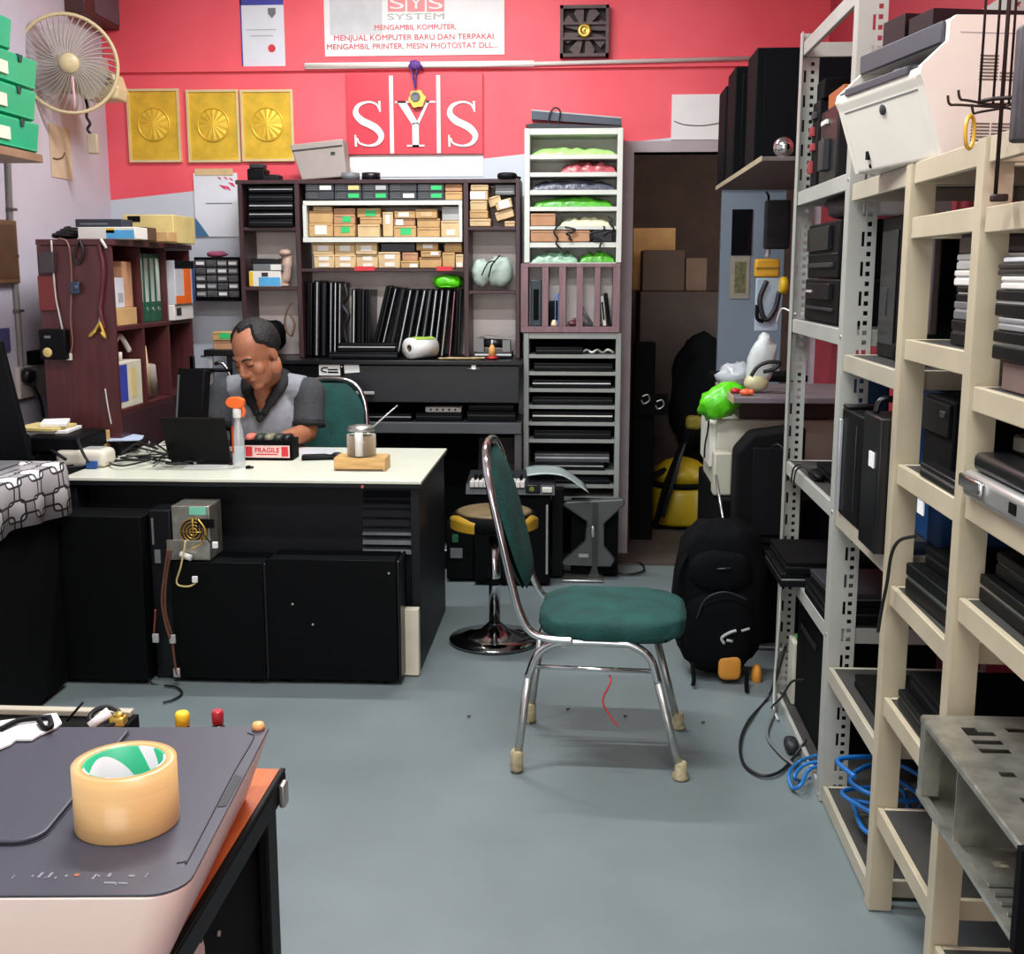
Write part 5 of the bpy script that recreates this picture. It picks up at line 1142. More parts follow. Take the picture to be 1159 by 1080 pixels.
topbox('cardboard_box', 'flat tan cardboard box at the far end of the bookcase top', 160, 262, 190, 273, 5.2, .12, CARD)
topbox('cardboard_box', 'small tan cardboard carton behind the brown box on bookcase', 178, 262, 199, 270, 5.69, .08, CARDL)
q = aY(70, 267, 4.86)
cable('cable', 'pile of coiled black cable on the bookcase top end', CABLE, [Vector((q.x + .05 * math.cos(a * 1.1) + .003 * a, 4.88 + .035 * math.sin(a * 1.1), BZ + .012 + .0016 * a)) for a in range(22)], .011)
# hanging on the bookcase end
def hang(name, label, mat_, P, r=.004, cat='cable', Y=BY0 - .012): return cable(name, label, mat_, [aY(x, y, Y - .004 * (i % 2)) for i, (x, y) in enumerate(P)], r, 'cables hanging on the bookcase end')
hang('cable', 'white cable looped long down the bookcase end beside the speaker', CABW, [(58, 272), (60, 300), (63, 335), (68, 360), (73, 385)])
hang('cable', 'pale brown cable hanging from bookcase end centre to white plug', mat('tan_cable', '#7d5c4c', .5), [(66, 270), (77, 276), (81, 310), (80, 360), (82, 390), (77, 406)])
hang('cable', 'black cable loop hung high on the bookcase end', CABLE, [(88, 275), (84, 292), (90, 298), (94, 285), (90, 272)], .006)
hang('cable', 'dark red cable bundle dangling near the bookcase front corner', mat('dark_red_cable', '#5a1f26', .5), [(112, 276), (117, 305), (115, 335), (113, 352), (118, 372)], .009)
hang('cable', 'thin pale cable low at the bookcase front corner', CABW, [(119, 440), (122, 460), (126, 480)], .003)
pbox('cable_plug', 'white plug hanging at the low end of the pale brown cable', 'plug', WHT, 74, 400, 81, 408, BY0 - .02, .012)
pbox('adapter', 'dark grey adapter hanging high on the bookcase end', 'adapter', mat('dim_grey_plastic', '#3c3436', .5), 44, 285, 60, 309, BY0 - .032, .03)
pbox('red_pouch', 'dark red flat pouch hanging on the bookcase end below the adapter', 'pouch', mat('dark_red_pouch', '#6e2524', .6), 43, 312, 62, 352, BY0 - .018, .016, None, .005)
q = aY(85, 326, BY0 - .02); solo('card_reader', MB().box(q.x - .02, q.x + .022, q.y - .01, q.y + .01, q.z - .026, q.z + .026, .006).ell(q + Vector((.005, -.008, .0)), (.013, .008, .013), 10), mat('blue_grey_plastic', '#2b3a4e', .4), 'small blue grey gadget hung on the bookcase end', 'gadget')
q = aY(113, 365, BY0 - .02)
o = thing('scissors', 'open scissors with brass coloured handles hung at the bookcase corner', 'scissors', q)
part('blade', MB().prism([(q.x - .005, q.z), (q.x + .012, q.z + .002), (q.x + .006, q.z + .1)], 'y', q.y, q.y + .003), STEEL, o)
part('handle', MB().tube(crv([q, q + Vector((-.02, 0, -.03)), q + Vector((-.05, 0, -.06)), q + Vector((-.02, 0, -.035))], 5), .007, 8).tube(crv([q, q + Vector((.01, 0, -.03)), q + Vector((.02, 0, -.065)), q + Vector((.003, 0, -.04))], 5), .007, 8), BRASS, o)
q = aY(117, 276, BY0 - .014); solo('paper_tag', MB().tube([q + Vector((-.01, 0, .02)), q + Vector((.012, 0, -.018))], .006, 6), WHT, 'small white tag stuck near the bookcase top front corner', 'tag')
X0, X1, Z0, Z1 = rc(44, 373, 74, 407, BY0 - .05)
o = thing('speaker', 'small black speaker with yellow cone hung on the bookcase end', 'speaker', ((X0 + X1) / 2, BY0 - .025, Z0))
part('cabinet', MB().box(X0, X1, BY0 - .05, BY0 - .001, Z0, Z1, .006), BLK, o)
c = aY(54, 399, BY0 - .05); part('cone', MB().lathe([(.021, BY0 - .051), (.019, BY0 - .056), (.008, BY0 - .054), (.002, BY0 - .057)], (c.x, 0, c.z), 18, 'y'), mat('yellow_cone', '#cdb870', .5), o)
part('badge', MB().pb(50, 380, 57, 383, BY0 - .0525, .002), MGRY, o)

# =============================================================== BETWEEN BOOKCASE AND SHELVING
X0, X1, Z0, Z1 = rc(219, 291, 271, 341, 5.98)
o = thing('parts_organizer', 'black small-parts organizer with clear drawers hung on the wall', 'organizer', ((X0 + X1) / 2, 6.06, Z0))
part('frame', MB().box(X0, X1, 6.0, YB - .001, Z0, Z1, .003), BLKM, o)
lab_ = {(0, 0), (0, 2), (1, 1), (2, 1), (2, 3), (3, 1), (1, 3), (3, 2), (0, 4), (2, 1)}
cw, chh = (X1 - X0 - .012) / 4, (Z1 - Z0 - .03) / 5
DRC = mat('smoky_drawer', '#55565a', .25, var=.3, scale=50)
for i in range(4):
    for j in range(5):
        a, b_ = X0 + .006 + i * cw, Z1 - .012 - (j + 1) * chh
        d_ = part('drawer', MB().box(a + .003, a + cw - .003, 5.99, 6.001, b_ + .003, b_ + chh - .003, .002), DRC, o)
        part('label', MB().box(a + .008, a + cw - .008, 5.987, 5.9902, b_ + .012, b_ + chh - .012), PAP if (i + 2 * j + i * j) % 3 == 0 else DRC if (i + j) % 2 else LGRY, d_)
q = aY(243, 290, 6.02); solo('pink_cloth', MB().ell((q.x, 6.06, Z1 + .016), (.055, .03, .016), 16, .9, .25, 6, 3), mat('rose_cloth', '#a4506c', .8), 'crumpled rose coloured cloth lying on top of the parts organizer', 'cloth')
# black stand with boxes and grey posts
X0, X1, Z0, Z1 = rc(204, 396, 264, 403, 5.75)
o = thing('equipment_stand', 'black topped stand with pale metal posts behind the man', 'stand', ((X0 + X1) / 2, 5.85, 0))
part('top', MB().box(X0 + .12, X1, 5.75, 6.05, Z0, Z1, .004), BLKS, o); part('side_arm', MB().tube([(X0 + .09, 5.80, Z0 - .005), (X0 + .14, 5.80, Z0 - .005)], .006, 8), STEEL, o)
for px, m_ in ((240, LGRY), (219, BLKS), (261, BLKS)):
    x = aY(px, 440, 5.77).x; part('post', MB().box(x - .011, x + .011, 5.76, 5.782, 0, Z0 - .0005, .002), m_, o)
part('curved_tube', MB().tube(crv([aY(243, 412, 5.75), aY(250, 411, 5.75), aY(257, 417, 5.75), aY(262, 430, 5.75)], 5), .010, 10), CHRM, o)
part('cross_bar', MB().tube([aY(218, 419, 5.745), aY(262, 419, 5.745)], .010, 8), BLK, o)
part('lower_board', MB().box(X0 + .12, X1, 5.79, 6.05, .6, .62), BLKS, o)
tapebox(240, 376, 264, 386, 'small cardboard box with green label on the black stand, upper', CARD, 5.81, .12, 'boxes on the black stand', [(.35, .2, .85, .9, GRN)]).location
tapebox(241, 386, 265, 396, 'small cardboard box on the black stand under the green labelled one', CARDP, 5.815, .12, 'boxes on the black stand')
X0, X1, Z0, Z1 = rc(203, 425, 228, 500, 5.45)
solo('folding_screen', MB().box(X0, X1, 5.45, 5.48, .0, Z1, .003), NAVY, 'tall matt black board standing on the floor behind the monitor', 'board')

# =============================================================== PALE WALL BESIDE THE DESK
def onL(px, py, off=0): return aX(px, py, XL + off)
# wall fan
hc_ = aY(72, 70, 5.35); cen = Vector((hc_.x, 5.40, hc_.z))
ax = Vector((.42, -.86, -.12)).normalized()
FM = Matrix.Translation(cen) @ Vector((0, 0, 1)).rotation_difference(ax).to_matrix().to_4x4()
fan = thing('wall_fan', 'cream wire cage wall fan mounted high on the pale wall near the corner', 'fan', cen)
FCR = mat('cream_fan_plastic', '#d0bd92', .4, var=.05); FW_ = mat('fan_wire', '#b5aca0', .4)
R = .215
m1 = MB(); m1.T = FM; m1.tube([(R * math.cos(a * PI / 24), R * math.sin(a * PI / 24), 0) for a in range(48)], .009, 8, closed=True); part('cage_rim', m1, FCR, fan)
for nm, sg, dp in (('front_grille', 1, .085), ('rear_grille', -1, .10)):
    m1 = MB(); m1.T = FM
    for k in range(44):
        a = 2 * PI * k / 44
        m1.tube([((R - .004) * s_ * math.cos(a + .35 * (1 - s_)), (R - .004) * s_ * math.sin(a + .35 * (1 - s_)), sg * dp * (1 - s_ ** 2.6)) for s_ in (.2, .45, .7, .88, 1)], .0022, 4, cap=False)
    part(nm, m1, FW_, fan)
m1 = MB(); m1.T = FM; m1.lathe([(.045, .083), (.042, .09), (.01, .092)], (0, 0, 0), 20); part('centre_badge', m1, FCR, fan)
for k in range(3):
    a = 2 * PI * k / 3; m1 = MB(); m1.T = FM
    m1.surf(lambda u, v: ((.04 + .135 * v) * math.cos(a + (u - .5) * (1.5 - .2 * v)), (.04 + .135 * v) * math.sin(a + (u - .5) * (1.5 - .2 * v)), .03 * (u - .5)), 8, 6); part('blade', m1, mat('milky_blade', '#b9b4ae', .3, alpha=.45), fan)
m1 = MB(); m1.T = FM; m1.lathe([(.035, .03), (.035, -.03), (.06, -.10), (.062, -.20), (.04, -.215), (.005, -.217)], (0, 0, 0), 22); part('motor_housing', m1, FCR, fan)
X0, X1, Z0, Z1 = rc(90, 78, 135, 113, 5.55)
part('wall_mount', MB().prism([(X0, Z0 + .02), (X0 + .03, Z0), (X1 - .01, Z0), (X1, Z0 + .05), (X1 - .02, Z1 - .02), (X0 + .06, Z1), (X0, Z1 - .05)], 'y', 5.53, 5.66), FCR, fan); bevel(fan.children[-1], .012, 3)
part('vent_line', MB().pb(112, 88, 127, 90, 5.526, .004).pb(112, 93, 127, 95, 5.526, .004), mat('fan_shadow_line', '#8f8265', .5), fan)
part('arm', MB().tube(crv([FM @ Vector((0, 0, -.16)), aY(100, 88, 5.56), aY(110, 80, 5.58), aY(116, 84, 5.56)], 5), .02, 10), FCR, fan)
part('wall_bracket', MB().box(XL + .001, X0 + .04, 5.56, 5.63, Z0 + .04, Z0 + .10, .004), FCR, fan)
part('pull_cord', MB().tube([aY(82, 86, 5.28), aY(84, 112, 5.28), aY(84, 126, 5.28)], .006, 6), mat('pink_white_cord', '#d3a5ab', .6), fan)
# padlock on wire
o = thing('padlock', 'tan padlock shaped tag hanging on black wire under the fan', 'tag', aY(104, 172, 5.57))
part('wire', MB().tube(crv([aY(97, 113, 5.58), aY(99, 122, 5.56), aY(98, 132, 5.56), aY(102, 140, 5.56), aY(99, 146, 5.56), aY(103, 152, 5.56)], 5), .007, 6), CABLE, o)
part('tag_body', MB().pb(98, 151, 110, 174, 5.55, .025, .006), mat('tan_tag', '#b7a58c', .5), o)
# aged paper with line
o = thing('paper_note', 'faded beige paper note stuck on the pale wall below the fan', 'paper', onL(68, 200))
p0, p1 = onL(59, 200, .004), onL(79, 146, .004)
part('sheet', MB().box(XL + .0008, XL + .004, min(p0.y, p1.y), max(p0.y, p1.y), p0.z, p1.z), mat('aged_paper', '#cdb79a', .7), o)
part('pen_line', MB().tube(crv([onL(60, 179, .005), onL(65, 180, .006), onL(71, 178, .006), onL(73, 173, .005)], 4), .004, 5), DWOOD, o)
# green drawers on a wooden bracket shelf
Xg = -2.19; Yg0, Yg1 = aX(-6, 120, Xg).y, aX(43, 120, Xg).y; zs_ = aX(30, 171, Xg).z
o = thing('wall_shelf', 'small wooden wall shelf holding green drawers', 'shelf', ((XL + Xg) / 2, (Yg0 + Yg1) / 2, zs_ - .03))
part('board', MB().box(XL + .001, Xg + .004, Yg0, Yg1 + .005, zs_ - .034, zs_ - .001, .003), mat('tan_wood', '#8d6d55', .5, var=.2), o)
part('bracket', MB().prism([(XL + .001, zs_ - .035), (XL + .2, zs_ - .035), (XL + .001, zs_ - .2)], 'y', Yg0 + .05, Yg0 + .07), STEEL, o)
GDR = mat('green_drawer_plastic', '#12a878', .35, var=.06)
o = thing('drawer_tower', 'green plastic drawer tower with white labels on the wooden wall shelf', 'drawers', ((XL + Xg) / 2, (Yg0 + Yg1) / 2, zs_))
hh = (aX(25, 62, Xg).z - zs_) / 3
for k in range(4):
    z0 = zs_ + .0005 + k * hh; yo = (.0, -.008, .018, -.17)[k]; a, c_ = Yg0 + yo, Yg1 + yo
    d_ = part('drawer', MB().prism([(XL + .02, z0 + .002), (Xg - .014, z0 + .002), (Xg + .002, z0 + hh - .004), (XL + .02, z0 + hh - .004)], 'y', a, c_), GDR, o); bevel(d_, .010, 3)
    ny = a + (c_ - a) * .58; fx = lambda f: Xg - .014 + .016 * f
    part('finger_notch', MB().prism([(ny - .022, z0 + hh - .004), (ny + .022, z0 + hh - .004), (ny + .010, z0 + hh - .032), (ny - .010, z0 + hh - .032)], 'x', fx(.85) - .004, fx(1) + .0015), mat('notch_dark', '#0c3a30', .6), d_)
    part('label', MB().box(fx(.3), fx(.6) + .002, a + (c_ - a) * .08, a + (c_ - a) * .32, z0 + .03, z0 + hh - .045), mat('cream_label', '#dfdcc4', .6), d_)
    part('pull_lip', MB().box(fx(0) - .004, fx(0) + .010, a + .02, c_ - .02, z0 + .006, z0 + .014, .003), GDR, d_)
# brown shrine box and clutter high on the wall
q0, q1 = onL(73, 14), onL(118, -8)
o = thing('wall_box', 'small dark brown wooden wall box high above the fan', 'box', onL(85, 14))
part('body', MB().box(XL + .001, XL + .10, min(q0.y, q1.y) - .0, max(q0.y, q1.y), q0.z, q0.z + .2, .004), mat('dark_brown_wood', '#4a2c28', .5, var=.2), o)
part('grey_panel', MB().box(XL + .101, XL + .104, q0.y + .12, q1.y - .02, q0.z + .02, q0.z + .18), mat('dull_panel', '#5c565c', .5), o)
# conduit with clips
P = [onL(9, 180, .014), onL(11, 230, .014), onL(13, 270, .014), onL(19, 340, .014), onL(23, 400, .014), onL(25, 425, .014)]
o = thing('wall_conduit', 'grey cable conduit clipped down the pale wall', 'conduit', P[-1])
part('pipe', MB().tube(crv(P, 5), .013, 8), mat('grey_conduit', '#77706d', .5), o)
for x, y in ((12, 237), (14, 290), (20, 352)):
    q = onL(x, y, .014); part('clip', MB().box(XL + .001, XL + .03, q.y - .02, q.y + .03, q.z - .006, q.z + .006), mat('grey_clip', '#514b4a', .5), o)
q0, q1 = onL(-12, 321), onL(11, 250)
o = thing('picture_board', 'brown framed board hanging on the pale wall beside the conduit', 'picture', onL(0, 321))
part('frame', MB().box(XL + .001, XL + .03, q0.y, q1.y, q0.z, q1.z, .004), mat('brown_board', '#6a4a30', .5, var=.2), o)
part('panel', MB().box(XL + .0302, XL + .032, q0.y + .02, q1.y - .02, q0.z + .02, q1.z - .02), mat('brown_panel', '#4f3522', .5, var=.2), o)
q0, q1 = onL(18, 452), onL(46, 411)
o = thing('wall_socket', 'white wall socket with black plug beside the maroon bookcase', 'socket', onL(32, 452))
part('plate', MB().box(XL + .001, XL + .025, q0.y, q1.y, q0.z, q1.z, .004), mat('aged_white_plastic', '#b4aba0', .5), o)
q = onL(33, 425, .04); part('plug', MB().ell(q, (.03, .05, .035), 14, .7), BLKS, o)
part('lead', MB().tube(crv([q, q + Vector((.02, -.0, -.05)), q + Vector((.015, .06, -.12)), q + Vector((.01, .09, -.2))], 5), .007, 8), CABLE, o)
q = onL(34, 392, .012); solo('socket_box', MB().box(XL + .001, XL + .05, q.y - .02, q.y + .14, q.z - .08, q.z - .02, .004), BLKM, 'black box fixed on the wall above the white socket', 'box')
q = onL(6, 385, .02); solo('purple_card', MB().box(XL + .001, XL + .012, q.y - .1, q.y + .06, q.z - .05, q.z + .05), mat('purple_card', '#4a4470', .6), 'purple card stuck on the pale wall above the dark monitor', 'card')

# =============================================================== SIDE TABLE WITH PATTERNED CLOTH
TX1, TY0, TY1, TZ = -1.862, 2.7, 3.96, .835
o = thing('side_table', 'black side cabinet under patterned tablecloth along the pale wall', 'table', ((XL + TX1) / 2, (TY0 + TY1) / 2, 0))
part('cabinet', MB().box(XL + .03, TX1 - .02, TY0 + .02, TY1 - .02, .02, TZ - .026, .004), BLKM, o)
part('plinth', MB().box(XL + .05, TX1 - .06, TY0 + .05, TY1 - .05, 0, .0199), BLKM, o)
part('top', MB().box(XL + .02, TX1, TY0, TY1, TZ - .025, TZ, .003), BLKS, o)
# rounded rectangle pattern of the cloth
def cloth_mat():
    m = bpy.data.materials.new('rounded_rectangle_cloth'); m.use_nodes = True; nt = m.node_tree; N = nt.nodes; L = nt.links
    b = N['Principled BSDF']; b.inputs['Roughness'].default_value = .85
    tc = N.new('ShaderNodeTexCoord')
    def math_(op, a, v=None, w=None):
        n_ = N.new('ShaderNodeMath'); n_.operation = op
        for i, x in enumerate((a, v, w)):
            if x is None: continue
            if isinstance(x, (int, float)): n_.inputs[i].default_value = x
            else: L.new(x, n_.inputs[i])
        return n_.outputs[0]
    def layer(ox, oy, sc_, hw, hh, rad):
        s_ = N.new('ShaderNodeSeparateXYZ'); L.new(tc.outputs['UV'], s_.inputs[0])
        u = math_('SUBTRACT', math_('FRACT', math_('MULTIPLY_ADD', s_.outputs['X'], sc_, ox)), .5); v = math_('SUBTRACT', math_('FRACT', math_('MULTIPLY_ADD', s_.outputs['Y'], sc_ * .8, oy)), .5)
        dx = math_('MAXIMUM', math_('SUBTRACT', math_('ABSOLUTE', u), hw - rad), 0); dy = math_('MAXIMUM', math_('SUBTRACT', math_('ABSOLUTE', v), hh - rad), 0)
        d = math_('SUBTRACT', math_('SQRT', math_('ADD', math_('MULTIPLY', dx, dx), math_('MULTIPLY', dy, dy))), rad)
        return math_('LESS_THAN', math_('ABSOLUTE', d), .03), math_('LESS_THAN', d, 0)
    l1, i1 = layer(.0, .0, 8, .34, .40, .16); l2, i2 = layer(.45, .55, 8, .30, .32, .14)
    bg = N.new('ShaderNodeMix'); bg.data_type = 'RGBA'; L.new(i2, bg.inputs['Factor']); bg.inputs[6].default_value = lin('#a39f9f'); bg.inputs[7].default_value = lin('#dcdada')
    ln = math_('MAXIMUM', l1, l2)
    x = N.new('ShaderNodeMix'); x.data_type = 'RGBA'; L.new(ln, x.inputs['Factor']); L.new(bg.outputs[2], x.inputs[6]); x.inputs[7].default_value = lin('#1f1f22')
    L.new(x.outputs[2], b.inputs['Base Color']); return m
prof = [(XL + .02, TZ + .003), (TX1 + .002, TZ + .003), (TX1 + .009, TZ - .004), (TX1 + .016, TZ - .03), (TX1 + .018, TZ - .17)]
cm = MB(); nv = 60; uvl = None
lens_ = [0]
for a, b_ in zip(prof, prof[1:]): lens_.append(lens_[-1] + math.hypot(b_[0] - a[0], b_[1] - a[1]))
G = []
for i, (x, z) in enumerate(prof):
    row = []
    for j in range(nv + 1):
        y = TY0 - .01 + (TY1 - TY0 + .02) * j / nv; k = max(0, (TZ - z) / .17)
        row.append((cm._v((x + k * .012 * math.sin(y * 26), y, z + k * .012 * math.sin(y * 9 + 1))), (lens_[i], y)))
    G.append(row)
end = [(cm._v((G[i][nv][0].co.x, TY1 + .014, z)), (lens_[i] if i < 4 else lens_[i], TY1 + .17)) for i, z in enumerate([TZ - .15] * 5)]
G2 = [[G[i][nv] for i in range(4)], [(cm._v((p[0].co.x, TY1 + .014, TZ - .16)), (p[1][0], TY1 + .17)) for p in [G[i][nv] for i in range(4)]]]
for e_ in end: cm.bm.verts.remove(e_[0])
uvl = cm.bm.loops.layers.uv.new('UVMap')
def qf(a, b_, c_, d_):
    f_ = cm._f([a[0], b_[0], c_[0], d_[0]], True)
    if f_:
        for l_, s_ in zip(f_.loops, (a, b_, c_, d_)): l_[uvl].uv = s_[1]
for i in range(len(prof) - 1):
    for j in range(nv): qf(G[i][j], G[i + 1][j], G[i + 1][j + 1], G[i][j + 1])
for i in range(3): qf(G2[0][i], G2[0][i + 1], G2[1][i + 1], G2[1][i])
o = solo('tablecloth', cm, cloth_mat(), 'white and grey tablecloth with rounded rectangle pattern on side table', 'tablecloth')
sm_ = o.modifiers.new('thick', 'SOLIDIFY'); sm_.thickness = .002; sm_.offset = 1
tz = TZ + .006
# silver laptop on the cloth, dark monitor behind
Y0l, Y1l = aX(40, 540, -1.9).y - .3, aX(40, 520, -1.9).y
o = thing('laptop', 'closed silver laptop lying on the patterned tablecloth', 'laptop', (-2.03, 3.7, tz))
part('base', MB().box(-2.28, -1.93, 3.40, 3.80, tz, tz + .014, .004), SILV, o); part('lid', MB().box(-2.28, -1.93, 3.40, 3.80, tz + .017, tz + .028, .004), mat('grey_lid', '#8d9092', .35, .5), o); part('hinge_gap', MB().box(-2.275, -1.935, 3.405, 3.795, tz + .0141, tz + .0169), BLKS, o)
o = thing('monitor', 'dark flat monitor leaning against the pale wall by the side table', 'monitor', (-2.3, 4.25, DZT))
p0 = aY(0, 385, 4.3); p1 = aY(30, 480, 4.3)
m1 = MB(); m1.prism([(p0.x - .12, DZT + .05), (aY(34, 478, 4.3).x, DZT + .05), (aY(3, 386, 4.3).x, aY(3, 386, 4.3).z), (p0.x - .12, aY(0, 383, 4.3).z)], 'y', 4.28, 4.31); part('panel', m1, BLK, o); bevel(o.children[-1], .004)
part('foot', MB().box(p0.x - .1, p1.x - .02, 4.25, 4.4, DZT + .001, DZT + .05, .004), BLKS, o)
#@@END

#@@BACKFLOOR
# =============================================================== FLOOR BY THE TALL RACKS
X0, X1, Z0, Z1 = rc(515, 557, 601, 643, 5.0)
o = thing('computer_tower', 'black computer tower with silver trim standing behind the bar stool', 'computer case', (-.42, 5.2, 0))
Z1 = aY(560, 560, 5.42).z
Xa, Xb = aY(536, 600, 5.42).x, aY(622, 600, 5.42).x
part('chassis', MB().box(Xa, Xb, 5.44, 5.68, .01, Z1, .006), BLKM, o); part('plinth', MB().box(Xa + .02, Xb - .02, 5.47, 5.66, 0, .0099), BLKM, o)
xs = aY(619, 600, 5.42).x; part('silver_trim', MB().box(xs - .006, xs + .006, 5.432, 5.44, .06, Z1 - .05, .002), STEEL, o)
o = thing('computer_tower', 'second dark computer tower on the floor beside the grey gaming case', 'computer case', (-.2, 5.35, 0))
Xc, Xd = aY(624, 600, 5.55).x, aY(638, 600, 5.55).x - .032
part('chassis', MB().box(Xb + .004, Xd + .03, 5.58, 5.72, .01, Z1 - .01, .006), BLK, o); part('plinth', MB().box(Xb + .02, Xd, 5.6, 5.70, 0, .0099), BLKM, o)
o = thing('computer_tower', 'low black computer box on the floor under the counter', 'computer case', (-.7, 5.2, 0))
Xl = aY(505, 600, 5.5).x
part('chassis', MB().box(Xl, Xa - .006, 5.5, 5.68, .01, .30, .006), BLKM, o); part('plinth', MB().box(Xl + .02, Xa - .02, 5.52, 5.66, 0, .0099), BLKM, o)
part('green_sticker', MB().box(Xl + .03, Xl + .06, 5.496, 5.5, .2, .24), mat('deep_green', '#1d5a34', .5), o); part('white_sticker', MB().box(Xl + .02, Xl + .08, 5.496, 5.5, .12, .17), MGRY, o)
# keyboard and papers lying on the tower
zk = Z1 + .001
X0, X1 = aY(528, 545, 5.46).x, aY(628, 545, 5.46).x
o = thing('keyboard', 'white and black keyboard lying across the computer towers', 'keyboard', ((X0 + X1) / 2, 5.25, zk))
part('body', MB().prism([(5.42, zk), (5.68, zk), (5.68, zk + .075), (5.44, zk + .045)], 'x', X0, X1), DGRY, o)
zz = lambda y: zk + .045 + (y - 5.12) * .125 + .001
nk_ = 12; kw = (X1 - X0) * .62 / nk_
for k in range(nk_):
    part('white_key', MB().box(X0 + .02 + k * kw, X0 + .018 + (k + 1) * kw, 5.418, 5.52, zk + .034, zk + .062, .002), WHT, o)
for k in range(nk_ - 1):
    if k % 7 not in (2, 6): part('black_key', MB().box(X0 + .02 + (k + .7) * kw, X0 + .02 + (k + 1.3) * kw, 5.47, 5.54, zk + .062, zk + .078, .002), BLKM, o)
part('end_block', MB().box(X1 - .14, X1 - .07, 5.414, 5.45, zk + .01, zk + .05, .004), BLKS, o); part('yellow_dot', MB().disc((X1 - .11, 5.411, zk + .03), .012, t=.004), mat('olive_yellow', '#77782a', .5), o)
part('white_port', MB().box(X1 - .06, X1 - .012, 5.414, 5.44, zk + .012, zk + .036, .003), WHT, o)
cs = lambda u, v: Vector((aY(598, 545, 5.6).x + u * .30 - .02 * v, 5.47 + .26 * v, zk + .085 + .01 * math.sin(5 * u) - .06 * max(0, u - .55) ** 1.5 * 4))
o = solo('plastic_sheet', MB().surf(cs, 14, 6), mat('pale_teal_sheet', '#aebcba', .3), 'pale translucent sheet draped over the keyboard end by the grey rack', 'sheet')
sm_ = o.modifiers.new('thick', 'SOLIDIFY'); sm_.thickness = .002
# grey gaming case with flared shape
Yg = 5.60
P = [(641, 567), (706, 564), (708, 570), (684, 592), (684, 618), (696, 633), (692, 641), (640, 639), (634, 637), (662, 612), (664, 590), (636, 571)]
pts = [(aY(x, y, Yg).x, max(.013, aY(x, y, Yg).z + .0)) for x, y in P]
GCS = mat('gunmetal_plastic', '#4e5250', .4, .2)
o = thing('gaming_case', 'dark grey flared gaming computer case on the floor before the tall rack', 'computer case', (aY(668, 640, Yg).x, Yg + .1, 0))
part('front_shell', MB().prism(pts, 'y', Yg - .02, Yg + .03), GCS, o); bevel(o.children[-1], .008, 2)
part('inner_case', MB().box(aY(646, 600, Yg).x, aY(700, 600, Yg).x, Yg + .031, 5.80, .012, aY(670, 572, Yg).z, .006), BLKM, o)
x = aY(673, 600, Yg).x; part('spine', MB().prism([(x - .012, aY(670, 568, Yg).z), (x + .012, aY(670, 568, Yg).z), (x + .016, .05), (x + .03, .014), (x - .03, .014), (x - .012, .06)], 'y', Yg - .034, Yg - .0205), mat('dark_gunmetal', '#35393a', .35, .3), o)
c = aY(671, 602, Yg - .036); part('power_button', MB().ell(c, (.014, .006, .03), 12), STEEL, o)
part('foot', MB().box(pts[8][0] + .01, pts[6][0] - .04, Yg - .08, Yg + .1, .0, .0115, .004), STEEL, o)
part('logo', MB().pb(655, 627, 666, 631, Yg - .022, .002), LGRY, o)
cable('cable', 'thin black cable lying on the floor beside the grey gaming case', CABLE, [aZ(x, y, .006) for x, y in ((670, 640), (690, 647), (712, 650), (728, 646), (726, 638), (710, 636))], .005)
#@@END

#@@DOORWAY
# =============================================================== DOORWAY AND THE CORNER BEHIND THE RACK
BDOOR = mat('grey_blue_door', '#7d8d9b', .5, var=.08, scale=3)
d1 = struct('door_1', MB().box(.735, 1.075, YB + .20, YB + .24, .0, 2.06, .003), BDOOR)
X0, X1, Z0, Z1 = rc(828, 237, 851, 289, YB + .2)
struct('window_1', MB().box(X0, X1, YB + .192, YB + .1995, Z0, Z1), mat('dark_glass', '#0f1216', .12, spec=.6))
X0, X1, Z0, Z1 = rc(826, 290, 848, 338, YB + .2)
o = thing('door_poster', 'small framed olive picture on the grey blue door below its window', 'poster', ((X0 + X1) / 2, YB + .19, Z0))
part('sheet', MB().box(X0, X1, YB + .194, YB + .1995, Z0, Z1), mat('dim_cream_paper', '#9a9684', .7), o)
part('olive_print', MB().box(X0 + .025, X1 - .02, YB + .192, YB + .194, Z0 + .03, Z1 - .03), mat('olive_print', '#6a6a48', .7, var=.5, scale=40), o)
# store room contents
def sb_(nm, label, cat, m_, x0, y0, x1, y1, Y, d, z0=None, group=None, pr=None):
    X0, X1, Z0, Z1 = rc(x0, y0, x1, y1, Y)
    if z0 is not None: Z0 = z0
    return solo(nm, MB().box(X0, X1, Y, Y + d, Z0, Z1, .006), m_, label, cat, group)
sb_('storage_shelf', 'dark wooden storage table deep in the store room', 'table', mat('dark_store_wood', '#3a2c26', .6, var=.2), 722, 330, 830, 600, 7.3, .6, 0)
zt7 = rc(722, 330, 830, 600, 7.3)[3] + .001
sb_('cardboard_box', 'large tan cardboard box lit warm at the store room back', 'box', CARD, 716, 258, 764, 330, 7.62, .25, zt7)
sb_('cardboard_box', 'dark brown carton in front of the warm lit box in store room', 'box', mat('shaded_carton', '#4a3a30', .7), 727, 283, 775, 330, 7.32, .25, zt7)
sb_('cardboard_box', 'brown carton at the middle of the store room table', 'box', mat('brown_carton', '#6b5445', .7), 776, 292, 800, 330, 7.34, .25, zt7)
sb_('suitcase', 'black suitcase standing on the floor inside the doorway', 'suitcase', BLKM, 716, 388, 740, 610, 6.45, .14, .005)
o = thing('cloth_bag', 'big dark cloth bag heaped inside the doorway behind the yellow vacuum', 'bag', aZ(785, 600, 0))
part('body', MB().ell(aY(790, 450, 7.02) + Vector((.06, .12, 0)), (.22, .12, .36), 24, .8, .25, 5, 4).ell(Vector((.92, 7.06, .3)), (.12, .16, .3), 20, .8, .2, 5, 6), mat('dark_cloth', '#0a0c0e', .9, spec=.1), o)
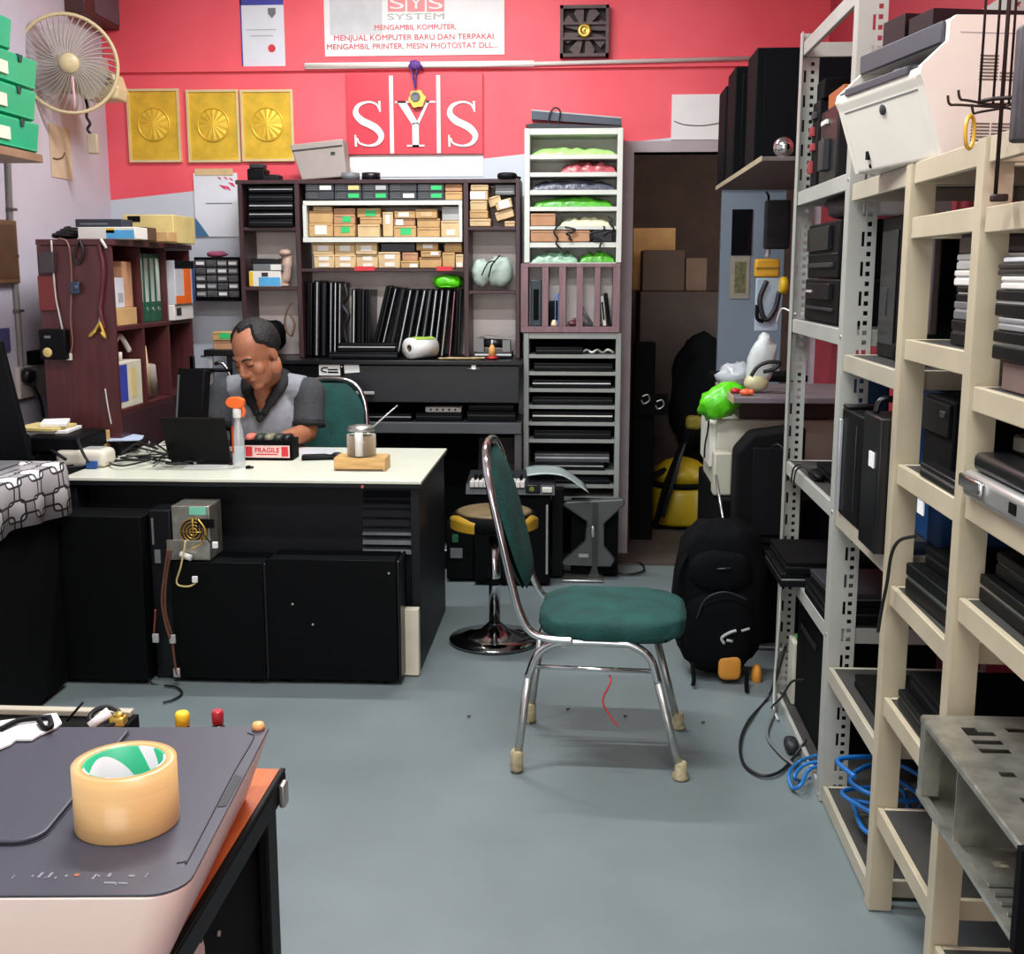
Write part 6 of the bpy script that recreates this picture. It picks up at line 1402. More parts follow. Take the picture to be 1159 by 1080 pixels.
for px, py in ((731, 453), (747, 459)):
    c = aY(px, py, 6.4); cable('hook', 'small curled steel hook in the doorway, %s' % ('upper' if py < 455 else 'lower'), STEEL, [c + Vector((-.02, 0, .02)), c + Vector((.01, 0, .03)), c + Vector((.02, 0, 0)), c + Vector((-.01, 0, -.02)), c + Vector((-.025, 0, 0))], .005, 'steel hooks', cat='hook')
solo('hook_board', MB().pb(722, 446, 756, 470, 6.41, .02), BLKM, 'black board with two curled hooks inside the doorway', 'board')
# yellow vacuum cleaner
c = Vector((.60, 6.86, 0)); YV = mat('vacuum_yellow', '#a98f15', .4)
o = thing('vacuum_cleaner', 'yellow drum vacuum cleaner on the store room floor', 'vacuum cleaner', c)
part('drum', MB().lathe([(.17, .03), (.18, .05), (.18, .22), (.165, .25)], c, 28), YV, o)
part('black_band', MB().lathe([(.170, .2505), (.17, .28), (.16, .285)], c, 28), BLKM, o)
part('lid', MB().lathe([(.165, .2855), (.16, .35), (.10, .40), (.04, .42)], c, 28), YV, o)
part('hose', MB().tube(crv([c + Vector((-.10, -.1, .36)), c + Vector((-.2, -.15, .3)), c + Vector((-.22, -.18, .12)), c + Vector((-.16, -.2, .06)), c + Vector((-.1, -.22, .3)), c + Vector((0.02, -.22, .62))], 6), .018, 8), BLKM, o)
part('wand', MB().tube([c + Vector((-.12, -.23, .1)), c + Vector((.03, -.22, .68))], .014, 8), DGRY, o)
part('nozzle', MB().box(c.x + .0, c.x + .09, c.y - .25, c.y - .19, .62, .70, .02), mat('dim_olive', '#8c7d2a', .5), o)
part('base', MB().box(c.x - .14, c.x + .14, c.y - .12, c.y + .12, 0, .029, .01), BLKM, o)
# board high up with black panels
bx0 = .61
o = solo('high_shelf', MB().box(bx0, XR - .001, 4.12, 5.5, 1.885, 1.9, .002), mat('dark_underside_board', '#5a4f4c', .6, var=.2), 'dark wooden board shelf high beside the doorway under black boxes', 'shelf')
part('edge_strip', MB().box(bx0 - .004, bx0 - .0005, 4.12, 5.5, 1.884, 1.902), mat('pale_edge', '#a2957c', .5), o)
for i, (Y, py, dx, lb) in enumerate(((5.25, 97, 0, 'tall black box on the high board, the one farthest from the metal rack'), (4.93, 75, .0, 'tall black box on the high board, between the other two'), (4.55, 54, .03, 'tall black box on the high board, the one nearest the metal rack'))):
    zt_ = aY(830, py, Y).z
    o = thing('black_box', lb, 'box', (.9, Y + .14, 1.9), 'black boxes on the high board')
    part('body', MB().box(bx0 + dx, XR - .02, Y, Y + .24, 1.901, zt_, .006), NAVY, o)
    part('front_bezel', MB().box(bx0 + dx + .03, XR - .05, Y - .006, Y, 1.93, zt_ - .03, .003), mat('navy_bezel', '#080b10', .7, spec=.1), o)
c = aY(887, 170, 4.16); o = thing('chrome_lamp', 'chrome ball lamp on the high board end beside the metal rack', 'lamp', (c.x, c.y, 1.9))
part('ball', MB().ell(c + Vector((0, 0, .01)), (.036, .036, .036), 20), CHRM, o); part('stem', MB().lathe([(.02, 1.9005), (.02, 1.908), (.01, 1.915), (.01, c.z - .02)], (c.x, c.y, 0), 12), STEEL, o)
# side table corner: black cabinet, cream machine, board, bags
solo('low_cabinet', MB().box(.56, 1.15, 4.62, 5.45, .0, .60, .006), BLKM, 'black low cabinet under the cream machine beside the doorway', 'cabinet')
CRM = mat('cream_machine_plastic', '#b9b7a6', .5, var=.05)
o = thing('office_machine', 'cream white office machine on the black low cabinet near doorway', 'machine', (.8, 5.0, .601))
zt_ = aY(800, 472, 4.9).z
part('body', MB().box(.565, 1.12, 4.80, 5.3, .601, zt_, .01), CRM, o)
part('side_flap', MB().prism([(4.84, .70), (5.2, .70), (5.2, zt_ - .02), (4.84, zt_ - .02)], 'x', .54, .5645), mat('white_machine_flap', '#d4d3c8', .5), o)
part('foot_column', MB().box(.545, .62, 4.70, 4.79, .601, .78, .008), CRM, o)
part('black_clip', MB().tube(crv([(.536, 4.86, zt_ - .01), (.535, 4.88, zt_ - .06), (.53, 4.92, .78), (.532, 4.95, .72)], 5), .004, 6), CABLE, o)
o = solo('dark_carton', MB().box(.66, 1.1, 4.84, 5.2, zt_ + .001, aY(850, 447, 4.9).z, .004), mat('dark_maroon_carton', '#3a2926', .7), 'dark brown carton on the cream machine beside the green bag', 'box')
zb5 = aY(850, 447, 4.9).z + .001
o = solo('grey_board', MB().box(.60, 1.12, 4.55, 5.15, zb5, zb5 + .025, .004), mat('mauve_grey_board', '#6d6468', .5), 'mauve grey board lying on the dark carton near the rack', 'board')
solo('black_tray', MB().box(.585, 1.0, 5.16, 5.4, zb5 + .03, zb5 + .06, .006), BLKM, 'flat black tray sticking out behind the mauve grey board', 'tray')
part('edge_strip', MB().box(.592, .5995, 4.55, 5.15, zb5, zb5 + .028, .001), mat('pale_wood_strip', '#a6977c', .6), o)
# green bag draped over the edge
Pb = [(838, 431), (785, 467), (800, 470), (822, 470), (841, 442)]
m1 = MB(); c = aY(816, 452, 4.83); m1.ell((c.x + .0, 4.78, c.z), (.10, .06, .065), 22, .9, .28, 6, 3, Euler((0, -.55, 0)).to_matrix())
solo('plastic_bag', m1, GRNBAG, 'bright green plastic bag draped over the cream machine', 'bag')
zb6 = zb5 + .026
o = solo('plastic_bag', MB().ell((aY(835, 396, 4.9).x, 4.95, zb6 + .052), (.075, .06, .05), 18, .9, .4, 8, 2), mat('clear_white_film', '#b9bec2', .25, var=.15), 'crumpled clear white plastic bag on the mauve grey board', 'bag')
o = thing('plastic_bag', 'tall white plastic bag standing beside the metal rack upright', 'bag', (aY(862, 410, 4.75).x, 4.75, zb6))
c = aY(862, 397, 4.75); part('body', MB().ell((c.x, 4.75, zb6 + .125), (.055, .05, .11), 18, .9, .25, 6, 7, Euler((0, .2, 0)).to_matrix()), mat('milky_film', '#c5ccc9', .4), o)
part('yellow_bottom', MB().ell((c.x - .02, 4.735, zb6 + .04), (.05, .045, .036), 14, .9, .1), mat('pale_yellow_film', '#c4bf94', .4), o)
c = aY(845, 424, 4.62); solo('orange_bulb', MB().ell((c.x, 4.62, zb6 + .012), (.026, .02, .014), 14).ell((c.x + .02, 4.61, zb6 + .014), (.012, .012, .012), 10), mat('coral_plastic', '#e8683f', .35), 'small orange lump on the mauve grey board', 'gadget')
c = aY(833, 418, 4.7); solo('red_bulb', MB().ell((c.x, 4.7, zb6 + .01), (.022, .02, .012), 14), RED, 'small red lump on the board behind the orange one', 'gadget')
cable('cable', 'black cable curled over the mauve grey board by the rack', CABLE, [aY(x, y, 4.58) for x, y in ((850, 426), (858, 415), (870, 410), (882, 411), (876, 418), (864, 421))], .008)
o = thing('wall_pouch', 'dark grey cloth pouch hanging on the door beside the metal rack', 'pouch', aY(878, 282, 5.6))
part('body', MB().pb(866, 226, 895, 282, 5.6, .05, .012, 3), mat('charcoal_cloth', '#2c3032', .8, bump=.4, bscale=20), o); part('hanger', MB().tube([aY(870, 283, 5.62), aY(870, 222, 5.62), aY(868, 218, 5.85)], .006), BLKM, o)
o = thing('yellow_tool_case', 'yellow orange plastic case hanging under the dark grey pouch', 'case', aY(870, 315, 5.5))
part('body', MB().pb(855, 293, 883, 314, 5.5, .06, .01, 3), mat('amber_case', '#dba32a', .45), o); part('split_line', MB().pb(856, 302.5, 882, 304.5, 5.497, .004), mat('amber_line', '#8f6a18', .5), o); part('strap', MB().tube([aY(868, 292, 5.52), aY(870, 284, 5.56)], .01), LGRY, o)
o = thing('wall_board', 'pale blue board with dark cable loops hanging beside the rack', 'board', aY(866, 362, 5.45))
part('board', MB().pb(855, 315, 882, 375, 5.47, .02, .004), mat('pale_blue_panel', '#a9b9c6', .5), o)
part('cable_loop', MB().tube(crv([aY(868, 318, 5.44), aY(860, 340, 5.44), aY(866, 362, 5.44), aY(877, 350, 5.44), aY(882, 330, 5.44)], 5), .012, 8), DGRY, o); part('black_hook', MB().tube(crv([aY(857, 345, 5.44), aY(857, 360, 5.44), aY(864, 364, 5.44)], 4), .009, 8), BLK, o)
c = aY(885, 323, 5.42); solo('yellow_disc', MB().lathe([(.03, -.01), (.04, 0), (.04, .02), (.02, .03)], c, 18, 'x'), YEL, 'yellow disc hanging beside the metal rack upright', 'disc')
# black flight case leaning and backpack
o = thing('black_case', 'tall black padded case standing between cream machine and metal rack', 'case', (.73, 4.5, .46))
zc_ = aY(850, 492, 4.42).z
part('body', MB().prism([(.60, .46), (.86, .46), (.86, zc_ + .03), (.66, zc_), (.60, zc_ - .07)], 'y', 4.42, 4.58), mat('padded_black', '#08090b', .8, spec=.15), o); bevel(o.children[0], .015, 3)
part('front_panel', MB().box(.66, .84, 4.412, 4.42, .50, zc_ - .05, .004), mat('padded_black_panel', '#0c0d10', .7, spec=.15), o)
o = thing('trolley', 'black trolley frame with silver edge under the tall padded case', 'trolley', (.72, 4.52, 0))
part('deck', MB().box(.575, .90, 4.40, 4.6, .43, .459, .004), BLKM, o)
part('silver_edge', MB().tube([(.545, 4.62, .70), (.573, 4.41, .46)], .006, 6), STEEL, o)
for x in (.60, .87): part('leg', MB().box(x - .012, x + .012, 4.56, 4.59, 0, .43), BLKM, o)
bpk = thing('backpack', 'large black backpack with orange patch slumped on the floor by rack', 'backpack', (.6, 4.22, 0))
BPK = mat('backpack_nylon', '#050608', .85, spec=.12, var=.2, bump=.3, bscale=40)
part('body', MB().ell((.53, 4.25, .305), (.172, .115, .295), 30, .72, .10, 6, 3), BPK, bpk)
part('front_pocket', MB().ell((.52, 4.155, .20), (.13, .05, .155), 22, .7, .12, 6, 5), BPK, bpk)
part('top_pocket', MB().ell((.52, 4.165, .42), (.115, .05, .08), 20, .7, .1, 6, 8), BPK, bpk)
c = aY(826, 757, 4.11); part('orange_patch', MB().ell((c.x, 4.118, c.z), (.042, .012, .045), 16, .5), mat('amber_patch', '#c7852a', .6), bpk)
c2b = aY(866, 764, 4.2); part('orange_side', MB().ell((.665, 4.165, c2b.z + .01), (.02, .03, .045), 12), mat('amber_patch', '#c7852a'), bpk)
c = aY(826, 722, 4.11); part('logo', MB().tube(crv([(c.x - .02, 4.108, c.z - .022), (c.x - .03, 4.106, c.z), (c.x - .005, 4.104, c.z + .02), (c.x + .022, 4.104, c.z + .03)], 5), .006, 6).tube([(c.x - .012, 4.106, c.z - .008), (c.x + .01, 4.106, c.z - .012)], .006, 6).tube([(c.x + .04, 4.1, c.z + .03), (c.x + .07, 4.1, c.z + .04)], .005, 6), LGRY, bpk)
part('strap', MB().tube(crv([(.42, 4.2, .52), (.365, 4.16, .42), (.355, 4.15, .3), (.37, 4.15, .2), (.385, 4.16, .30)], 5), .013, 6, flat=.4), BPK, bpk)
for P in ([(.42, 4.12, .08), (.425, 4.09, .03), (.42, 4.07, .009)], [(.62, 4.10, .05), (.615, 4.07, .02), (.61, 4.02, .009)]): part('strap_end', MB().tube(crv(P, 4), .008, 6), BPK, bpk)
part('zip', MB().tube(crv([(.43, 4.11, .25), (.46, 4.10, .33), (.53, 4.095, .36), (.61, 4.10, .33)], 5), .003, 5).tube([(.50, 4.112, .44), (.55, 4.112, .445)], .004, 5), DGRY, bpk)
#@@END

#@@RACKS
# =============================================================== METAL RACKS ALONG THE RED WALL
RX, RB = .70, 1.14
def zR(px, py): return aX(px, py, RX).z
def strip(mb, o_, u, w_, z0, z1, holes=True, cols=None):
    """metal angle flange: a vertical strip, slots and bolt holes really cut out"""
    cols = cols or [0, .014, .022, .036, .048, w_]; o_ = Vector(o_); u = Vector(u)
    if not holes: cols = [0, w_]
    zs_ = [z0]; kinds = []; k = 0
    if holes:
        while zs_[-1] + .026 < z1:
            zs_ += [zs_[-1] + .014, zs_[-1] + .026]; kinds += [(k, 0), (k, 1)]; k += 1
    zs_.append(z1); kinds.append((-1, 0))
    V = [[mb._v(o_ + u * c + Vector((0, 0, z))) for c in cols] for z in zs_]
    for i, (k, h) in enumerate(kinds):
        for j in range(len(cols) - 1):
            if holes and k >= 0:
                if j == 3 and h: continue
                if j == 1 and ((h and k % 3 != 2) or (not h and k % 3 == 1)): continue
            mb._f([V[i][j], V[i][j + 1], V[i + 1][j + 1], V[i + 1][j]])
def post(par, x, y, z0, z1, m_, inw=1, w_=.062, holes=True, back=False, cols=None, fw=.038):
    mb = MB(); strip(mb, (x, y, 0), (-1 if back else 1, 0, 0), w_, z0, z1, holes, cols)
    strip(mb, (x, y, 0), (0, inw, 0), fw, z0, z1, False)
    o = part('post', mb, m_, par); s_ = o.modifiers.new('gauge', 'SOLIDIFY'); s_.thickness = .003; s_.offset = 0; return o
def level(par, y0, y1, z, m_, ends=(1, 1), h=.045, board=True, xf=RX + .004):
    part('front_rail', MB().box(xf, xf + .014, y0 + .004, y1 - .004, z - h, z, .002, 1), m_, par)
    part('rear_rail', MB().box(RB - .018, RB - .006, y0 + .004, y1 - .004, z - h, z, .002, 1), m_, par)
    if ends[0]: part('end_rail', MB().box(xf + .0145, RB - .019, y0 + .004, y0 + .016, z - h, z, .002, 1), m_, par)
    if ends[1]: part('end_rail', MB().box(xf + .0145, RB - .019, y1 - .016, y1 - .004, z - h, z, .002, 1), m_, par)
    if board: part('shelf_board', MB().box(xf + .0145, RB - .019, y0 + .017, y1 - .017, z - .012, z - .001), mat('shelf_tin', '#42413e', .5, .2), par)
YP1, YP2, YP3, YP4, YP5 = 3.98, 3.16, 2.58, 2.12, 1.50
ra = thing('slotted_rack', 'tall grey-white slotted angle rack beside the backpack, full of printers', 'rack', ((RX + RB) / 2, (YP1 + YP2) / 2, 0))
zA = [zR(899, 57), zR(895, 220), zR(886, 359), zR(878, 512), zR(879, 628), zR(870, 768)]
post(ra, RX, YP1, 0, zA[0] + .03, GRYP, -1)
post(ra, RB, YP1, 0, zA[0] + .03, GRYP, -1, back=True)
post(ra, RX, YP2, 0, 2.42, GRYP, 1, .074, True, cols=[0, .036, .044, .05, .062, .074], fw=.05)
post(ra, RB, YP2, 0, 2.42, GRYP, 1, back=True)
for z in zA: level(ra, YP2 + .01, YP1, z, GRYP, board=z != zA[0])
for z in zA[1:]: part('bolt', MB().disc((RX - .003, YP2 + .02, z - .02), .006, 'x', 8, .004), STEEL, ra)
rb = thing('slotted_rack', 'cream angle rack in the front carrying the white laser printer', 'rack', ((RX + RB) / 2, (YP2 + YP5) / 2, 0))
zB2 = [zR(961, 209), zR(953, 401), zR(945, 577), zR(938, 758), .05]
zB3 = [zR(1019, 189), zR(1026, 247), zR(1013, 382), zR(1005, 520), zR(1000, 657), zR(995, 784), zR(990, 912)]
zB4 = [zR(1110, 157), zR(1127, 232), zR(1088, 434), zR(1085, 556), zR(1080, 674), .535, .20]
post(rb, RX, YP3, 0, zB2[0] - .001, CREAMW, 1, .052, False, fw=.04); post(rb, RB, YP3, 0, zB2[0] - .001, CREAMW, 1, back=True)
post(rb, RX, YP4, 0, zB4[0] + .0, CREAMW, 1, .05, False, fw=.04); post(rb, RB, YP4, 0, zB4[0], CREAMW, 1, back=True)
post(rb, RX, YP5, 0, zB4[0], CREAMW, 1, .05, False, fw=.04); post(rb, RB, YP5, 0, zB4[0], CREAMW, 1, back=True)
for z in zB2: level(rb, YP3 + .045, YP2 - .002, z, CREAM)
for i, z in enumerate(zB3): level(rb, YP4 + .045, YP3 - .002, z, CREAMW, board=i not in (1,))
for i, z in enumerate(zB4): level(rb, YP5 + .045, YP4 - .002, z, CREAMW, board=i not in (0,))
for x_, y_, zl_ in ((RX + .03, YP3, zB3), (RX + .028, YP4, zB4)):
    for z in zl_[1:]: part('bolt', MB().disc((x_, y_ - .006, z - .02), .005, 'y', 8, .005), mat('dark_bolt', '#4d473c', .5, .6), rb)
# --- helper: box whose aisle side stands between two picture columns
def fb(nm, label, cat, m_, px0, px1, zb_, py_top, depth=.3, X=.735, b=.005, group=None, prts=()):
    pm = (px0 + px1) / 2; ym = py_top
    y1, y0 = aX(px0, ym, X).y, aX(px1, ym, X).y; zt_ = aX(pm, py_top, X).z
    ym_ = (y0 + y1) / 2; lo, hi = (3.205, 3.935) if ym_ > 3.16 else (2.63, 3.12) if ym_ > 2.56 else (2.165, 2.53)
    if X < .9: y0, y1 = max(y0, lo), min(y1, hi)
    if y1 - y0 < .04: y0, y1 = (max(lo, y1 - .12), y1) if y1 - .04 > lo else (lo, lo + .12)
    o = thing(nm, label, cat, (X + depth / 2, (y0 + y1) / 2, zb_ + .0005), group)
    part('body', MB().box(X, X + depth, y0, y1, zb_ + .0005, zt_, b), m_, o)
    for pn, a, b_, c_, d_, pm_, out in prts:                     # panels on the aisle side, a-b near to far, c-d bottom to top
        part(pn, MB().box(X - out, X - .0002, y1 + (y0 - y1) * a, y1 + (y0 - y1) * b_, zb_ + (zt_ - zb_) * c_, zb_ + (zt_ - zb_) * d_, .001, 1), pm_, o)
    for pn, a, b_, c_, d_, pm_, out in ():
        pass
    return o, y0, y1, zt_
def lap(label, y0, y1, z, h=.03, X0=.73, X1=1.05, body=BLK, rim=SILV, group=None, rz=0, nm='laptop', top=None):
    c = Vector(((X0 + X1) / 2, (y0 + y1) / 2, z + .0006)); o = thing(nm, label, 'laptop', c, group); hx, hy = (X1 - X0) / 2, (y1 - y0) / 2
    T = TR(c, 0, 0, rz)
    for pn, a, b_, m_, ins in (('base', 0, .5, body, 0), ('front_edge', .44, .62, rim, .003), ('lid', .6, 1, top or body, .0)):
        m1 = MB(); m1.T = T; m1.box(-hx + ins, hx - ins, -hy + ins, hy - ins, h * a, h * b_, .003 if not ins else 0); part(pn, m1, m_, o)
    return o
# tall rack, level by level from the top
z = zA[1]
RBX = mat('dark_red_print', '#9c3a3e', .5)
o, y0r, y1r, zt_ = fb('printer', 'black machine with red stripes on the upper tall rack shelf', 'printer', BLK, 903, 927, z, 122, .3, .74, prts=[('red_stripe', .1, .5, .62, .72, RBX, .012), ('red_stripe', .25, .7, .45, .53, RBX, .012), ('red_stripe', .1, .4, .2, .34, RBX, .012), ('grey_slot', .3, .9, .80, .88, DGRY, .01)])
o, y0, y1, zt2 = fb('printer', 'black machine with vertical grip next to the red striped one', 'printer', BLKS, 930, 949, z, 122, .3, .742, prts=[('grip', .3, .6, .2, .6, DGRY, .02), ('bright_button', .2, .5, .8, .86, WHT, .01)])
solo('orange_box', MB().box(.76, .98, y0 + .03, y1 - .01, zt2 + .001, zt2 + .055, .003), mat('orange_carton', '#a85a28', .6), 'orange carton on top of the black machines under the rack top', 'box')
o, *_ = fb('black_carton', 'dark carton standing on the red striped machine', 'box', BLKM, 905, 925, zt_ + .001, 103, .26, .75)
z = zA[2]
PRB = [('tray_slot', .1, .9, .30, .36, DGRY, .01), ('panel', .15, .85, .55, .9, BLKS, .014), ('button', .2, .35, .68, .74, LGRY, .018)]
o, y0, y1, zt_ = fb('printer', 'black printer on the middle tall rack shelf, lower of two', 'printer', BLK, 912, 950, z, 316, .32, .735, prts=PRB)
o, y0, y1, zt2 = fb('printer', 'black printer stacked on another black printer in the tall rack', 'printer', BLK, 914, 951, zt_ + .001, 252, .32, .745, prts=[('tray_slot', .1, .9, .2, .28, DGRY, .01), ('panel', .1, .8, .5, .92, BLKS, .014), ('lid_line', .0, 1, .42, .44, DGRY, .004)])
solo('clear_bag', MB().ell((.86, y1 - .11, zt2 + .052), (.085, .09, .038), 16, .8, .25, 6, 4), mat('grey_film', '#77716f', .3, var=.2), 'crumpled grey clear bag on the stacked black printers', 'bag')
solo('white_carton', MB().box(.75, .98, 3.21, 3.30, zt2 + .001, zt2 + .085, .003), PAP, 'white carton beside the grey bag on the stacked printers', 'box')
c = aX(904, 357, .74); o = thing('cable_coil', 'white round coil of cable on the rack shelf edge by printers', 'cable', (.745, c.y, zA[2]))
part('coil', MB().tube([(.745 + .032 * math.cos(a * .5), c.y + .05 * math.sin(a * .5), zA[2] + .006 + .0012 * a) for a in range(26)], .004, 6), WHT, o)
part('tail', MB().tube(crv([(.715, c.y, zA[2] + .02), (.69, c.y + .05, zA[2] + .03), (.68, c.y + .09, zA[2] - .02)], 4), .003, 6), WHT, o)
z = zA[3]
solo('toner_box', MB().box(.86, 1.09, 3.25, 3.55, z + .001, z + .22, .004), mat('deep_navy_box', '#14202e', .5), 'dark blue and black box deep in the tall rack below printers', 'box')
solo('blue_case', MB().box(.85, .99, 3.75, 3.9, zA[3] + .001, zA[3] + .34, .012), mat('dim_blue_case', '#22486a', .5), 'blue case lying under the printer shelf of the tall rack', 'case')
for i, (a, b_, lb) in enumerate(((3.45, 3.72, 'black power adapter slab on the tall rack shelf near the upright'), (3.21, 3.42, 'black flat slab nearest the cream rack on the adapter shelf'))):
    lap(lb, a, b_, z, .035, .76, 1.05, BLKM, BLKS)
for i, (px, py) in enumerate(((890, 517), (918, 541), (921, 549))):
    c = aZ(px, py, zA[3] + .01) if False else aX(px + 4, py - 2, .735); c.z = zA[3] + .014
    o = thing('adapter', 'oval black adapter on the tall rack shelf edge, %s from the far upright' % ORD[i], 'adapter', c, 'adapters on the shelf edge')
    part('body', MB().ell(c, (.02, .045, .0135), 14, .8), BLK, o); part('lead', MB().tube(crv([c + Vector((-.015, .03, .004)), c + Vector((-.035, .05, .02)), c + Vector((-.05, .09, .0)), c + Vector((-.05, .12, -.05))], 5), .003, 6), CABLE, o)
z = zA[4]
lap('black laptop overhanging the tall rack shelf end, with silver edge', 3.60, 3.93, z, .045, .64, .95, BLK, SILV)
lap('black laptop on top of the overhanging silver edged one', 3.59, 3.92, z + .0456, .04, .655, .96, BLKM, DGRY)
lap('grey topped black laptop stack nearer the cream upright', 3.21, 3.54, z, .05, .704, 1.02, BLK, DGRY)
lap('dull grey laptop resting on the nearer laptop stack', 3.22, 3.52, z + .0506, .035, .72, 1.02, BLK, MGRY, None, .05, top=DGRY)
z = zA[5]
fb('computer_case', 'black computer tower standing on the lowest tall rack shelf', 'computer case', BLKM, 903, 934, z, 700, .34, .745, prts=[('drive_slot', .2, .8, .8, .86, BLKS, .006)])
o, y0, y1, zt_ = fb('product_carton', 'white carton with green top label low on the tall rack', 'box', mat('white_carton_card', '#c4c0b0', .6), 884, 899, z, 716, .2, .735)
solo('green_label', MB().box(.75, .92, y0 + .01, y1 - .02, zt_ + .0005, zt_ + .01), mat('dull_green_label', '#57a052', .5), 'green flat label pack lying on the white carton low in the rack', 'label')
# bay with the slim towers
z = zB2[1]
fb('monitor', 'black flat monitor standing in the cream rack beside the upright', 'monitor', BLK, 984, 1022, z, 246, .05, .78, prts=[('screen', .1, .9, .1, .9, BLKS, .004), ('grey_button_strip', .2, .5, .3, .5, DGRY, .006)])
solo('white_carton', MB().box(.92, 1.05, 2.955, 3.10, z + .001, z + .29, .003), PAP, 'white carton standing behind the black monitor in the cream rack', 'box')
solo('adapter', MB().ell((.77, 2.80, z + .03), (.03, .06, .028), 14, .8, .2), BLKM, 'small black adapter on the cream rack shelf before the monitor', 'adapter')
z = zB2[2]
o, y0, y1, zt_ = fb('slim_computer', 'slim black tower computer with silver front edge in the cream rack', 'computer case', BLK, 951, 977, z, 466, .085, .70, prts=[('side_line', .75, .78, .1, .9, DGRY, .002)])
part('silver_edge', MB().box(.69, .6995, y1 - .022, y1 - .004, z + .01, zt_ - .03, .002), SILV, o); part('top_cap', MB().box(.70, .78, y1 - .06, y1 - .002, zt_ + .0003, zt_ + .01, .003), BLKS, o)
o, y0, y1, zt_ = fb('slim_computer', 'slim black tower computer with white sticker in the cream rack', 'computer case', BLKS, 978, 1000, z, 470, .085, .675)
part('sticker', MB().box(.6725, .6748, y0 + .03, y0 + .075, zt_ - .12, zt_ - .085), PAP, o); part('handle_loop', MB().tube(crv([(.69, y1 - .05, zt_), (.70, y1 - .05, zt_ + .03), (.735, y1 - .05, zt_ + .03), (.745, y1 - .05, zt_)], 4), .008, 8), BLKS, o)
solo('blue_carton', MB().box(.84, 1.06, 2.66, 3.09, zB2[2] + .001, zB2[2] + .37, .003), mat('mid_blue_carton', '#1d4a80', .5), 'blue carton deep in the cream rack behind the slim computers', 'box')
z = zB2[3]
lap('dark laptop on the lower cream rack shelf behind the upright', 2.66, 3.0, z, .035, .74, 1.04, BLKM, DGRY)
solo('metal_plate', MB().box(.92, .925, 2.70, 2.86, zB2[3] + .037, zB2[3] + .09, .001), CREAM, 'pale steel plate standing on the dark laptop low in the rack', 'plate')
# blue network cables at the floor
r_ = random.Random(4)
o = solo('network_cable', MB().tube(crv([Vector((.80 + .09 * math.cos(a * .9) + r_.uniform(-.03, .03), 2.87 + .13 * math.sin(a * .9) + r_.uniform(-.03, .03), .07 + .012 * a * .55)) for a in range(26)], 5), .0065, 6), CABBL, 'coiled heap of blue network cable on the lowest cream rack shelf', 'cable')
o = solo('network_cable', MB().tube(crv([aX(925, 855, .72), aX(905, 862, .69), aZ(893, 876, .03), aZ(897, 892, .01), aZ(907, 888, .03), aX(915, 872, .69), aX(930, 866, .72)], 6), .006, 6).tube(crv([aX(928, 862, .72), aX(910, 866, .68), aZ(899, 880, .03), aX(912, 884, .69), aX(930, 872, .73)], 6), .006, 6), mat('bright_blue_cable', '#1f6fb0', .4), 'loop of blue network cable spilling over the rack foot to the floor', 'cable')
# third bay
z = zB3[2]
fb('panel', 'brown grey panel leaning inside the cream rack above the laptops', 'panel', mat('brown_grey_panel', '#5b5150', .5), 1030, 1058, z, 256, .02, .80)
o, *_ = fb('computer_case', 'black case standing behind the leaning brown grey panel', 'computer case', BLK, 1055, 1085, zB2[1], 250, .2, .88)
zz_ = z
for i, (h, m_, rm, lb) in enumerate(((.05, BLK, DGRY, 'thick black laptop at the stack bottom in the cream rack'), (.035, mat('grey_laptop', '#77777a', .4, .4), LGRY, 'grey laptop second in the cream rack stack'), (.028, BLK, WHT, 'black laptop third in the cream rack stack'), (.03, WHT, LGRY, 'white laptop fourth in the cream rack stack'), (.03, mat('pearl_laptop', '#b9b8b2', .35), WHT, 'pearl white laptop fifth in the cream rack stack'), (.06, mat('brown_slab', '#4e4644', .5), DGRY, 'brown grey slab below the paper in the cream rack stack'))):
    lap(lb, 2.19, 2.38 - .01 * (i % 3), zz_, h, .74, 1.05, m_, rm, 'laptops stacked in the cream rack'); zz_ += h + .0012
sheet_ = MB().box(.735, 1.02, 2.19, 2.38, zz_ + .0005, zz_ + .008, .002); solo('paper', sheet_, LAM, 'white papers lying on top of the cream rack laptop stack', 'paper')
z = zB3[3]
fb('printer', 'big black machine filling the third bay of the cream rack', 'printer', BLKM, 1025, 1082, z, 446, .34, .745, prts=[('upper_panel', .05, .95, .55, .95, BLK, .008), ('grey_mark', .7, .85, .78, .86, DGRY, .012)])
lap('dull dark laptop sticking out on the third bay shelf with shiny hinge', 2.18, 2.42, z, .03, .708, .74, BLKS, SILV)
c = aX(1047, 566, .715); solo('hanging_tag', MB().box(.706, .709, c.y - .02, c.y + .022, c.z - .03, c.z + .018), PAP, 'white square tag hanging under the third bay shelf', 'tag')
z = zB3[4]
lap('black laptop with bright edge tilted on the lower third bay shelf', 2.20, 2.52, z, .07, .725, 1.06, BLK, STEEL, None, .04)
lap('black laptop on top of the bright edged one in third bay', 2.22, 2.5, z + .0712, .04, .76, 1.05, BLKM, DGRY, None, .06)
cable('cable', 'dark cable looping from the third bay laptop down the upright', CABLE, [aX(1036, 607, .70), aX(1018, 612, .69), aX(1009, 628, .685), aX(1004, 660, .685), aX(998, 690, .685), aX(994, 715, .685)], .004)
z = zB3[5]
lap('dark laptop flat on the low third bay shelf, lower', 2.19, 2.52, z, .04, .72, 1.05, BLK, MGRY); lap('dark laptop flat on the low third bay shelf, upper', 2.21, 2.51, z + .0412, .045, .74, 1.06, BLKM, DGRY)
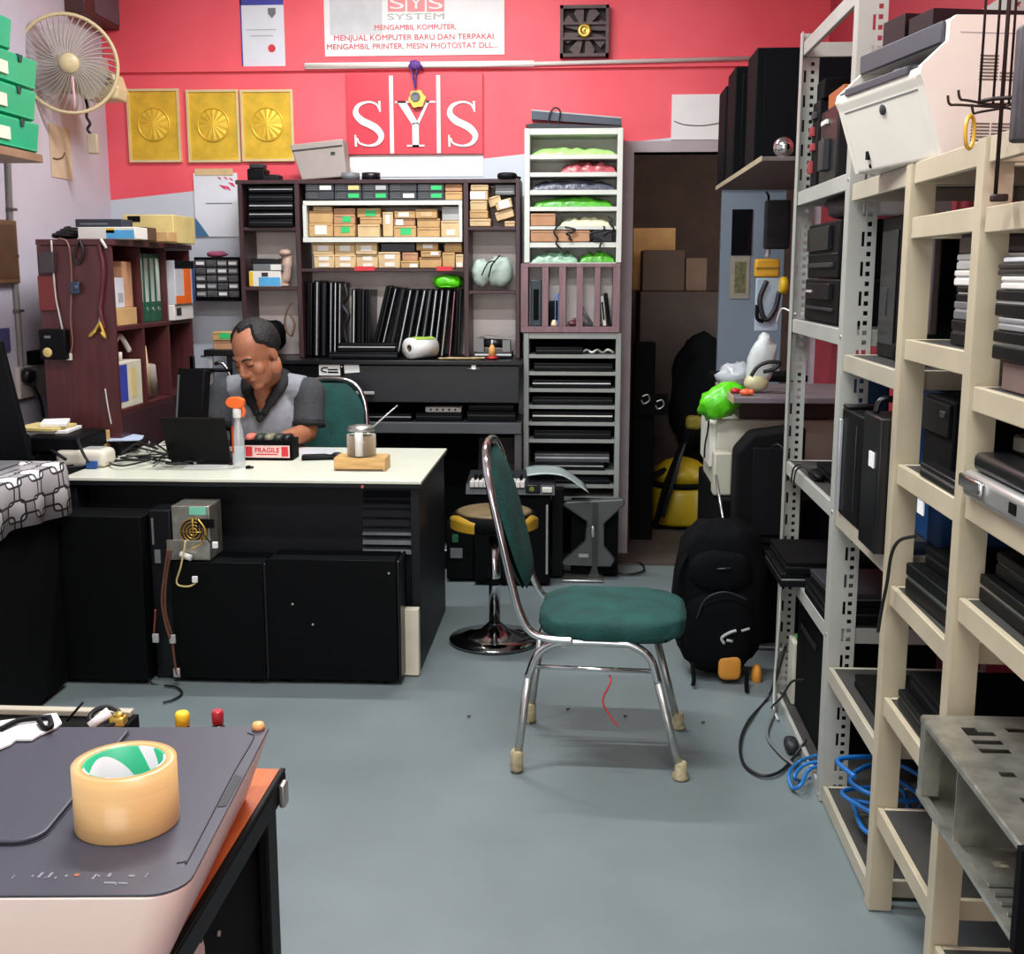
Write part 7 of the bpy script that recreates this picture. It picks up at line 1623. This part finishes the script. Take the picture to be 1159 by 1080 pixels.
# fourth bay
z = zB4[2]; zz_ = z
for i, (h, m_, rm, lb) in enumerate(((.05, BLK, STEEL, 'black laptop with steel edge at the bottom of front stack'), (.022, mat('silver_lid', '#a9abad', .35, .5), SILV, 'silver laptop second in the front stack'), (.045, BLK, LGRY, 'black laptop with ports third in the front stack'), (.022, WHT, WHT, 'white laptop fourth in the front stack'), (.02, BLKS, DGRY, 'thin black laptop fifth in the front stack'))):
    lap(lb, 1.70, 2.08 - .02 * (i % 2), zz_ + .052, h, .72, 1.04, m_, rm, 'laptops stacked in the front bay'); zz_ += h + .0012
solo('laptop_plinth', MB().box(.73, 1.03, 1.7, 2.05, z + .0005, z + .051, .003), mat('mauve_brown_box', '#6b5650', .6), 'mauve brown flat box under the front bay laptop stack', 'box')
solo('paper', MB().box(.725, 1.03, 1.72, 2.07, zz_ + .053, zz_ + .062, .003), LAM, 'white paper folder on top of the front bay laptop stack', 'paper')
z = zB4[3]
o = thing('laptop', 'black laptop with thick silver body and glossy lid in front bay', 'laptop', (.88, 1.88, z))
part('base', MB().box(.69, 1.05, 1.70, 2.10, z + .001, z + .05, .012, 3), mat('bright_silver', '#c3c3c0', .3, .7), o); part('lid', MB().box(.70, 1.05, 1.70, 2.08, z + .0505, z + .085, .012, 3), BLKS, o); part('port', MB().box(.688, .69, 1.83, 1.86, z + .018, z + .036), BLKM, o); part('latch', MB().box(.68, .6895, 1.98, 2.09, z + .02, z + .045, .004), CHRM, o)
solo('glossy_panel', MB().box(.76, 1.05, 1.72, 2.06, z + .0865, z + .12, .006), mat('glossy_charcoal', '#2e3132', .15), 'glossy charcoal slab on the silver bodied laptop', 'panel')
z = zB4[4]
for i, (a, b_, h, lb) in enumerate(((1.7, 2.1, .05, 'black laptop flat on the front bay shelf, lowest of three'), (1.72, 2.08, .045, 'black laptop flat on the front bay shelf, middle of three'), (1.69, 2.05, .05, 'black laptop flat on the front bay shelf, topmost of three'))):
    lap(lb, a, b_, z + i * .052, h, .735 + .02 * i, 1.06, BLK, DGRY if i else STEEL)
# steel server chassis
z = zB4[5] + .001; zt_ = z + .16; x0, x1, y0, y1 = .635, 1.05, 1.57, 2.062
o = thing('server_chassis', 'open galvanised steel server chassis sticking out of the rack front', 'server chassis', ((x0 + x1) / 2, (y0 + y1) / 2, z))
def plate(nm, zc_):
    mb = MB(); nx, ny = 16, 26; V = [[mb._v((x0 + (x1 - x0) * i / nx, y0 + (y1 - y0) * j / ny, zc_)) for j in range(ny + 1)] for i in range(nx + 1)]
    for i in range(nx):
        for j in range(ny):
            if 2 <= i <= 12 and 3 <= j <= 22 and ((i % 4 in (1, 2) and j % 5 == 2) or (j > 16 and i < 4 and j % 2)): continue
            mb._f([V[i][j], V[i + 1][j], V[i + 1][j + 1], V[i][j + 1]])
    p_ = part(nm, mb, GALV, o); s_ = p_.modifiers.new('gauge', 'SOLIDIFY'); s_.thickness = .002; s_.offset = 0
plate('top_plate', zt_); plate('bottom_plate', z + .002)
for nm, q in (('edge_rail', (x0 - .002, x0 + .012, y0, y1, zt_ - .012, zt_ - .002)), ('edge_rail', (x0 - .002, x0 + .012, y0, y1, z + .004, z + .014)), ('end_wall', (x0, x1, y1 - .003, y1 + .0, z + .004, zt_ - .002)), ('rear_wall', (x1 - .003, x1, y0, y1 - .004, z + .004, zt_ - .002)), ('end_post', (x0 - .001, x0 + .03, y1 - .03, y1 - .0035, z + .0145, zt_ - .0125)), ('cross_wall', (x0 + .004, x1 - .004, y1 - .20, y1 - .197, z + .004, zt_ - .002)), ('front_bezel', (x0 - .006, x1, y0 - .02, y0 - .001, z, zt_))):
    part(nm, MB().box(*q), BLKM if nm == 'front_bezel' else GALV, o)
mb = MB()
for k in range(6): mb.box(x0 + .02, x0 + .09, y0 + .02 + k * .028, y0 + .03 + k * .028, z + .0045, z + .01)
part('slot_cover', mb, STEEL, o)
# things on top: white laser printer
LPW = mat('laser_printer_white', '#e6e1d4', .4, var=.03)
zl = zB2[0] + .001
o = thing('laser_printer', 'big white laser printer with dark output tray on the cream rack top', 'printer', (.668, 2.445, zl), None, (0, 0, .19))
PM = wm(o); SLT = mat('tray_slate', '#3d3c43', .5); TBK = mat('tray_black', '#131317', .5)
def lp(nm, mb, m_, bv=0):
    mb.bm.transform(PM); p_ = part(nm, mb, m_, o)
    if bv: bevel(p_, bv, 3)
    return p_
Wd = .42
lp('body', MB().prism([(.058, 0), (.010, .140), (0, .160), (.003, .176), (.17, .200), (.17, .226), (.058, .226), (.058, .262), (.07, .274), (.46, .282), (.48, .262), (.48, 0)], 'y', .016, Wd - .016), LPW, .006)
for y0, y1 in ((0, .0158), (Wd - .0158, Wd)):
    lp('side_cheek', MB().prism([(.058, 0), (.010, .140), (0, .160), (.003, .177), (.056, .226), (.057, .262), (.07, .274), (.46, .282), (.48, .262), (.48, 0)], 'y', y0, y1), LPW)
lp('tray_floor', MB().prism([(.004, .1765), (.169, .2003), (.169, .2025), (.004, .1795)], 'y', .0165, Wd - .0165), SLT)
lp('tray_back', MB().box(.166, .1695, .0165, Wd - .0165, .2027, .2255), TBK)
lp('tray_roof', MB().box(.048, .0578, .0165, Wd - .0165, .223, .266, .003), SLT)
lp('tray_lip', MB().prism([(-.004, .166), (.05, .1845), (.05, .190), (-.004, .184)], 'y', .05, Wd - .06), SLT, .003)
lp('paper_stop', MB().box(.03, .10, .16, .19, .184, .200, .004), TBK)
f_ = lambda t, off=0: (.058 - .048 * t - .93 * off, .140 * t - .36 * off)
q = [f_(.97, .001), f_(.95, .001), f_(.95, -.003), f_(.97, -.003)]; lp('door_seam', MB().prism(q, 'y', .03, Wd - .03), MGRY)
q = f_(.86); lp('door_catch', MB().ell((q[0] + .001, .20, q[1]), (.005, .016, .014), 12), DGRY)
q = f_(.25); lp('paper_gauge', MB().box(q[0] - .003, q[0] + .006, Wd - .10, Wd - .085, q[1] - .01, q[1] + .022).ell((q[0] + .012, Wd - .09, .012), (.008, .007, .007), 10), BLKM)
vt = MB()
for k in range(9): vt.box(.115, .155, -.0008, .001, .012 + k * .0065, .0155 + k * .0065).box(.159, .24, -.0008, .001, .012 + k * .0065, .0155 + k * .0065)
lp('vent_grille', vt, mat('vent_shadow', '#6f675b', .6)); vt = MB()
for k in range(8): vt.box(.125, .165, -.0008, .001,   .150 + k * .0065, .1535 + k * .0065)
for k in range(3): vt.box(.169, .28, -.0008, .001,   .150 + k * .0065, .1535 + k * .0065)
lp('vent_grille', vt, mat('vent_shadow'  , '#6f675b', .6))
lp('side_seam', MB().box(.08, .46, -.0008, .001, .240, .242), LGRY)
# switch boxes on the printer
for i, (y0, y1, h, lb) in enumerate(((.16, .27, .038, 'black slim switch box with white lights on the laser printer, the nearer'), (.29, .40, .055, 'black slim switch box with white lights on the laser printer, beyond the other'))):
    o2 = thing('switch_box', lb, 'switch box', PM @ Vector((.27, (y0 + y1) / 2, .2825)), 'switch boxes on the laser printer', (0, 0, .19))
    T = PM
    for pn, q, m_ in (('case', (.10, .44, y0, y1, .2835, .2835 + h), BLKS), ('label_line', (.2, .26, y0 - .0015, y0, .2835 + h * .18, .2835 + h * .24), LGRY)):
        m1 = MB(); m1.T = T; m1.box(*q); part(pn, m1, m_, o2)
    lt = MB(); lt.T = T
    for k in range(5): lt.box(.2 + k * .014, .208 + k * .014, y0 - .002, y0, .2835 + h * .42, .2835 + h * .6)
    part('indicator_light', lt, WHT, o2)
# hook stand
zh = zB4[1] + .001
o = thing('hook_stand', 'black wire display stand with hooks before the laser printer', 'stand', (.72, 1.98, zh))
HK = mat('dark_bronze_wire', '#2a1c18', .45, .4)
for px in (1112, 1128, 1138, 1146):
    a = aY(px, 60, 1.98); part('upright_wire', MB().tube([(a.x, 1.98, zh if px == 1138 else aY(px, 118, 1.98).z), (a.x, 1.98, 2.28)], .0022 if px != 1138 else .0035, 8), HK, o)
c = aY(1138, 122, 1.98)
for k, (x, y) in enumerate(((1075, 118), (1087, 112), (1102, 128), (1150, 112), (1159, 126))):
    e = aY(x, y, 1.98); d_ = (e - c); part('hook', MB().tube(crv([c, c + d_ * .8, e, e + Vector((-.004, 0, .014))], 4), .0022, 6), HK, o)
part('ring', MB().tube([(c.x + .04 * math.cos(a * PI / 8), 1.98 + .04 * math.sin(a * PI / 8), c.z + .01) for a in range(16)], .0035, 6, closed=True), HK, o)
part('foot_clamp', MB().box(c.x - .012, c.x + .012, 1.968, 1.992, zh, zh + .012, .003), HK, o)
a = aY(1098, 131, 1.97)
solo('yellow_tape', MB().tube([(a.x + .011 * math.cos(t * PI / 10), 1.97 - .004 + .012 * math.cos(t * PI / 10), a.z - .026 + .026 * math.sin(t * PI / 10)) for t in range(20)], .0032, 6, closed=True, flat=1), mat('amber_tape', '#d0a132', .35), 'yellow tape ring hanging from the black hook stand', 'tape')
q = aY(1156, 95, 1.85); solo('dark_pack', MB().box(q.x - .008, q.x + .06, 1.84, 1.87, q.z - .085, q.z + .085, .006), mat('slate_pack', '#3a373b', .5, var=.3, scale=30), 'dark slate packet hanging beside the hook stand at the rack front', 'packet')
# cables on the floor by the rack
cable('cable', 'long black cable looping over the floor beside the tall rack foot', CABLE, [aX(890, 730, .694), aZ(872, 785, .02), aZ(848, 815, .006), aZ(838, 840, .006), aZ(842, 865, .006), aZ(862, 878, .006), aZ(882, 874, .006), aZ(898, 858, .006), aX(912, 838, .72)], .005)
cable('cable', 'thin grey cable trailing along the tall rack foot', mat('grey_cable', '#6f7170', .5), [aX(884, 735, .69), aZ(874, 780, .02), aZ(878, 800, .006), aZ(868, 830, .006), aZ(880, 850, .006), aZ(898, 866, .006)], .005)
cable('cable', 'pale cable hanging down the tall rack upright to the floor', CABW, [aX(884, 640, .692), aX(883, 690, .69), aX(880, 730, .688), aX(877, 765, .685), aZ(876, 800, .01), aZ(880, 814, .006)], .004)
cable('cable', 'short black cable looped on the lowest tall rack shelf edge', CABLE, [aX(910, 770, .73), aX(896, 772, .70), aX(884, 790, .69), aX(874, 800, .68), aX(870, 812, .68), aX(880, 818, .70)], .004)
q = aZ(895, 850, 0); o = solo('floor_adapter', MB().ell((q.x, q.y, .022), (.022, .04, .021), 14, .7), DGRY, 'dark adapter on the floor at the tall rack foot', 'adapter')
for i, (px, py) in enumerate(((641, 803), (706, 811), (794, 818), (529, 811))):
    q = aZ(px, py, .003); solo('screw', MB().tube([q, q + Vector((.012, .003, .001))], [.004, .002], 6), DGRY, 'tiny dark screw lying on the floor, %s' % ['below the chair bar', 'beside the red string', 'beyond the chair front foot', 'beside the chair rear foot'][i], 'screw', 'screws on the floor')
#@@END

#@@FRONT
# =============================================================== FOREGROUND TABLE WITH PRINTER AND TAPE
ZT = .768; TXE = -.448; TYE = 1.60; TYS = 1.05
ft = thing('work_table', 'orange wood topped black table in the foreground under the printer', 'table', (-.9, 1.0, 0))
part('tabletop', MB().box(-1.45, TXE, TYS, TYE, ZT - .004, ZT), ORWD, ft)
part('edge_band', MB().box(-1.455, TXE + .009, TYS, TYE + .004, ZT - .04, ZT - .0045, .003), BLK, ft)
part('edge_lip', MB().box(TXE + .0005, TXE + .009, TYS, TYE + .004, ZT - .0042, ZT + .001, .002), BLK, ft)
part('side_panel', MB().box(TXE - .05, TXE - .022, TYS, TYE - .03, 0, ZT - .041), BLKM, ft)
part('leg', MB().box(TXE - .021, TXE - .004, TYE - .06, TYE - .01, 0, ZT - .041, .003), BLK, ft)
part('leg', MB().box(-1.43, -1.40, TYE - .06, TYE - .01, 0, ZT - .041, .003), BLK, ft)
part('back_panel', MB().box(-1.39, TXE - .051, TYE - .05, TYE - .03, .1, ZT - .041), BLKM, ft)
part('side_panel', MB().box(-1.39, -1.37, TYS, TYE - .06, 0, ZT - .041), BLKM, ft)
c = aX(228, 1062, TXE - .015)
part('corner_bracket', MB().prism([(c.y - .03, c.z - .06), (c.y + .015, c.z - .06), (c.y + .015, c.z - .02), (c.y - .005, c.z + .03), (c.y - .02, c.z + .035)], 'x', TXE - .0215, TXE - .017), WHT, ft)
part('bracket_hole', MB().disc((TXE - .0168, c.y, c.z), .006, 'x', 10, .002), BLKM, ft)
c = aX(252, 1057, TXE - .015); part('bracket_screw', MB().disc((TXE - .0215, c.y, c.z), .004, 'x', 10, .003), LGRY, ft)
q = aX(325, 884, TXE + .02)
part('edge_clip', MB().box(TXE + .0095, TXE + .019, q.y - .012, q.y + .012, ZT - .042, ZT - .006, .003), STEEL, ft)
# printer
zt_ = .87
PRM = Matrix.Translation((-.436, 1.516, 0)) @ Euler((0, 0, math.radians(4.0))).to_matrix().to_4x4(); PRI = PRM.inverted()
xr, yb, yf, xl = 0, 0, -.447, -.56
o = thing('printer', 'flat wide printer with slate top and pale peach body in the foreground', 'printer', PRM @ Vector((-.28, -.22, ZT)), None, (0, 0, math.radians(4.0)))
def rrect(x0, x1, y0, y1, r, n=7, rb=None):
    P = []
    for cx_, cy_, a0, r in ((1, 1, 0, rb or r), (0, 1, PI / 2, rb or r), (0, 0, PI, r), (1, 0, 1.5 * PI, r)):
        px_, py_ = (x1 - r if cx_ else x0 + r), (y1 - r if cy_ else y0 + r)
        for k in range(n + 1): a = a0 + PI / 2 * k / n; P.append((px_ + r * math.cos(a), py_ + r * math.sin(a)))
    return P
def rr2(x0, x1, y0, y1, r, rb): return rrect(x0, x1, y0, y1, r, rb=rb)
def pp(nm, mb, m_, bv=0):
    mb.bm.transform(PRM); p_ = part(nm, mb, m_, o)
    if bv: bevel(p_, bv, 2)
    return p_
mb = MB(); secs = [(ZT + .001, .036), (ZT + .004, .033), (zt_ - .006, .0008), (zt_ - .0032, .0012)]
rings = []
for z, ins in secs: rings.append([mb._v((x, y, z)) for x, y in rrect(xl + ins, xr - ins, yf + ins * .06, yb - ins * .3, .040, rb=.008)])
for A, B in zip(rings, rings[1:]):
    for j in range(len(A)): mb._f([A[j], A[(j + 1) % len(A)], B[(j + 1) % len(A)], B[j]], True)
mb._f(rings[0][::-1]); mb._f(rings[-1]); pp('body', mb, PEACH)
pp('top_cover', MB().prism(rrect(xl, xr, yf, yb, .040, rb=.008), 'z', zt_ - .003, zt_), SLATE, .001)
c = PRI @ aZ(40, 957, zt_); xe = (PRI @ aZ(85, 906, zt_)).x
pp('feed_lid', MB().prism(rrect(xl + .02, xe, c.y, yb - .012, .03, rb=.02), 'z', zt_ + .0005, zt_ + .006), SLATE, .002)
pp('lid_gap', MB().prism(rrect(xl + .018, xe + .0022, c.y - .0022, yb - .010, .03, rb=.02), 'z', zt_ + .0001, zt_ + .001), SLATED)
gp = lambda x, y: aZ(x, y, zt_ + .0004)
part('groove', MB().tube(crv([gp(280, 830), gp(287, 833), gp(284, 842), gp(264, 876), gp(216, 968), gp(210, 975), gp(200, 977)], 4), .0009, 6), mat('groove_black', '#0d0d10', .6), o)
h = [aZ(x, y, zt_) for x, y in ((266, 877), (274, 880), (256, 913), (246, 914))]
part('handle_recess', MB().prism([(p.x, p.y) for p in h], 'z', zt_ + .0001, zt_ + .0008), mat('recess_black', '#131418', .5), o)
ic = MB()
ICO = [(15, 993, 5, 4), (37, 992, 4, 2), (46, 991, 2, 6), (51, 994, 3, 2), (57, 991, 2, 6), (63, 994, 4, 2), (75, 992, 5, 2), (107, 993, 2, 6), (112, 992, 4, 2), (124, 991, 7, 4), (149, 992, 8, 2), (166, 991, 3, 6), (131, 1000, 28, 1), (132, 1001, 4, 3)]
for x, y, wd, ht in ICO:
    a, b_ = aZ(x - wd / 2, y + ht / 2, zt_), aZ(x + wd / 2, y - ht / 2, zt_); ic.box(a.x, b_.x, a.y, b_.y, zt_ + .0001, zt_ + .0006)
part('icon_print', ic, mat('icon_grey', '#77777d', .6), o)
a = aZ(87, 991, zt_); part('orange_light', MB().disc((a.x, a.y, zt_ + .0001), .003, 'z', 14, .0006), mat('amber_led', '#9a5a3a', .5), o)
lt = MB(); c = PRI @ aX(263, 912, -.424)
for k in range(7): lt.box(-.0128, -.0105, c.y + k * .0075, c.y + k * .0075 + .004, zt_ - .034, zt_ - .024 - .003 * (k % 2))
pp('side_print', lt, MGRY)
# tape
cT = Vector((-.524, 1.222, zt_ + .0006)); R1, R0, HT = .0585, .0465, .0755
tp = thing('packing_tape', 'large roll of brown packing tape standing on the printer', 'tape', cT)
part('tape', MB().lathe([(R0, 0), (R1, 0), (R1 + .0003, .002), (R1, HT), (R0, HT), (R0, 0)], cT, 64, cap=False), TAN, tp)
mC = bpy.data.materials.new('printed_core'); mC.use_nodes = True; nt = mC.node_tree; N = nt.nodes; L = nt.links
tc = N.new('ShaderNodeTexCoord'); wv = N.new('ShaderNodeTexWave'); wv.inputs['Scale'].default_value = 8; wv.inputs['Distortion'].default_value = 1.2; wv.bands_direction = 'X'; mp = N.new('ShaderNodeMapping'); mp.inputs['Rotation'].default_value = (0, .5, .5); L.new(tc.outputs['Object'], mp.inputs['Vector']); L.new(mp.outputs[0], wv.inputs['Vector'])
rp = N.new('ShaderNodeValToRGB'); rp.color_ramp.interpolation = 'CONSTANT'; rp.color_ramp.elements[0].color = lin('#25a877'); e_ = rp.color_ramp.elements[1]; e_.position = .55; e_.color = lin('#d3d0d2'); L.new(wv.outputs['Fac'], rp.inputs['Fac']); L.new(rp.outputs[0], N['Principled BSDF'].inputs['Base Color'])
part('core', MB().lathe([(R0 - .003, .001), (R0 - .0002, .001), (R0 - .0002, HT - .001), (R0 - .003, HT - .001), (R0 - .003, .001)], cT, 64, cap=False), mC, tp)
# small bottles behind the printer
for px, pt, m_, lb, r in ((206, 806, YEL, 'small bottle with yellow cap behind the foreground printer', .0105), (246, 804, mat('crimson_cap', '#a3182c', .35), 'small bottle with dark red cap behind the foreground printer', .0085)):
    Yq = 1.552; t_ = aY(px, pt, Yq); o = thing('ink_bottle', lb, 'bottle', (t_.x, Yq, ZT), 'ink bottles behind the printer')
    part('bottle', MB().lathe([(r * 1.25, .0005), (r * 1.3, .004), (r * 1.3, t_.z - ZT - .028), (r * .7, t_.z - ZT - .02)], (t_.x, Yq, ZT), 16), mat('amber_bottle', '#4a3a2c', .3), o)
    part('cap', MB().lathe([(r * .98, t_.z - ZT - .0195), (r, t_.z - ZT - .004), (r * .8, t_.z - ZT)], (t_.x, Yq, ZT), 18), m_, o)
c = aZ(297, 824, zt_) + Vector((-.004, -.006, 0)); solo('bottle_cap', MB().lathe([(.0085, .0004), (.009, .004), (.0075, .010), (.002, .011)], c, 18), mat('peach_cap', '#e3a766', .4), 'small peach coloured cap lying at the printer back corner', 'cap')
# tray with tools and the white board
p0, p1 = aY(-20, 806, 1.56), aY(146, 806, 1.56)
o = thing('tool_tray', 'cream edged black tray with tools behind the foreground printer', 'tray', ((p0.x + p1.x) / 2, 1.56, ZT))
part('tray', MB().box(p0.x, p1.x, 1.54, 1.597, ZT + .0005, p0.z - .012, .002), BLKM, o); part('cream_edge', MB().box(p0.x, p1.x - .006, 1.578, 1.595, p0.z - .0118, p0.z - .002, .002), CREAM, o)
c = aY(118, 802, 1.55); zq = p0.z - .011
solo('cable', MB().tube(crv([Vector((c.x + .022 * math.cos(a), 1.55 + .012 * math.sin(a), zq + .012 + .01 * math.sin(a))) for a in [k * .7 for k in range(16)]], 3), .004, 6), CABLE, 'small black cable coil lying on the tool tray', 'cable')
c = aY(139, 808, 1.55); solo('brass_fitting', MB().box(c.x - .018, c.x + .004, 1.54, 1.56, zq - .0, zq + .014, .003).ell((c.x - .006, 1.55, zq + .016), (.008, .007, .005), 10), BRASS, 'small brass fitting at the end of the tool tray', 'fitting')
c = aY(109, 812, 1.54); solo('white_tube', MB().tube([(c.x - .008, 1.533, zq + .004), (c.x + .016, 1.55, zq + .02)], [.006, .008], 10), PAP, 'small white tube lying before the black coil on the tray', 'tube')
c = aY(87, 800, 1.56); solo('black_pen', MB().tube([(c.x - .012, 1.55, zq + .004), (c.x + .01, 1.56, zq + .03)], .002, 6), BLK, 'thin black stylus leaning on the tool tray', 'pen')
B_ = [aZ(x, y, zt_ + .009) for x, y in ((-20, 862), (0, 848), (12, 843), (18, 838), (36, 838), (44, 833), (64, 824), (70, 819), (64, 808), (0, 817), (-20, 820))]
o = thing('white_sheet', 'white jagged card with black holder lying at the printer corner', 'paper', B_[3])
part('card', MB().prism([(p.x, p.y) for p in B_], 'z', zt_ + .0078, zt_ + .0105), PAP, o)
part('black_holder', MB().tube(crv([aZ(0, 826, zt_ + .014), aZ(20, 816, zt_ + .016), aZ(40, 813, zt_ + .016), aZ(58, 812, zt_ + .014)], 4), .004, 6).tube(crv([aZ(44, 815, zt_ + .016), aZ(50, 824, zt_ + .014), aZ(58, 822, zt_ + .016), aZ(56, 812, zt_ + .018)], 4), .004, 6), BLK, o)
#@@END

#@@LIGHTS
# =============================================================== LIGHT
def tube_lamp(label, x, y, z, L_, along='x', power=60):
    o = thing('fluorescent_lamp', label, 'lamp', (x, y, z), 'ceiling tube lamps')
    d = (L_ / 2, .05) if along == 'x' else (.05, L_ / 2)
    part('housing', MB().box(x - d[0], x + d[0], y - d[1], y + d[1], z + .045, ZC - .0005, .006), WHT, o)
    e = Vector((1, 0, 0)) if along == 'x' else Vector((0, 1, 0)); c = Vector((x, y, z + .02))
    part('tube', MB().tube([c - e * (L_ / 2 - .02), c + e * (L_ / 2 - .02)], .014, 10), mat('lit_tube', '#f4f8ff', emit=9, var=0), o)
    la = bpy.data.lights.new('tube_light', 'AREA'); la.shape = 'RECTANGLE'; la.size = L_; la.size_y = .08; la.energy = power; la.color = (.95, .98, 1)
    lo = bpy.data.objects.new('tube_light', la); COL.objects.link(lo); lo.location = (x, y, z - .01); lo.rotation_euler = (0, 0, 0 if along == 'x' else PI / 2); lo.parent = None
    return o
tube_lamp('ceiling tube lamp nearest the pink wall', -.8, 4.85, ZC - .10, 1.2, 'x', 44)
tube_lamp('ceiling tube lamp over the middle of the shop floor', -.55, 2.8, ZC - .10, 1.2, 'x', 50)
tube_lamp('ceiling tube lamp over the aisle near the shop entrance', -.05, .9, ZC - .10, 1.2, 'x', 52)
w = bpy.data.worlds.new('daylight'); SC.world = w; w.use_nodes = True
bg = w.node_tree.nodes['Background']; bg.inputs[0].default_value = (1, .98, .95, 1); bg.inputs[1].default_value = 2.2
# dim warm bulb in the store room
pl = bpy.data.lights.new('store_bulb', 'POINT'); pl.energy = 4.5; pl.color = (1, .62, .3); pl.shadow_soft_size = .05
po = bpy.data.objects.new('store_bulb', pl); COL.objects.link(po); po.location = (.45, 6.9, 2.45)

# =============================================================== CAMERA
cam = bpy.data.cameras.new('camera'); cam.sensor_width = 36; cam.sensor_fit = 'HORIZONTAL'; cam.lens = 36 * FPX / 1159; cam.clip_start = .05
co_ = bpy.data.objects.new('camera', cam); COL.objects.link(co_)
co_.matrix_world = Matrix(((RT.x, UP.x, -FW.x, 0), (RT.y, UP.y, -FW.y, 0), (RT.z, UP.z, -FW.z, HC), (0, 0, 0, 1)))
SC.camera = co_
SC.view_settings.view_transform = 'Standard'; SC.view_settings.look = 'None'; SC.view_settings.exposure = .45; SC.view_settings.gamma = 1; SC.view_settings.use_curve_mapping = False
